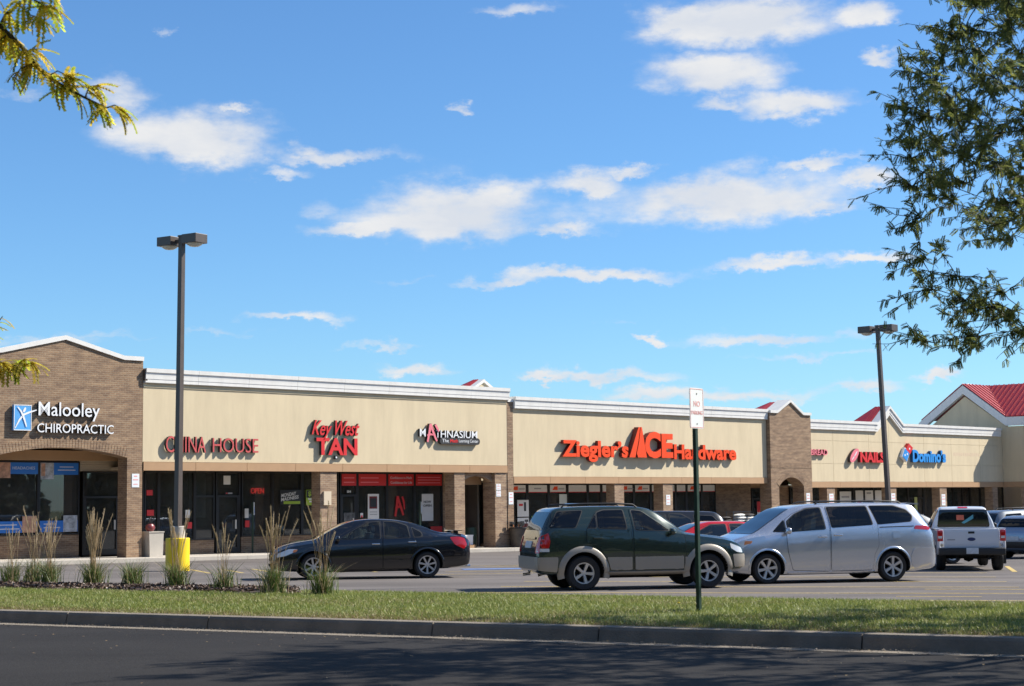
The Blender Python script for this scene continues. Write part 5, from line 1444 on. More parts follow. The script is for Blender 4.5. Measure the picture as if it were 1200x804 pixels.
def offset_poly(poly, d):
    c = Vector((sum(p[0] for p in poly) / len(poly), sum(p[1] for p in poly) / len(poly))); out = []
    for p in poly:
        v = Vector(p) - c; out.append(tuple(c + v * (1 + d / max(v.length, .05))))
    return out
THRU = (SEETHRU, SEETINT)
def glazing(B, par, wp, wm, o0):
    hole = [rnd(offset_poly(wp, -.008), .03)] if wm in THRU else ()
    B.drape("window_seal", rnd(offset_poly(wp, .026), .05), par[1], o0, TRIM, par[0], depth=.004, holes=hole)
    return B.drape("window", rnd(wp, .035), par[1], o0 + .003, wm, par[0], depth=.004)
def door_set(B, root, poly, side, m, win, handle, hm=None, lower=None):
    """door skin a hair proud of a dark shut gap, its window and handle as sub-parts"""
    hl = [rnd(offset_poly(wp, .004), .03) for wp, wm in win if wm in THRU]
    B.drape("shut_gap", rnd(offset_poly(poly, .010), .05), side, .002, UNDER, root, depth=0, holes=hl)
    d_ = B.drape("door", rnd(poly, .05), side, .007, m, root, depth=.006, holes=hl)
    for wp, wm in win: glazing(B, (d_, side), wp, wm, .0095)
    handle_part(B, d_, handle[0], handle[1], side, hm or m)
    return d_
def side_win(B, root, poly, side, wm):
    return glazing(B, (root, side), poly, wm, .004)
def seat(root, x, y, z0, h=.62, wd=.46, tilt=.2):
    """front or rear seat back with head restraint"""
    o = empty("seat", (x, y, z0)); o.parent = root
    mb = MB(); n = 7
    for i in range(n):
        t = i / (n - 1); w = wd / 2 * (1 - .22 * t ** 2); d = .07 - .02 * t; xx = -tilt * h * t
        mb.v += [(xx - d, -w, h * t), (xx + d, -w * .9, h * t), (xx + d * 1.2, 0, h * t), (xx + d, w * .9, h * t), (xx - d, w, h * t)]
    for i in range(n - 1):
        for j in range(5): j2 = (j + 1) % 5; mb.f.append((i * 5 + j, i * 5 + j2, (i + 1) * 5 + j2, (i + 1) * 5 + j)); mb.m.append(0)
    mb.f.append(tuple((n - 1) * 5 + j for j in range(5))); mb.m.append(0); mb.build("seat_back", SEAT, o, 40)
    box_on(o, "head_restraint", (-tilt * (h + .12), 0, h + .10), (.10, .26, .17), SEAT, .045)
    return o
def steering(root, x, y, z):
    mb = MB(); n = 20
    mb.tube([(-.06 * math.sin(2 * PI * i / n), .18 * math.cos(2 * PI * i / n), .18 * math.sin(2 * PI * i / n)) for i in range(n + 1)], .014, 6)
    o = mb.build("steering_wheel", TRIM, root, 60); o.location = (x, y, z); return o
def arc_band(x, z, r0, r1, a0, a1, n=20):
    return [(x + r1 * math.cos(R(a0 + (a1 - a0) * i / n)), z + r1 * math.sin(R(a0 + (a1 - a0) * i / n))) for i in range(n + 1)] + \
           [(x + r0 * math.cos(R(a1 - (a1 - a0) * i / n)), z + r0 * math.sin(R(a1 - (a1 - a0) * i / n))) for i in range(n + 1)]
def flare(B, root, x, z, r0, r1, th, m, side, name="wheel_arch_flare", a0=-14, a1=194):
    """swelling moulding round a wheel opening"""
    sg = 1 if side == 'L' else -1; mb = MB(); n = 30; k = 5
    for i in range(n + 1):
        a = R(a0 + (a1 - a0) * i / n)
        for j in range(k + 1):
            t = j / k; r = r0 + (r1 - r0) * t
            px, pz = x + r * math.cos(a), z + r * math.sin(a)
            loc = B.bvh.ray_cast(Vector((px, sg * 3, pz)), Vector((0, -sg, 0)))[0]
            if loc is None: loc = B.bvh.find_nearest(Vector((px, sg * .9, pz)))[0]
            y0 = abs(loc.y)
            mb.v.append((px, sg * (y0 + th * (1 - t ** 2.2) + .003 - (.02 if j == k else 0)), pz))
        r = r0; mb.v.append((x + r * math.cos(a), sg * (abs(mb.v[-k - 1][1]) - .10), z + r * math.sin(a)))
    w = k + 2
    for i in range(n):
        for j in range(k): mb.f.append((i * w + j, i * w + j + 1, (i + 1) * w + j + 1, (i + 1) * w + j)); mb.m.append(0)
        mb.f.append((i * w, (i + 1) * w, (i + 1) * w + k + 1, i * w + k + 1)); mb.m.append(0)
    return mb.build(name, m, root, 50)
def vehicle(name, lb, cat, x, y, heading):
    return tag(empty(name, (x, y, gz(x, y) + .004), heading), lb, cat, "vehicles in the parking lot", 'thing')

# ---- green off-roader, seen from its right side
def green_suv():
    t = vehicle("parked_suv", "dark green SUV with beige lower cladding, parked nose to nose with silver minivan", "SUV", 2.55, 36.62, R(13))
    P = paint("paint_green", (0.019, 0.036, 0.028), .25, .24); CL_ = mat("cladding_beige", (0.33, 0.295, 0.245), .45, metal=.25)
    B = Body([(-2.33, .50, .70, .76, .74, .66), (-2.315, .42, .80, .90, .80, .72), (-2.28, .38, .95, 1.02, .855, .77), (-2.24, .36, 1.05, 1.14, .88, .79), (-2.16, .34, 1.18, 1.33, .895, .755),
              (-2.05, .33, 1.24, 1.53, .90, .715), (-1.95, .33, 1.265, 1.665, .905, .69), (-1.80, .33, 1.27, 1.715, .91, .675), (-.8, .33, 1.25, 1.738, .915, .665), (-.1, .33, 1.22, 1.715, .915, .655),
              (.15, .33, 1.205, 1.665, .915, .65), (.55, .33, 1.16, 1.43, .915, .69), (.95, .33, 1.115, 1.165, .91, .76), (1.2, .33, 1.08, 1.13, .905, .76), (1.75, .34, 1.00, 1.06, .89, .72), (2.0, .36, .93, .985, .86, .66),
              (2.12, .38, .85, .91, .81, .60), (2.2, .42, .74, .80, .74, .52), (2.235, .50, .64, .68, .66, .46)])
    B.object(t, P, [(1.355, .37, .43, .52), (-1.355, .37, .43, .52)], wins=[[(-2.06, 1.31), (-1.86, 1.625), (-1.33, 1.645), (-1.52, 1.30)], [(-1.25, 1.29), (-1.03, 1.60), (-.88, 1.64), (-.46, 1.645), (-.42, 1.25), (-1.03, 1.28)], [(-.22, 1.235), (-.27, 1.64), (-.05, 1.615), (.28, 1.38), (.52, 1.205)]])
    for y in (.37, -.37): seat(t, .02, y, .80, .62); seat(t, -.98, y, .80, .62)
    steering(t, .36, .37, 1.16)

    for sd in 'LR':
        q = [(-2.06, 1.31), (-1.86, 1.625), (-1.33, 1.645), (-1.52, 1.30)]
        side_win(B, t, q, sd, SEETINT)
        rd = [(-1.28, 1.24), (-1.05, 1.62), (-.9, 1.675), (-.36, 1.675), (-.30, .80), (-.30, .40), (-.82, .40), (-.90, .72), (-1.02, .88), (-1.28, 1.0)]
        dd = door_set(B, t, rd, sd, P, [([(-1.03, 1.28), (-1.03, 1.595), (-.88, 1.64), (-.46, 1.645), (-.42, 1.25)], SEETINT), ([(-1.25, 1.29), (-1.07, 1.56), (-1.07, 1.285)], SEETINT)], (-1.05, 1.08))
        B.drape("door_cladding", rnd([(-.78, .42), (-.86, .68), (-.32, .68), (-.32, .42)], .02), sd, .022, CL_, dd, depth=.02)
        fd = [(-.27, 1.24), (-.32, 1.675), (-.05, 1.655), (.30, 1.44), (.84, 1.10), (.86, .80), (.82, .40), (-.265, .40)]
        dd = door_set(B, t, fd, sd, P, [([(-.22, 1.235), (-.27, 1.64), (-.05, 1.615), (.28, 1.38), (.52, 1.205)], SEETHRU)], (-.05, 1.05))
        B.drape("door_cladding", rnd([(-.255, .42), (-.255, .68), (.80, .68), (.80, .42)], .02), sd, .022, CL_, dd, depth=.02)
        B.drape("sill", [(-.90, .335), (-.90, .395), (.92, .395), (.92, .335)], sd, .035, CL_, t, depth=.04)
        B.drape("fender_cladding", rnd([(.835, .42), (.835, .66), (.90, .66), (.92, .42)], .01), sd, .02, CL_, t, depth=.02)
        flare(B, t, 1.355, .37, .43, .565, .035, CL_, sd); flare(B, t, -1.355, .37, .43, .565, .035, CL_, sd)
        B.drape("rear_bumper", rnd([(-1.93, .40), (-1.90, .70), (-2.30, .70), (-2.31, .44)], .03), sd, .022, CL_, t, depth=.02)
        B.drape("front_bumper", rnd([(1.93, .44), (1.90, .70), (2.19, .70), (2.20, .44)], .03), sd, .018, CL_, t, depth=.02)
        B.drape("tail_lamp", rnd([(-2.10, .88), (-2.06, 1.02), (-2.10, 1.20), (-2.24, 1.12), (-2.31, .88)], .03), sd, .014, TAILRED, t, depth=.012)
        B.drape("head_lamp", rnd([(1.86, .82), (1.84, .93), (2.10, .83), (2.14, .72), (2.0, .74)], .03), sd, .012, LAMPCLR, t, depth=.01)
        B.drape("reverse_lamp", [(-2.09, .81), (-2.09, .875), (-2.31, .875), (-2.31, .81)], sd, .016, LAMPCLR, t, depth=.012)
        sg = 1 if sd == 'L' else -1
        mb = MB(); mb.tube([(-1.75, sg * .60, 1.70), (-1.7, sg * .60, 1.765), (-1.2, sg * .60, 1.785), (-.6, sg * .60, 1.785), (-.2, sg * .60, 1.76), (-.12, sg * .60, 1.70)], .018, 8); mb.build("roof_rail", TRIM, t, 60)
        B.drape("fuel_flap", rnd([(-1.78, 1.02), (-1.78, 1.17), (-1.62, 1.17), (-1.62, 1.02)], .03), sd, .004, P, t, depth=.003) if sd == 'L' else None
    for x in (-.55, -1.35):
        mb = MB(); mb.tube([(x, -.60, 1.782), (x, .60, 1.782)], .016, 6); mb.build("roof_bar", CHROME, t, 60)
    B.drape("rear_window", rnd([(-.70, 1.25), (-.62, 1.62), (.62, 1.62), (.70, 1.25)], .05), 'B', .008, CARTINT, t, depth=.006)
    B.drape("rear_bumper", rnd([(-.83, .45), (-.83, .70), (.83, .70), (.83, .45)], .03), 'B', .03, CL_, t, depth=.04)
    B.drape("tailgate_trim", rnd([(-.45, 1.06), (-.45, 1.11), (.45, 1.11), (.45, 1.06)], .02), 'B', .02, P, t, depth=.02)
    B.drape("number_plate", [(-.26, .88), (-.26, 1.02), (.26, 1.02), (.26, .88)], 'B', .015, PLATE, t, depth=.012)
    for sg in (-1, 1): B.drape("tail_lamp", rnd([(sg * .66, .78), (sg * .70, 1.12), (sg * .83, 1.10), (sg * .85, .78)], .03), 'B', .014, TAILRED, t, depth=.012)
    B.drape("windscreen", rnd([(.16, -.58), (.16, .58), (.93, .72), (.93, -.72)], .05), 'T', .006, CARGLASS, t, depth=.004)
    B.drape("front_bumper", rnd([(-.66, .47), (-.66, .66), (.66, .66), (.66, .47)], .03), 'F', .02, CL_, t, depth=.03)
    B.drape("grille", rnd([(-.36, .70), (-.40, .86), (.40, .86), (.36, .70)], .03), 'F', .012, TRIM, t, depth=.01)
    mirror_part(B, t, .50, 1.14, P)
    mb = MB(); mb.tube([(-2.2, .35, .33), (-2.36, .35, .31)], .03, 10); mb.build("exhaust_pipe", CHROME, t, 50)
    box_on(t, "chassis", (0, 0, .30), (3.2, 1.1, .12), UNDER, .03)
    add_wheels(t, 1.355, -1.355, .362, .235, .90, 5, .215)
    return t
green_suv()

# ---- black saloon, seen from its left side
def black_sedan():
    t = vehicle("parked_sedan", "black four-door sedan facing left with silver alloy wheels before the maths shop", "car", -3.73, 43.35, R(180 + 12))
    P = paint("paint_black", (0.006, 0.0065, 0.009), .2, .22)
    B = Body([(-2.53, .46, .74, .78, .66, .52), (-2.515, .36, .82, .88, .74, .58), (-2.46, .30, .93, 1.0, .82, .64), (-2.35, .27, 1.0, 1.07, .865, .68), (-2.15, .24, 1.025, 1.10, .89, .70), (-1.8, .22, 1.02, 1.125, .90, .70),
              (-1.4, .21, 1.00, 1.255, .908, .62), (-1.0, .20, .985, 1.385, .91, .575), (-.6, .19, .97, 1.452, .91, .555), (-.1, .19, .955, 1.478, .91, .55), (.3, .19, .945, 1.45, .91, .55), (.62, .19, .935, 1.36, .91, .575),
              (1.0, .19, .92, 1.19, .908, .64), (1.38, .19, .90, .99, .905, .72), (1.7, .2, .86, .945, .90, .72), (2.05, .22, .79, .875, .88, .68), (2.25, .24, .72, .80, .83, .62), (2.36, .28, .63, .71, .75, .54), (2.41, .34, .56, .62, .66, .46)], .06)
    B.object(t, P, [(1.412, .335, .385, .52), (-1.412, .335, .385, .52)], wins=[[(-.235, .985), (-.245, 1.40), (.05, 1.375), (.33, 1.235), (.78, .985)], [(-.98, 1.005), (-.93, 1.29), (-.66, 1.38), (-.365, 1.40), (-.355, .99)], [(-1.10, 1.02), (-1.05, 1.255), (-1.27, 1.13), (-1.29, 1.03)]])
    for y in (.37, -.37): seat(t, .02, y, .60, .52); seat(t, -.86, y, .60, .48, .44, .3)
    steering(t, .50, .37, .97)

    for sd in 'LR':
        fd = [(-.28, .97), (-.29, 1.425), (.05, 1.40), (.35, 1.27), (1.02, .95), (1.03, .70), (.90, .25), (-.28, .25)]
        door_set(B, t, fd, sd, P, [([(-.235, .985), (-.245, 1.40), (.05, 1.375), (.33, 1.235), (.78, .985)], SEETHRU)], (-.12, .86), CHROME)
        rd = [(-1.08, 1.0), (-.95, 1.33), (-.66, 1.41), (-.32, 1.425), (-.31, .97), (-.31, .25), (-.98, .25), (-1.02, .60), (-1.18, .76)]
        door_set(B, t, rd, sd, P, [([(-.98, 1.005), (-.93, 1.29), (-.66, 1.38), (-.365, 1.40), (-.355, .99)], SEETHRU)], (-1.03, .90), CHROME)
        side_win(B, t, [(-1.10, 1.02), (-1.05, 1.255), (-1.27, 1.13), (-1.29, 1.03)], sd, SEETHRU)
        B.drape("tail_lamp", rnd([(-1.98, 1.00), (-2.10, .82), (-2.34, .70), (-2.42, .80), (-2.36, .97), (-2.2, 1.01)], .04), sd, .010, TAILRED, t, depth=.01)
        B.drape("head_lamp", rnd([(1.86, .70), (1.80, .76), (2.02, .765), (2.28, .655), (2.31, .56), (2.1, .60)], .03), sd, .010, LAMPCLR, t, depth=.008)
        B.drape("side_marker", rnd([(1.84, .695), (1.80, .75), (1.90, .75), (1.93, .68)], .02), sd, .0125, AMBER, t, depth=.008)
        B.drape("sill", [(-.95, .20), (-.95, .245), (.95, .245), (.95, .20)], sd, .015, P, t, depth=.02)
        flare(B, t, 1.412, .335, .385, .44, .012, P, sd, "wheel_arch", -8, 188); flare(B, t, -1.412, .335, .385, .44, .012, P, sd, "wheel_arch", -8, 188)
    B.drape("rear_window", rnd([(-1.74, -.60), (-1.74, .60), (-.98, .52), (-.98, -.52)], .05), 'T', .006, CARGLASS, t, depth=.004)
    B.drape("windscreen", rnd([(.36, -.49), (.36, .49), (1.34, .68), (1.34, -.68)], .06), 'T', .006, CARGLASS, t, depth=.004)
    for sg in (-1, 1): B.drape("tail_lamp", rnd([(sg * .45, .74), (sg * .47, .90), (sg * .70, .92), (sg * .76, .76)], .03), 'B', .01, TAILRED, t, depth=.01)
    B.drape("grille", rnd([(-.32, .46), (-.36, .60), (.36, .60), (.32, .46)], .03), 'F', .01, TRIM, t, depth=.008)
    B.drape("air_intake", rnd([(-.55, .28), (-.58, .38), (.58, .38), (.55, .28)], .03), 'F', .008, UNDER, t, depth=.006)
    mb = MB(); mb.prism([(-2.33, 1.15), (-2.36, 1.165), (-2.14, 1.165), (-2.08, 1.145)], -.62, .62, lambda p, q, a: (p, a, q)); mb.build("spoiler", P, t)
    for sg in (-1, 1): box_on(t, "spoiler_post", (-2.2, sg * .5, 1.115), (.12, .05, .08), P, .015)
    mirror_part(B, t, .80, .95, P)
    for sg in (-1, 1):
        mb = MB(); mb.tube([(-2.3, sg * .5, .27), (-2.56, sg * .5, .27)], .035, 10); mb.build("exhaust_pipe", CHROME, t, 50)
    box_on(t, "chassis", (0, 0, .22), (3.2, 1.1, .1), UNDER, .03)
    add_wheels(t, 1.412, -1.412, .328, .22, .885, 7, .222)
    return t
black_sedan()

# ---- silver minivan, seen from its left side
def silver_van():
    t = vehicle("parked_minivan", "silver minivan with dark tinted side glass facing left behind the green SUV's nose", "minivan", 6.83, 39.25, R(180 + 14))
    P = paint("paint_silver", (0.60, 0.62, 0.66), .72, .24)
    B = Body([(-2.60, .40, .74, .80, .82, .68), (-2.585, .32, .80, .90, .87, .72), (-2.54, .28, 1.06, 1.18, .905, .75), (-2.45, .26, 1.17, 1.36, .93, .73), (-2.3, .25, 1.23, 1.55, .945, .71), (-2.16, .23, 1.255, 1.70, .955, .70), (-2.02, .22, 1.26, 1.745, .96, .70),
              (-1.0, .20, 1.24, 1.772, .965, .70), (0, .19, 1.205, 1.765, .965, .695), (.55, .19, 1.175, 1.725, .965, .68), (.85, .19, 1.15, 1.655, .965, .665), (1.3, .19, 1.10, 1.40, .955, .71), (1.82, .20, 1.03, 1.10, .94, .76), (2.05, .22, .97, 1.03, .92, .72),
              (2.25, .25, .88, .95, .87, .64), (2.38, .29, .78, .84, .80, .55), (2.46, .36, .66, .71, .70, .46), (2.485, .44, .58, .61, .62, .42)])
    B.object(t, P, [(1.515, .345, .40, .55), (-1.515, .345, .40, .55)], wins=[[(1.34, 1.155), (1.05, 1.40), (1.05, 1.15)], [(.115, 1.195), (.155, 1.665), (.5, 1.635), (.77, 1.52), (.985, 1.37), (.985, 1.15)], [(-1.035, 1.275), (-.965, 1.685), (-.005, 1.675), (-.055, 1.225)], [(-1.18, 1.285), (-1.05, 1.695), (-1.65, 1.685), (-1.93, 1.60), (-2.05, 1.46), (-1.99, 1.34)]])
    for y in (.42, -.42): seat(t, .36, y, .78, .64); seat(t, -.62, y, .80, .64); seat(t, -1.6, y, .80, .60)
    steering(t, .78, .42, 1.14)

    for sd in 'LR':
        side_win(B, t, [(1.34, 1.155), (1.05, 1.40), (1.05, 1.15)], sd, SEETHRU)
        fd = [(.02, 1.22), (.07, 1.685), (.5, 1.66), (.80, 1.545), (1.03, 1.40), (1.04, .95), (1.02, .70), (.92, .30), (.03, .27)]
        door_set(B, t, fd, sd, P, [([(.115, 1.195), (.155, 1.665), (.5, 1.635), (.77, 1.52), (.985, 1.37), (.985, 1.15)], SEETHRU)], (.19, 1.03), CHROME)
        rd = [(-1.16, 1.26), (-1.02, 1.70), (.03, 1.69), (-.02, 1.22), (0.0, .27), (-1.0, .28), (-1.05, .62), (-1.16, .80)]
        door_set(B, t, rd, sd, P, [([(-1.035, 1.275), (-.965, 1.685), (-.005, 1.675), (-.055, 1.225)], SEETINT)], (-.18, 1.06), CHROME)
        side_win(B, t, [(-1.18, 1.285), (-1.05, 1.695), (-1.65, 1.685), (-1.93, 1.60), (-2.05, 1.46), (-1.99, 1.34)], sd, SEETINT)
        B.drape("slide_rail", [(-1.2, 1.205), (-1.2, 1.225), (-2.05, 1.24), (-2.05, 1.22)], sd, .006, UNDER, t, depth=.002)
        B.drape("tail_lamp", rnd([(-2.05, 1.165), (-2.08, 1.245), (-2.36, 1.235), (-2.46, 1.18), (-2.43, 1.14)], .03), sd, .012, TAILRED, t, depth=.01)
        B.drape("head_lamp", rnd([(1.90, .905), (1.86, .96), (2.06, .965), (2.34, .82), (2.37, .70), (2.22, .72)], .03), sd, .012, LAMPCLR, t, depth=.01)
        B.drape("side_marker", rnd([(1.88, .90), (1.85, .955), (2.02, .955), (2.05, .87)], .02), sd, .015, AMBER, t, depth=.01)
        B.drape("fuel_flap", rnd([(-1.70, .93), (-1.70, 1.12), (-1.52, 1.12), (-1.52, .93)], .03), sd, .005, P, t, depth=.004)
        B.drape("rear_bumper", rnd([(-1.99, .30), (-1.94, .55), (-2.02, .74), (-2.57, .74), (-2.57, .36), (-2.3, .30)], .05), sd, .012, P, t, depth=.012)
        B.drape("bumper_reflector", rnd([(-2.30, .47), (-2.30, .51), (-2.5, .51), (-2.5, .47)], .015), sd, .016, TAILRED, t, depth=.01) if sd == 'R' else None
        B.drape("sill", [(-1.05, .215), (-1.05, .265), (1.05, .265), (1.05, .215)], sd, .018, P, t, depth=.02)
        flare(B, t, 1.515, .345, .40, .455, .012, P, sd, "wheel_arch", -8, 188); flare(B, t, -1.515, .345, .40, .455, .012, P, sd, "wheel_arch", -8, 188)
        sg = 1 if sd == 'L' else -1
        mb = MB(); mb.tube([(-1.9, sg * .62, 1.73), (-1.82, sg * .62, 1.785), (-1.2, sg * .62, 1.81), (-.4, sg * .62, 1.81), (.1, sg * .62, 1.80), (.22, sg * .62, 1.755)], .017, 8); mb.build("roof_rail", TRIM, t, 60)
    for x in (-.35, -1.35):
        mb = MB(); mb.tube([(x, -.62, 1.812), (x, .62, 1.812)], .015, 6); mb.build("roof_bar", TRIM, t, 60)
    B.drape("windscreen", rnd([(.84, -.60), (.84, .60), (1.80, .72), (1.80, -.72)], .06), 'T', .006, CARGLASS, t, depth=.004)
    B.drape("rear_window", rnd([(-.72, 1.27), (-.66, 1.62), (.66, 1.62), (.72, 1.27)], .05), 'B', .008, CARTINT, t, depth=.006)
    mb = MB(); mb.prism([(-2.02, 1.738), (-2.32, 1.715), (-2.34, 1.735), (-2.02, 1.765)], -.64, .64, lambda p, q, a: (p, a, q)); mb.build("spoiler", P, t)
    for sg in (-1, 1): B.drape("tail_lamp", rnd([(sg * .55, 1.14), (sg * .55, 1.22), (sg * .80, 1.24), (sg * .82, 1.14)], .02), 'B', .012, TAILRED, t, depth=.01)
    B.drape("grille", rnd([(-.50, .62), (-.46, .70), (.46, .70), (.50, .62)], .02), 'F', .01, TRIM, t, depth=.008)
    B.drape("air_intake", rnd([(-.55, .34), (-.58, .48), (.58, .48), (.55, .34)], .03), 'F', .008, UNDER, t, depth=.006)
    mirror_part(B, t, 1.02, 1.12, P)
    box_on(t, "chassis", (0, 0, .24), (3.5, 1.2, .12), UNDER, .03)
    add_wheels(t, 1.515, -1.515, .338, .225, .935, 6, .228)
    return t
silver_van()

# ---- white pickup, seen from behind
def white_pickup():
    t = vehicle("pickup_truck", "white pickup truck seen from behind with black bumper and two red tail lamps", "pickup truck", 12.36, 47.5, R(90 - 8.5))
    P = paint("paint_white", (0.66, 0.67, 0.69), .0, .35)
    zo = .06
    B = Body([(-.62, .42, 1.06, 1.55, .84, .62), (-.60, .40, 1.10, 1.62, .86, .63), (-.52, .38, 1.12, 1.665, .87, .625), (-.2, .36, 1.12, 1.69, .875, .62), (.35, .36, 1.11, 1.68, .875, .61), (.6, .36, 1.10, 1.63, .875, .62), (1.0, .36, 1.07, 1.35, .87, .68), (1.3, .36, 1.05, 1.13, .87, .74), (2.0, .38, 1.0, 1.07, .86, .72), (2.3, .42, .92, .98, .83, .68), (2.42, .5, .8, .86, .76, .6), (2.45, .55, .7, .75, .7, .56)], .04)
    B.object(t, P, [(1.6, .36, .42, .5)])
    for sd in 'LR':
        door_set(B, t, [(.02, 1.12), (.04, 1.62), (.4, 1.60), (.8, 1.38), (1.08, 1.08), (1.1, .7), (1.05, .42), (.02, .42)], sd, P, [([(.07, 1.13), (.09, 1.58), (.4, 1.56), (.75, 1.36), (.95, 1.12)], CARGLASS)], (.14, .98), TRIM)
        side_win(B, t, [(-.5, 1.14), (-.48, 1.56), (-.08, 1.59), (-.08, 1.14)], sd, CARTINT)
        sg = 1 if sd == 'L' else -1
        # bed side with wheel opening, tail lamp set in its rear corner
        out = [(-2.42, .62), (-2.42, 1.10), (-.66, 1.10), (-.66, .42), (-1.10, .42)] + [(-1.6 + .43 * math.cos(R(a)), .36 + .43 * math.sin(R(a))) for a in range(8, 173, 12)] + [(-2.1, .42), (-2.3, .50)]
        mb = MB(); mb.prism(out, sg * .80, sg * .875, lambda p, q, a: (p, a, q)); o = mb.build("bed_side", P, t)
        bv = o.modifiers.new("bevel", 'BEVEL'); bv.width = .03; bv.segments = 3; o.data.polygons.foreach_set('use_smooth', [True] * len(o.data.polygons))
        o.data.set_sharp_from_angle(angle=R(50))
        box_on(t, "tail_lamp", (-2.425, sg * .80, .935), (.05, .145, .29), TAILRED, .012)
        box_on(t, "reverse_lamp", (-2.448, sg * .80, .895), (.012, .10, .06), LAMPCLR, .004)
        box_on(t, "bed_rail", (-1.54, sg * .838, 1.112), (1.72, .10, .022), TRIM if sg == 5 else P, .008)
        mb = MB(); mb.quad_box(-1.86, -1.82, sg * .84 - .1, sg * .84 + .02, .18, .5); mb.build("mud_flap", TRIM, t)
    box_on(t, "bed_floor", (-1.53, 0, .62), (1.70, 1.56, .04), P, 0)
    box_on(t, "bed_front", (-.68, 0, .86), (.04, 1.58, .44), P, 0)
    tg = box_on(t, "tailgate", (-2.40, 0, .86), (.055, 1.42, .50), P, .014)
    box_on(tg, "tailgate_handle", (-.03, 0, .155), (.012, .16, .055), TRIM, .004)
    mb = MB(); mb.lathe([(0, -.034), (.05, -.034), (.052, -.03), (.0, -.028)], 24, 'x'); ov = mb.build("oval_emblem", mat("emblem_blue", (.01, .03, .12), .3), tg); ov.scale = (1, 2.0, .9); ov.location = (0, 0, -.02)
    box_on(tg, "tailgate_crease", (-.0285, 0, -.13), (.006, 1.25, .02), P, .003)
    mb = MB(); mb.quad_box(-.031, -.0285, .42, .62, -.045, -.018); mb.build("badge_strip", mat("badge_grey", (.25, .25, .27), .4), tg)
    bp = box_on(t, "rear_bumper", (-2.50, 0, .52), (.16, 1.70, .19), mat("bumper_black", (.018, .018, .018), .55), .03)
    box_on(bp, "number_plate", (-.083, 0, .02), (.01, .31, .155), PLATE, .003)
    for y in (-.42, .38): box_on(t, "tow_bracket", (-2.42, y, .37), (.06, .06, .14), UNDER, .01)
    mb = MB(); mb.lathe([(0, -.14), (.09, -.12), (.14, 0), (.09, .12), (0, .14)], 16, 'y', (-1.6, .0, .36)); mb.build("differential", UNDER, t, 40)
    mb = MB(); mb.tube([(-1.6, -.7, .36), (-1.6, .7, .36)], .05, 8); mb.build("rear_axle", UNDER, t, 40)
    mb = MB(); mb.tube([(-1.3, -.5, .42), (-2.35, -.55, .36)], .03, 8); mb.build("exhaust_pipe", UNDER, t, 40)
    B.drape("rear_window", rnd([(-.70, 1.13), (-.63, 1.60), (.63, 1.60), (.70, 1.13)], .05), 'B', .008, CARGLASS, t, depth=.004)
    B.drape("sticker", rnd([(-.02, 1.32), (-.02, 1.46), (.18, 1.46), (.18, 1.32)], .01), 'B', .0125, mat("sticker_orange", (.42, .09, .05), .5), t, depth=.002)
    B.drape("sticker", [(-.27, 1.36), (-.27, 1.47), (.05, 1.25), (-.02, 1.22)], 'B', .0125, mat("sticker_teal", (.06, .24, .30), .5), t, depth=.002)
    B.drape("high_brake_lamp", rnd([(-.13, 1.64), (-.13, 1.675), (.13, 1.675), (.13, 1.64)], .01), 'B', .01, TAILRED, t, depth=.008)
    B.drape("windscreen", rnd([(.62, -.56), (.62, .56), (1.27, .68), (1.27, -.68)], .05), 'T', .006, CARGLASS, t, depth=.004)
    mirror_part(B, t, .85, 1.1, TRIM)
    box_on(t, "chassis", (0, 0, .42), (4.2, .8, .14), UNDER, .03)
    add_wheels(t, 1.6, -1.6, .355, .235, .86, 5, .2)
    return t
white_pickup()

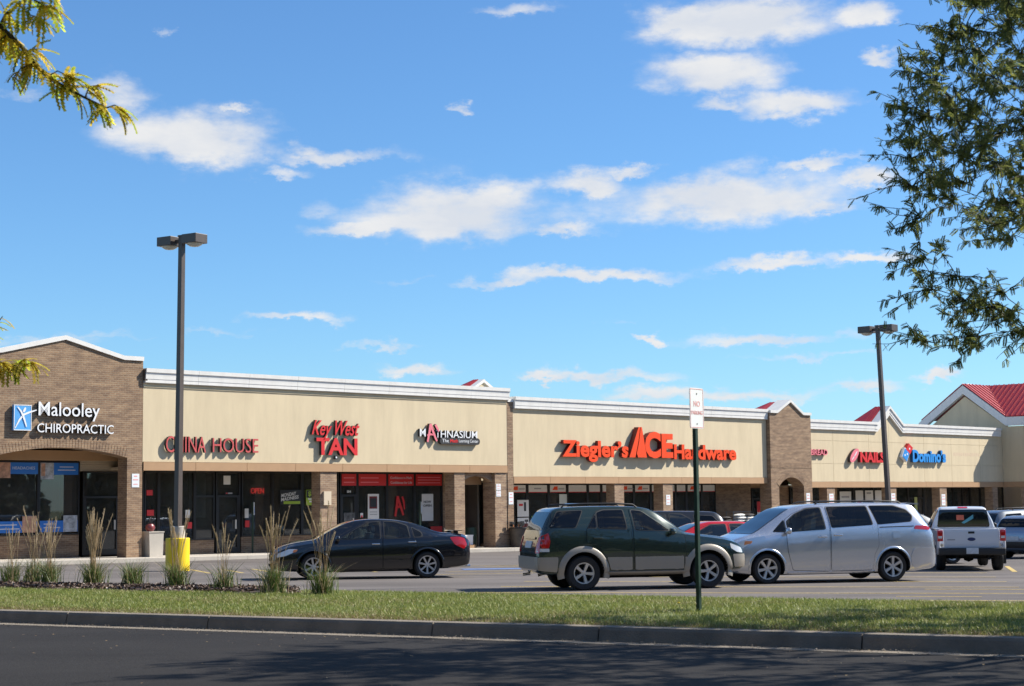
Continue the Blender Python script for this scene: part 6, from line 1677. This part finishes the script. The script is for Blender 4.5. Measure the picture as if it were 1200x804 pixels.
# ---- simpler saloons and estates standing behind
def hatch(name, lb, cat, x, y, hd, P, H=1.45, L=4.4, wagon=False, Rw=.31, rails=False):
    t = vehicle(name, lb, cat, x, y, hd); k = H / 1.45; f_, r_ = L / 2, -L / 2
    B = Body([(r_, .45, .72 * k, .78 * k, .68, .54), (r_ + .03, .34, .84 * k, .92 * k, .78, .62), (r_ + .12, .28, .98 * k, 1.10 * k, .85, .66), (r_ + (.25 if wagon else .55), .24, 1.0 * k, (1.30 if wagon else 1.16) * k, .87, .62), (r_ + (.5 if wagon else 1.0), .21, .99 * k, (1.42 if wagon else 1.33) * k, .875, .58),
              (r_ + 1.5, .19, .97 * k, 1.45 * k, .88, .57), (.1, .19, .95 * k, 1.46 * k, .88, .56), (.45, .19, .93 * k, 1.40 * k, .88, .56), (.9, .19, .91 * k, 1.20 * k, .875, .63), (1.25, .2, .89 * k, 1.0 * k, .87, .70), (f_ - .4, .22, .80 * k, .89 * k, .85, .66), (f_ - .1, .28, .66 * k, .74 * k, .76, .55), (f_, .38, .56 * k, .6 * k, .66, .48)])
    xf, xr = f_ - .88, r_ + .82
    B.object(t, P, [(xf, Rw, Rw + .05, .5), (xr, Rw, Rw + .05, .5)])
    for sd in 'LR':
        door_set(B, t, [(-.25, .97 * k), (-.27, 1.39 * k), (.2, 1.37 * k), (.5, 1.26 * k), (.95, .93 * k), (.9, .26), (-.25, .26)], sd, P, [([(-.2, .985 * k), (-.21, 1.365 * k), (.2, 1.34 * k), (.46, 1.22 * k), (.78, .975 * k)], CARGLASS)], (-.1, .86 * k))
        door_set(B, t, [(-.28, .97 * k), (-.30, 1.39 * k), (-.72, 1.38 * k), (-1.05, 1.26 * k), (-1.15, 1.0 * k), (-1.0, .6), (-.95, .26), (-.28, .26)], sd, P, [([(-.33, .99 * k), (-.34, 1.365 * k), (-.72, 1.35 * k), (-.98, 1.22 * k), (-1.05, 1.01 * k)], CARGLASS)], (-.9, .9 * k))
        if wagon: side_win(B, t, [(-1.17, 1.03 * k), (-1.1, 1.33 * k), (r_ + .55, 1.30 * k), (r_ + .35, 1.08 * k)], sd, CARTINT)
        B.drape("tail_lamp", rnd([(r_ + .04, .80 * k), (r_ + .12, 1.0 * k), (r_ + .40, 1.02 * k), (r_ + .30, .88 * k)], .03), sd, .012, TAILRED, t, depth=.01)
        B.drape("head_lamp", rnd([(f_ - .5, .74 * k), (f_ - .5, .80 * k), (f_ - .15, .70 * k), (f_ - .15, .62 * k)], .02), sd, .012, LAMPCLR, t, depth=.01)
        sg = 1 if sd == 'L' else -1
        B.drape("tail_lamp", rnd([(sg * .48, .84 * k), (sg * .5, .98 * k), (sg * .74, 1.0 * k), (sg * .76, .82 * k)], .03), 'B', .012, TAILRED, t, depth=.01)
        if rails:
            mb = MB(); mb.tube([(-1.4, sg * .52, 1.41 * k), (-1.3, sg * .52, 1.49 * k), (.1, sg * .52, 1.51 * k), (.2, sg * .52, 1.44 * k)], .016, 6); mb.build("roof_rail", TRIM, t, 60)
    if wagon: B.drape("rear_window", rnd([(-.6, 1.05 * k), (-.54, 1.33 * k), (.54, 1.33 * k), (.6, 1.05 * k)], .05), 'B', .008, CARTINT, t, depth=.004)
    else: B.drape("rear_window", rnd([(r_ + .6, -.56), (r_ + .6, .56), (r_ + 1.25, .5), (r_ + 1.25, -.5)], .05), 'T', .006, CARGLASS, t, depth=.004)
    B.drape("windscreen", rnd([(.47, -.5), (.47, .5), (1.2, .64), (1.2, -.64)], .05), 'T', .006, CARGLASS, t, depth=.004)
    B.drape("number_plate", [(-.26, .62 * k), (-.26, .75 * k), (.26, .75 * k), (.26, .62 * k)], 'B', .012, PLATE, t, depth=.01)
    B.drape("rear_bumper", rnd([(-.74, .36), (-.74, .56), (.74, .56), (.74, .36)], .03), 'B', .02, TRIM, t, depth=.02)
    mirror_part(B, t, .72, .96 * k, P); box_on(t, "chassis", (0, 0, .22), (2.8, 1.0, .1), UNDER, .03)
    add_wheels(t, xf, xr, Rw, .2, .86, 5, .2)
    return t
hatch("parked_car", "bright red car half hidden behind the green SUV's bonnet", "car", 5.35, 46.8, R(180 + 12), paint("paint_red", (.55, .012, .018), .1, .3), 1.33, 4.3)
hatch("parked_suv", "black SUV of which only the roof shows above the red car", "SUV", 4.3, 53.0, R(180 + 10), paint("paint_black_suv", (.008, .008, .009), .2, .3), 1.62, 4.5, True)
hatch("parked_car", "dark grey hatchback partly hidden between minivan tail and white pickup", "car", 11.55, 51.6, R(10), paint("paint_grey", (.10, .105, .11), .5, .3), 1.56, 4.4)
hatch("parked_car", "pale blue silver hatchback showing its dark rear window beside the pickup", "car", 17.9, 57.3, R(38), paint("paint_ice", (.24, .29, .37), .5, .25), 1.42, 4.3, True)
hatch("parked_wagon", "silver estate car with dark glass standing behind the pale blue hatchback", "car", 19.0, 62.5, R(20), paint("paint_silver_grey", (.22, .24, .26), .5, .25), 1.60, 4.6, True, rails=True)

# ------------------------------------------------------------------ planting
def blades(n, pos_fn, h_fn, w, lean, seed, name, m, parent=None, kind=None, seg=2):
    r_ = np.random.default_rng(seed)
    P = pos_fn(n, r_); n = len(P)
    h = h_fn(n, r_); a = r_.uniform(0, 2 * PI, n); ln = r_.uniform(.1, 1, n) * lean * h
    la = r_.uniform(0, 2 * PI, n); dx, dy = np.cos(la) * ln, np.sin(la) * ln
    wx, wy = np.cos(a) * w / 2, np.sin(a) * w / 2
    V = np.empty((n, 5, 3))
    V[:, 0] = P + np.stack([wx, wy, 0 * h], 1); V[:, 1] = P - np.stack([wx, wy, 0 * h], 1)
    mid = P + np.stack([dx * .35, dy * .35, h * .6], 1)
    V[:, 2] = mid - np.stack([wx, wy, 0 * h], 1) * .7; V[:, 3] = mid + np.stack([wx, wy, 0 * h], 1) * .7
    V[:, 4] = P + np.stack([dx, dy, h], 1)
    base = (np.arange(n) * 5)[:, None]
    F = np.concatenate([base + np.array([[0, 1, 2]]), base + np.array([[0, 2, 3]]), base + np.array([[3, 2, 4]])], 0)
    return tag(np_mesh(name, V.reshape(-1, 3), F, m, parent), kind=kind)
def vz(t):
    return np.interp(t, [0.14, 1, 3, 4.6, 5.45, 6.1, 6.9], [.485, .505, .53, .51, .48, .25, -.12])
def verge_pos(n, r_):
    s = np.where(r_.uniform(0, 1, n) < .9, r_.uniform(-13, 8.5, n), r_.uniform(-24, 20, n)); t = r_.uniform(.13, 6.2, n)
    keep = np.ones(n, bool)
    mul = (s < -5.75 - .75 * (t - 4.0) + .2 * np.sin(t * 5)) & (t > 4.05 + .12 * np.sin(s * 3.1)) & (t < 5.5)
    keep &= ~mul
    # thinner near the kerb and in worn patches
    worn = .5 + .5 * np.sin(s * 2.3 + 1.3 * np.sin(t * 3.1)) * np.sin(t * 2.7 + s * .9)
    keep &= r_.uniform(0, 1, n) < np.clip(.35 + t / .9, 0, 1) * (.62 + .38 * worn)
    s, t = s[keep], t[keep]
    x = KP.x + KS.x * s + KT.x * t; y = KP.y + KS.y * s + KT.y * t
    return np.stack([x, y, vz(t) - .005], 1)
blades(300000, verge_pos, lambda n, r_: r_.uniform(.018, .045, n) * r_.choice([1, 1, 1.5], n), .008, 1.1, 3, "grass", GRASS, kind='stuff')
STRAW = leaf_mat("grass_straw", (.26, .20, .09), (.46, .37, .19), .2)
def dry_pos(n, r_):
    P = verge_pos(n, r_); f_ = np.sin(P[:, 0] * 1.7 + 2.1 * np.sin(P[:, 1] * 1.1)) + np.sin(P[:, 1] * 2.3 + P[:, 0] * .6) + .7 * np.sin(P[:, 0] * 5.1 + P[:, 1] * 3.7)
    return P[r_.uniform(0, 1, len(P)) < np.clip(.25 + .45 * f_, .06, 1)]
blades(190000, dry_pos, lambda n, r_: r_.uniform(.02, .05, n), .006, 1.4, 4, "dry_grass", STRAW, kind='stuff')
def kerb_fringe(n, r_):
    s = r_.uniform(-13, 8.5, n); t = .14 + np.abs(r_.normal(0, .30, n)); x = KP.x + KS.x * s + KT.x * t; y = KP.y + KS.y * s + KT.y * t
    return np.stack([x, y, vz(t) - .005], 1)
blades(30000, kerb_fringe, lambda n, r_: r_.uniform(.015, .05, n), .006, 1.5, 5, "kerb_fringe_grass", leaf_mat("fringe", (.15, .10, .04), (.35, .27, .12), .2), kind='stuff')
# bark mulch bed
sm = MB(); k = 60
for i in range(k + 1):
    s_ = -40 + (34.25) * i / k
    for t, z in ((4.05, .505), (4.3, .545), (4.8, .57), (5.2, .545), (5.5, .475)):
        s = s_ - .75 * (t - 4.0) * max(0, i - k + 12) / 12
        p = kpt(s, t + .1 * math.sin(s * 3.1), z + (random.uniform(-.012, .012))); sm.v.append(p if i < k else (p[0], p[1], z - .05))
for i in range(k):
    for j in range(4): sm.f.append((i * 5 + j, (i + 1) * 5 + j, (i + 1) * 5 + j + 1, i * 5 + j + 1)); sm.m.append(0)
tag(sm.build("mulch_bed", MULCHB, None, 60), kind='structure')
def chip_pos(n, r_):
    t = np.clip(r_.normal(4.75, .42, n), 3.95, 5.55); s = r_.uniform(-14, -5.7, n) - .75 * (t - 4.0)
    x = KP.x + KS.x * s + KT.x * t; y = KP.y + KS.y * s + KT.y * t
    return np.stack([x, y, np.interp(t, [4.0, 4.3, 4.8, 5.2, 5.5], [.505, .55, .578, .55, .48])], 1)
r_ = np.random.default_rng(8); n = 9000; P = chip_pos(n, r_)
ax = r_.normal(size=(n, 3)) * np.array([1, 1, .35]); ax /= np.linalg.norm(ax, axis=1)[:, None]
bx = np.cross(ax, r_.normal(size=(n, 3))); bx /= np.linalg.norm(bx, axis=1)[:, None]
ln = r_.uniform(.02, .055, n)[:, None]; wd = r_.uniform(.008, .018, n)[:, None]
V = np.stack([P - ax * ln - bx * wd, P + ax * ln - bx * wd, P + ax * ln + bx * wd, P - ax * ln + bx * wd], 1).reshape(-1, 3)
tag(np_mesh("mulch_chips", V, np.arange(4 * n).reshape(-1, 4), MULCH), kind='stuff')
# fallen leaves on the road
r_ = np.random.default_rng(9); n = 420
s = r_.uniform(-13, 9, n); t = -np.abs(r_.gamma(1.2, 1.6, n)) - .05; t = np.clip(t, -7, -.05)
P = np.stack([KP.x + KS.x * s + KT.x * t, KP.y + KS.y * s + KT.y * t, np.full(n, ROADZ + .022)], 1); P[t > -.45, 2] -= .015; P[:, 2] += np.where(t < -.45, .004, 0)
a = r_.uniform(0, 2 * PI, n); ax = np.stack([np.cos(a), np.sin(a), r_.uniform(-.2, .2, n)], 1); bx = np.stack([-np.sin(a), np.cos(a), r_.uniform(-.3, .3, n)], 1)
ln = r_.uniform(.008, .022, n)[:, None]
V = np.stack([P - ax * ln, P - bx * ln * .4, P + ax * ln, P + bx * ln * .4], 1).reshape(-1, 3)
tag(np_mesh("leaf_litter", V, np.arange(4 * n).reshape(-1, 4), LITTER), kind='stuff')
dl = tag(empty("dandelion", (1.93, 20.32, .52)), "single small yellow dandelion in the grass just left of the sign post", "flower", None, 'thing')
mb = MB(); mb.tube([(0, 0, 0), (.005, .003, .05), (.0, .0, .085)], .003, 5); mb.build("stem", BLADE, dl, fix=False)
mb = MB(); mb.lathe([(0, .083), (.017, .088), (.019, .093), (.010, .099), (0, .1)], 12); mb.build("flower_head", YELLOW, dl, 60)

# feather reed clumps in the bed
CL_POS = [(-8.51, 29.1), (-8.2, 29.35), (-7.77, 28.75), (-6.9, 28.2), (-6.15, 27.7), (-5.32, 27.1), (-4.46, 26.36), (-3.56, 25.35), (-2.76, 24.75)]
CL_LB = ["leftmost reed clump in mulch bed, with few tan plumes", "slender second reed clump from left in mulch bed", "third reed clump from left, plumes before the brick shop window", "thick reed clump with many tan plumes before the brick shop door",
         "short green reed clump without plumes before the concrete planter", "reed clump with tan plumes right in front of the yellow pole base", "sparse reed clump with thin plumes right of yellow pole base", "tall plumed reed clump overlapping the black sedan's nose", "last reed clump at end of mulch, in front of sedan's front wheel"]
CL_N = [9, 15, 20, 38, 0, 18, 9, 22, 14]
CL_H = [1.15, 1.25, 1.1, 1.2, .4, 1.25, 1.0, 1.2, 1.25]
CL_B = [150, 120, 190, 220, 200, 210, 90, 220, 150]
for k, (x, y) in enumerate(CL_POS):
    o = tag(empty("reed_clump", (x, y, .53)), CL_LB[k], "ornamental grass", "feather reed clumps along the mulch bed", 'thing')
    def pos(n, r_):
        a = r_.uniform(0, 2 * PI, n); q = np.abs(r_.normal(0, .10, n)); return np.stack([np.cos(a) * q, np.sin(a) * q, 0 * a], 1)
    blades(int(CL_B[k] * 1.5), pos, lambda n, r_: r_.uniform(.14, .48, n), .012, .95, 100 + k, "blades", BLADE, o)
    blades(int(CL_B[k] * .45), pos, lambda n, r_: r_.uniform(.10, .50, n), .009, 1.3, 300 + k, "dry_blades", PLUME, o)
    rr = random.Random(k); mb = MB(); pl = MB()
    for i in range(CL_N[k]):
        a = rr.uniform(0, 2 * PI); b0 = rr.uniform(0, .09); h = CL_H[k] * rr.uniform(.66, 1.08); le = rr.uniform(.02, .28) * h
        x0, y0 = math.cos(a) * b0, math.sin(a) * b0; q = rr.uniform(0, 2 * PI); dx, dy = math.cos(q) * le, math.sin(q) * le
        pts = [(x0 + dx * t * t, y0 + dy * t * t, h * t) for t in (0, .3, .55, .78)]
        mb.tube(pts, [.005, .004, .0035, .003], 4)
        tp = [(x0 + dx * t * t * 1.0, y0 + dy * t * t, h * t) for t in (.70, .78, .86, .94, 1.0)]
        pl.tube(tp, [.003, .0065, .008, .006, .002], 5)
        for j in range(26):
            t = rr.uniform(.70, .99); p = Vector((x0 + dx * t * t, y0 + dy * t * t, h * t)); d_ = Vector((rr.uniform(-1, 1), rr.uniform(-1, 1), rr.uniform(.8, 2.4))).normalized() * rr.uniform(.025, .05)
            b1_ = len(pl.v); sv = Vector((rr.uniform(-1, 1), rr.uniform(-1, 1), 0)) * .006
            pl.v += [tuple(p + sv), tuple(p - sv), tuple(p + d_)]; pl.f.append((b1_, b1_ + 1, b1_ + 2)); pl.m.append(0)
    if CL_N[k]:
        mb.build("stems", PLUME, o, fix=False); pl.build("plumes", PLUME, o, fix=False)

# ------------------------------------------------------------------ trees: feathery compound leaves on real branches
def leaf_template(npair=7, ln=1.0):
    """one pinnate leaf along +x drooping a little, built of small leaflets (quads)"""
    V, F = [], []
    for i in range(npair):
        x = (i + .4) / npair * ln; z = -.22 * x * x
        for sg in (-1, 1):
            l_ = .27 * ln * (1 - .45 * abs(i / npair - .4)); w = .082 * ln; b0 = len(V)
            V += [(x - w * .3, 0, z), (x + .02 * ln - w, sg * l_ * .5, z - .015), (x + .12 * ln, sg * l_, z - .08 * ln), (x + .09 * ln + w, sg * l_ * .5, z - .035)]
            F.append((b0, b0 + 1, b0 + 2, b0 + 3))
    return np.array(V), np.array(F)
LT_V, LT_F = leaf_template()
def leaf_cloud(P, D_, U_, L_):
    n = len(P); X = D_ / np.linalg.norm(D_, axis=1)[:, None]
    Yv = np.cross(U_, X); Yv /= np.linalg.norm(Yv, axis=1)[:, None] + 1e-9; Zv = np.cross(X, Yv)
    V = P[:, None] + (LT_V[None, :, 0:1] * X[:, None] + LT_V[None, :, 1:2] * Yv[:, None] + LT_V[None, :, 2:3] * Zv[:, None]) * L_[:, None, None]
    F = LT_F[None] + (np.arange(n) * len(LT_V))[:, None, None]
    return V.reshape(-1, 3), F.reshape(-1, LT_F.shape[1])
def limb(mb, a, c, r0, r1, rr, sag=0.0, n=6, k=6):
    a, c = Vector(a), Vector(c); L = (c - a).length; pts = []
    o1 = Vector((rr.uniform(-1, 1), rr.uniform(-1, 1), rr.uniform(-.6, .6))) * L * .08; o2 = Vector((rr.uniform(-1, 1), rr.uniform(-1, 1), rr.uniform(-.6, .6))) * L * .07
    for i in range(k + 1):
        t = i / k; pts.append(a.lerp(c, t) + o1 * math.sin(PI * t) + o2 * math.sin(2 * PI * t) + Vector((0, 0, -sag * L * t * t + sag * L * t)))
    mb.tube(pts, [r0 + (r1 - r0) * i / k for i in range(k + 1)], n)
    return pts
def locust(name, lb, base, ctr, rad, h_fork, ncl, leaves_per, seed, lm, lsize, trunk_r=.16, extra=(), dens=None):
    rr = random.Random(seed); r_ = np.random.default_rng(seed)
    root = tag(empty(name, base), lb, "tree", None, 'thing'); bx, by, bz = base
    wood = MB(); fork = Vector((rr.uniform(-.15, .15), rr.uniform(-.15, .15), h_fork))
    limb(wood, (0, 0, -.3), fork, trunk_r * 1.25, trunk_r * .85, rr, 0, 12, 8)
    C_ = Vector(ctr) - Vector(base); nodes = []
    for i in range(9):
        a = 2 * PI * i / 9 + rr.uniform(-.25, .25); e = rr.uniform(.0, .75); 
        tip = C_ + Vector((math.cos(a) * rad[0] * .62 * math.cos(e), math.sin(a) * rad[1] * .62 * math.cos(e), rad[2] * (.62 * math.sin(e) - .18)))
        pts = limb(wood, fork, tip, trunk_r * .5, trunk_r * .16, rr, .10, 7, 8); nodes += [(p, trunk_r * (.42 - .24 * j / 8)) for j, p in enumerate(pts) if j >= 2]
    cl = []
    while len(cl) < ncl:
        d_ = Vector((rr.gauss(0, 1), rr.gauss(0, 1), rr.gauss(0, 1))).normalized(); q = rr.uniform(.30, 1.0) ** .55
        p = C_ + Vector((d_.x * rad[0] * q, d_.y * rad[1] * q, d_.z * rad[2] * q))
        if d_.z < -.55 and q > .8: continue
        if dens and rr.random() > dens(p + Vector(base)): continue
        cl.append(p)
    cl += [Vector(p) - Vector(base) for p in extra]
    twP, twD = [], []
    for p in sorted(cl, key=lambda p: (p - fork).length):
        best = min(nodes, key=lambda nd: (nd[0] - p).length + .25 * max(0, (nd[0] - fork).length - (p - fork).length))
        rb = min(best[1] * .7, .012 + .014 * (best[0] - p).length)
        pts = limb(wood, best[0], p, rb, .007, rr, .06, 5, 5); nodes += [(q, rb * .6) for q in pts[2:]]
        out = (p - fork).normalized()
        for j in range(6):
            d_ = (out * .9 + Vector((rr.gauss(0, .7), rr.gauss(0, .7), rr.gauss(-.12, .42)))).normalized(); L = rr.uniform(.3, .62)
            e = p + d_ * L; tp = limb(wood, p, e, .006, .003, rr, .05, 3, 3)
            for i in range(len(tp) - 1):
                twP += [(tp[i], tp[i + 1])]; twD += [d_]
    wo_ = wood.build("trunk", BARK, root, 60, fix=False)
    m_ = len(twP); n = len(cl) * leaves_per; idx = r_.integers(0, m_, n); t = r_.uniform(0, 1, n)
    A = np.array([p[0] for p in twP]); Bq = np.array([p[1] for p in twP]); Dt = np.array(twD)
    P = A[idx] * (1 - t)[:, None] + Bq[idx] * t[:, None]
    D_ = Dt[idx] * .5 + r_.normal(0, .6, (n, 3)) + np.array([0, 0, -.45]); U_ = np.array([0, 0, 1.]) + r_.normal(0, .45, (n, 3))
    V, F = leaf_cloud(P, D_, U_, r_.uniform(.7, 1.25, n) * lsize)
    cr = np_mesh("crown", V, F, lm, root); cr['kind'] = 'stuff'
    return root, wo_, rr
rx = random.Random(5); ex0 = []
while len(ex0) < 70:
    z = rx.uniform(3.35, 7.6); xb = float(np.interp(z, [3.3, 3.6, 4.0, 4.4, 5.4, 6.4, 7.0, 7.6], [4.75, 4.65, 4.55, 4.32, 4.28, 4.5, 5.0, 5.35])); x = rx.uniform(xb, 6.3); y = rx.uniform(16.2, 18.9)
    ex0.append((x * y / 17.6, y, 1.8 + (z - 1.8) * y / 17.6))
ex = ex0 + [(4.15, 17.4, 5.3), (4.2, 17.6, 5.05), (4.25, 17.5, 4.7), (4.3, 17.7, 4.3), (4.35, 17.5, 3.95), (4.3, 17.6, 3.42), (4.75, 17.5, 3.45), (5.2, 17.3, 3.5), (4.6, 17.2, 3.8), (5.0, 17.5, 3.75), (4.5, 17.6, 6.2), (4.7, 17.5, 6.6), (5.0, 17.4, 6.95), (4.6, 17.3, 5.7), (4.9, 17.6, 5.9), (5.1, 17.5, 5.2), (5.0, 17.4, 4.6)]
locust("locust_tree", "feathery green locust tree on verge at right with dark branches against the sky", (8.3, 17.3, .5), (8.3, 17.5, 5.75), (4.1, 4.2, 3.3), 1.9, 330, 92, 21, LEAF, .086, .17, ex)

# unseen trees added behind the viewer to screen sky light off kerb and cars
street = bpy.data.objects['locust_tree']
for k, (sx, tt, lb) in enumerate(((-10, -21.5, "first unseen tree added along the near side to screen sky light"), (-2, -21, "second unseen tree added along the near side to screen sky light"), (7, -22, "third unseen tree added along the near side to screen sky light"), (15.5, -21.5, "fourth unseen tree added along the near side to screen sky light"), (25, -20, "fifth unseen tree added along the near side to screen sky light"))):
    c = copy_tree(street); c['label'] = lb; c['group'] = "unseen trees added on the near side"; c.location = kpt(sx, tt, .42); c.rotation_euler = (0, 0, 1.3 * k + .7); c.scale = (1.15, 1.15, 1.15)

# yellowing tree at left: its near branch tip hangs into the picture, leaf by leaf
base = (-7.9, 12.6, .45)
root, wo_, rr = locust("locust_tree", "yellowing locust tree whose branch tips hang in at top left", base, (-8.2, 12.9, 6.1), (4.0, 3.6, 3.0), 2.2, 120, 22, 33, LEAFY, .16, .16, (),
                       dens=lambda p: 0.0 if (p.x > -4.9 and p.y > 10) or p.x / max(p.y, 1) > -.335 else 1.0)
wd = MB(); B0 = Vector(base)
def W3(p): return Vector(p) - B0
main = [(-6.6, 12.8, 5.6), (-5.2, 12.9, 5.75), (-4.3, 13, 5.72), (-3.96, 13, 5.55), (-3.79, 13, 5.38), (-3.59, 13, 5.14), (-3.29, 13, 4.97), (-3.12, 13, 4.89)]
wd.tube([W3(p) for p in main], [.05, .036, .026, .02, .017, .014, .009, .005], 7)
fork2 = [(-3.96, 13, 5.55), (-3.9, 12.95, 5.63), (-3.78, 12.95, 5.72), (-3.6, 12.9, 5.80), (-3.45, 12.9, 5.86)]; wd.tube([W3(p) for p in fork2], [.014, .012, .010, .007, .004], 6)
tw = [((-3.59, 13, 5.14), (-3.5, 12.98, 5.18), (-3.4, 12.95, 5.13)), ((-3.79, 13, 5.38), (-3.72, 12.95, 5.33), (-3.66, 12.93, 5.36)), ((-3.29, 13, 4.97), (-3.26, 13, 5.06), (-3.18, 13, 5.07)), ((-3.44, 13, 5.05), (-3.42, 13, 5.14), (-3.34, 13, 5.17)),
      ((-3.12, 13, 4.89), (-3.06, 13, 4.91), (-3.0, 13, 4.88)), ((-3.9, 13, 5.48), (-3.98, 12.97, 5.4), (-4.06, 12.95, 5.3)), ((-3.69, 13, 5.25), (-3.78, 12.96, 5.2), (-3.84, 12.95, 5.12)), ((-3.8, 12.95, 5.70), (-3.72, 12.95, 5.62), (-3.64, 12.95, 5.6)), ((-3.7, 12.93, 5.75), (-3.6, 12.9, 5.68), (-3.5, 12.9, 5.66)), ((-4.3, 13, 5.72), (-4.1, 13, 5.8), (-3.95, 13, 5.8))]
for q in tw: wd.tube([W3(p) for p in q], [.007, .005, .003], 5)
low = [(-6.9, 13.8, 3.4), (-5.6, 14.6, 3.35), (-4.9, 15, 3.22), (-4.55, 15, 3.10), (-4.38, 15, 3.06)]; wd.tube([W3(p) for p in low], [.04, .028, .016, .010, .005], 6)
low3 = [(-4.38, 15, 3.06), (-4.3, 15, 3.12), (-4.22, 15, 3.08)]; wd.tube([W3(p) for p in low3], [.006, .004, .003], 5)
low2 = [(-4.9, 15, 3.22), (-4.62, 15, 3.35), (-4.5, 15, 3.5)]; wd.tube([W3(p) for p in low2], [.012, .008, .004], 5)
wd.build("branch", BARK, root, 60, fix=False)
lmesh = []
for k in range(5):
    rk = np.random.default_rng(60 + k); V = LT_V.copy(); V[:, 2] -= .25 * V[:, 0] ** 2 * rk.uniform(.3, 1.4); V[:, 1] *= rk.uniform(.7, 1.0)
    me = bpy.data.meshes.new("leaf"); me.from_pydata([tuple(v) for v in V], [], [tuple(int(i) for i in f_) for f_ in LT_F])
    ty = rk.uniform(0, 1); c = (.30 + .36 * ty, .42 + .06 * ty, .04 + .03 * ty)
    me.materials.append(leaf_mat("leaf_turning", tuple(x * .75 for x in c), tuple(min(1, x * 1.5) for x in c) if k % 2 else (.80, .56, .08), .70)); lmesh.append(me)
def leafy(path, n, spread, size=.16, down=.45):
    seg = [Vector(p) for p in path]
    for i in range(n):
        t = rr.random() * (len(seg) - 1); j = min(int(t), len(seg) - 2); p = seg[j].lerp(seg[j + 1], t - j)
        o = link("leaf", rr.choice(lmesh), root); o.location = p - B0
        d_ = ((seg[-1] - seg[0]).normalized() * .35 + Vector((rr.gauss(.25, .8), rr.gauss(0, .6), rr.gauss(0, .35) - down * rr.uniform(.2, 1.2)))).normalized()
        o.rotation_mode = 'QUATERNION'; o.rotation_quaternion = d_.to_track_quat('X', 'Z'); s_ = size * rr.uniform(.65, 1.15); o.scale = (s_, s_, s_)
leafy(main[2:], 46, .1, .19); leafy(fork2, 26, .1, .19)
for q in tw: leafy(q, 12, .05, .19)
leafy(low[2:], 60, .1, .16, .3); leafy(low2, 26, .1, .13, .2); leafy(low3, 18, .05, .15, .3)

# far-off wood beyond the street, behind and to the right of the viewer (seen in the glass and paint)
r_ = np.random.default_rng(77); QV = []
for i in range(330):
    a_ = -185 + 360 * i / 330; a = R(a_)
    rad_ = float(np.interp(a_, [-185, -150, -60, -30, 10, 40, 70, 175], [60, 46, 46, 75, 105, 120, 210, 170])) + r_.uniform(-7, 7)
    c_ = np.array([rad_ * math.cos(a) + 8, rad_ * math.sin(a) + float(np.interp(a_, [-185, -60, 0], [20, 16, 40])), 0])
    hh = r_.uniform(5.0, 8.5); ww = r_.uniform(4, 6.5)
    if a_ > 42: hh, ww = r_.uniform(2.6, 4.0), r_.uniform(5, 8)
    if -8.2 < a_ < -2: hh, ww = .9, 3.0
    n_ = 620 if a_ < 45 else 260
    d_ = r_.normal(size=(n_, 3)); d_ /= np.linalg.norm(d_, axis=1)[:, None]
    q_ = (1 + .2 * np.sin(d_[:, 0] * 5 + i) * np.sin(d_[:, 1] * 6 + 2 * i) + .15 * np.sin(d_[:, 2] * 9 + 3 * i)) * r_.uniform(.72, 1.08, n_)
    P = c_ + d_ * q_[:, None] * np.array([ww, ww, hh]) + np.array([0, 0, hh * .75 - 1.5])
    e1 = r_.normal(size=(n_, 3)); e1 /= np.linalg.norm(e1, axis=1)[:, None]; e2 = np.cross(e1, r_.normal(size=(n_, 3))); e2 /= np.linalg.norm(e2, axis=1)[:, None]
    k_ = r_.uniform(.45, 1.0, n_)[:, None]
    QV.append(np.stack([P - e1 * k_ - e2 * k_ * .4, P + e1 * k_ * .3 - e2 * k_, P + e1 * k_ + e2 * k_ * .4, P - e1 * k_ * .3 + e2 * k_], 1).reshape(-1, 3))
QV = np.concatenate(QV)
tag(np_mesh("far_wood", QV, np.arange(len(QV)).reshape(-1, 4), FARLEAF), kind='stuff')
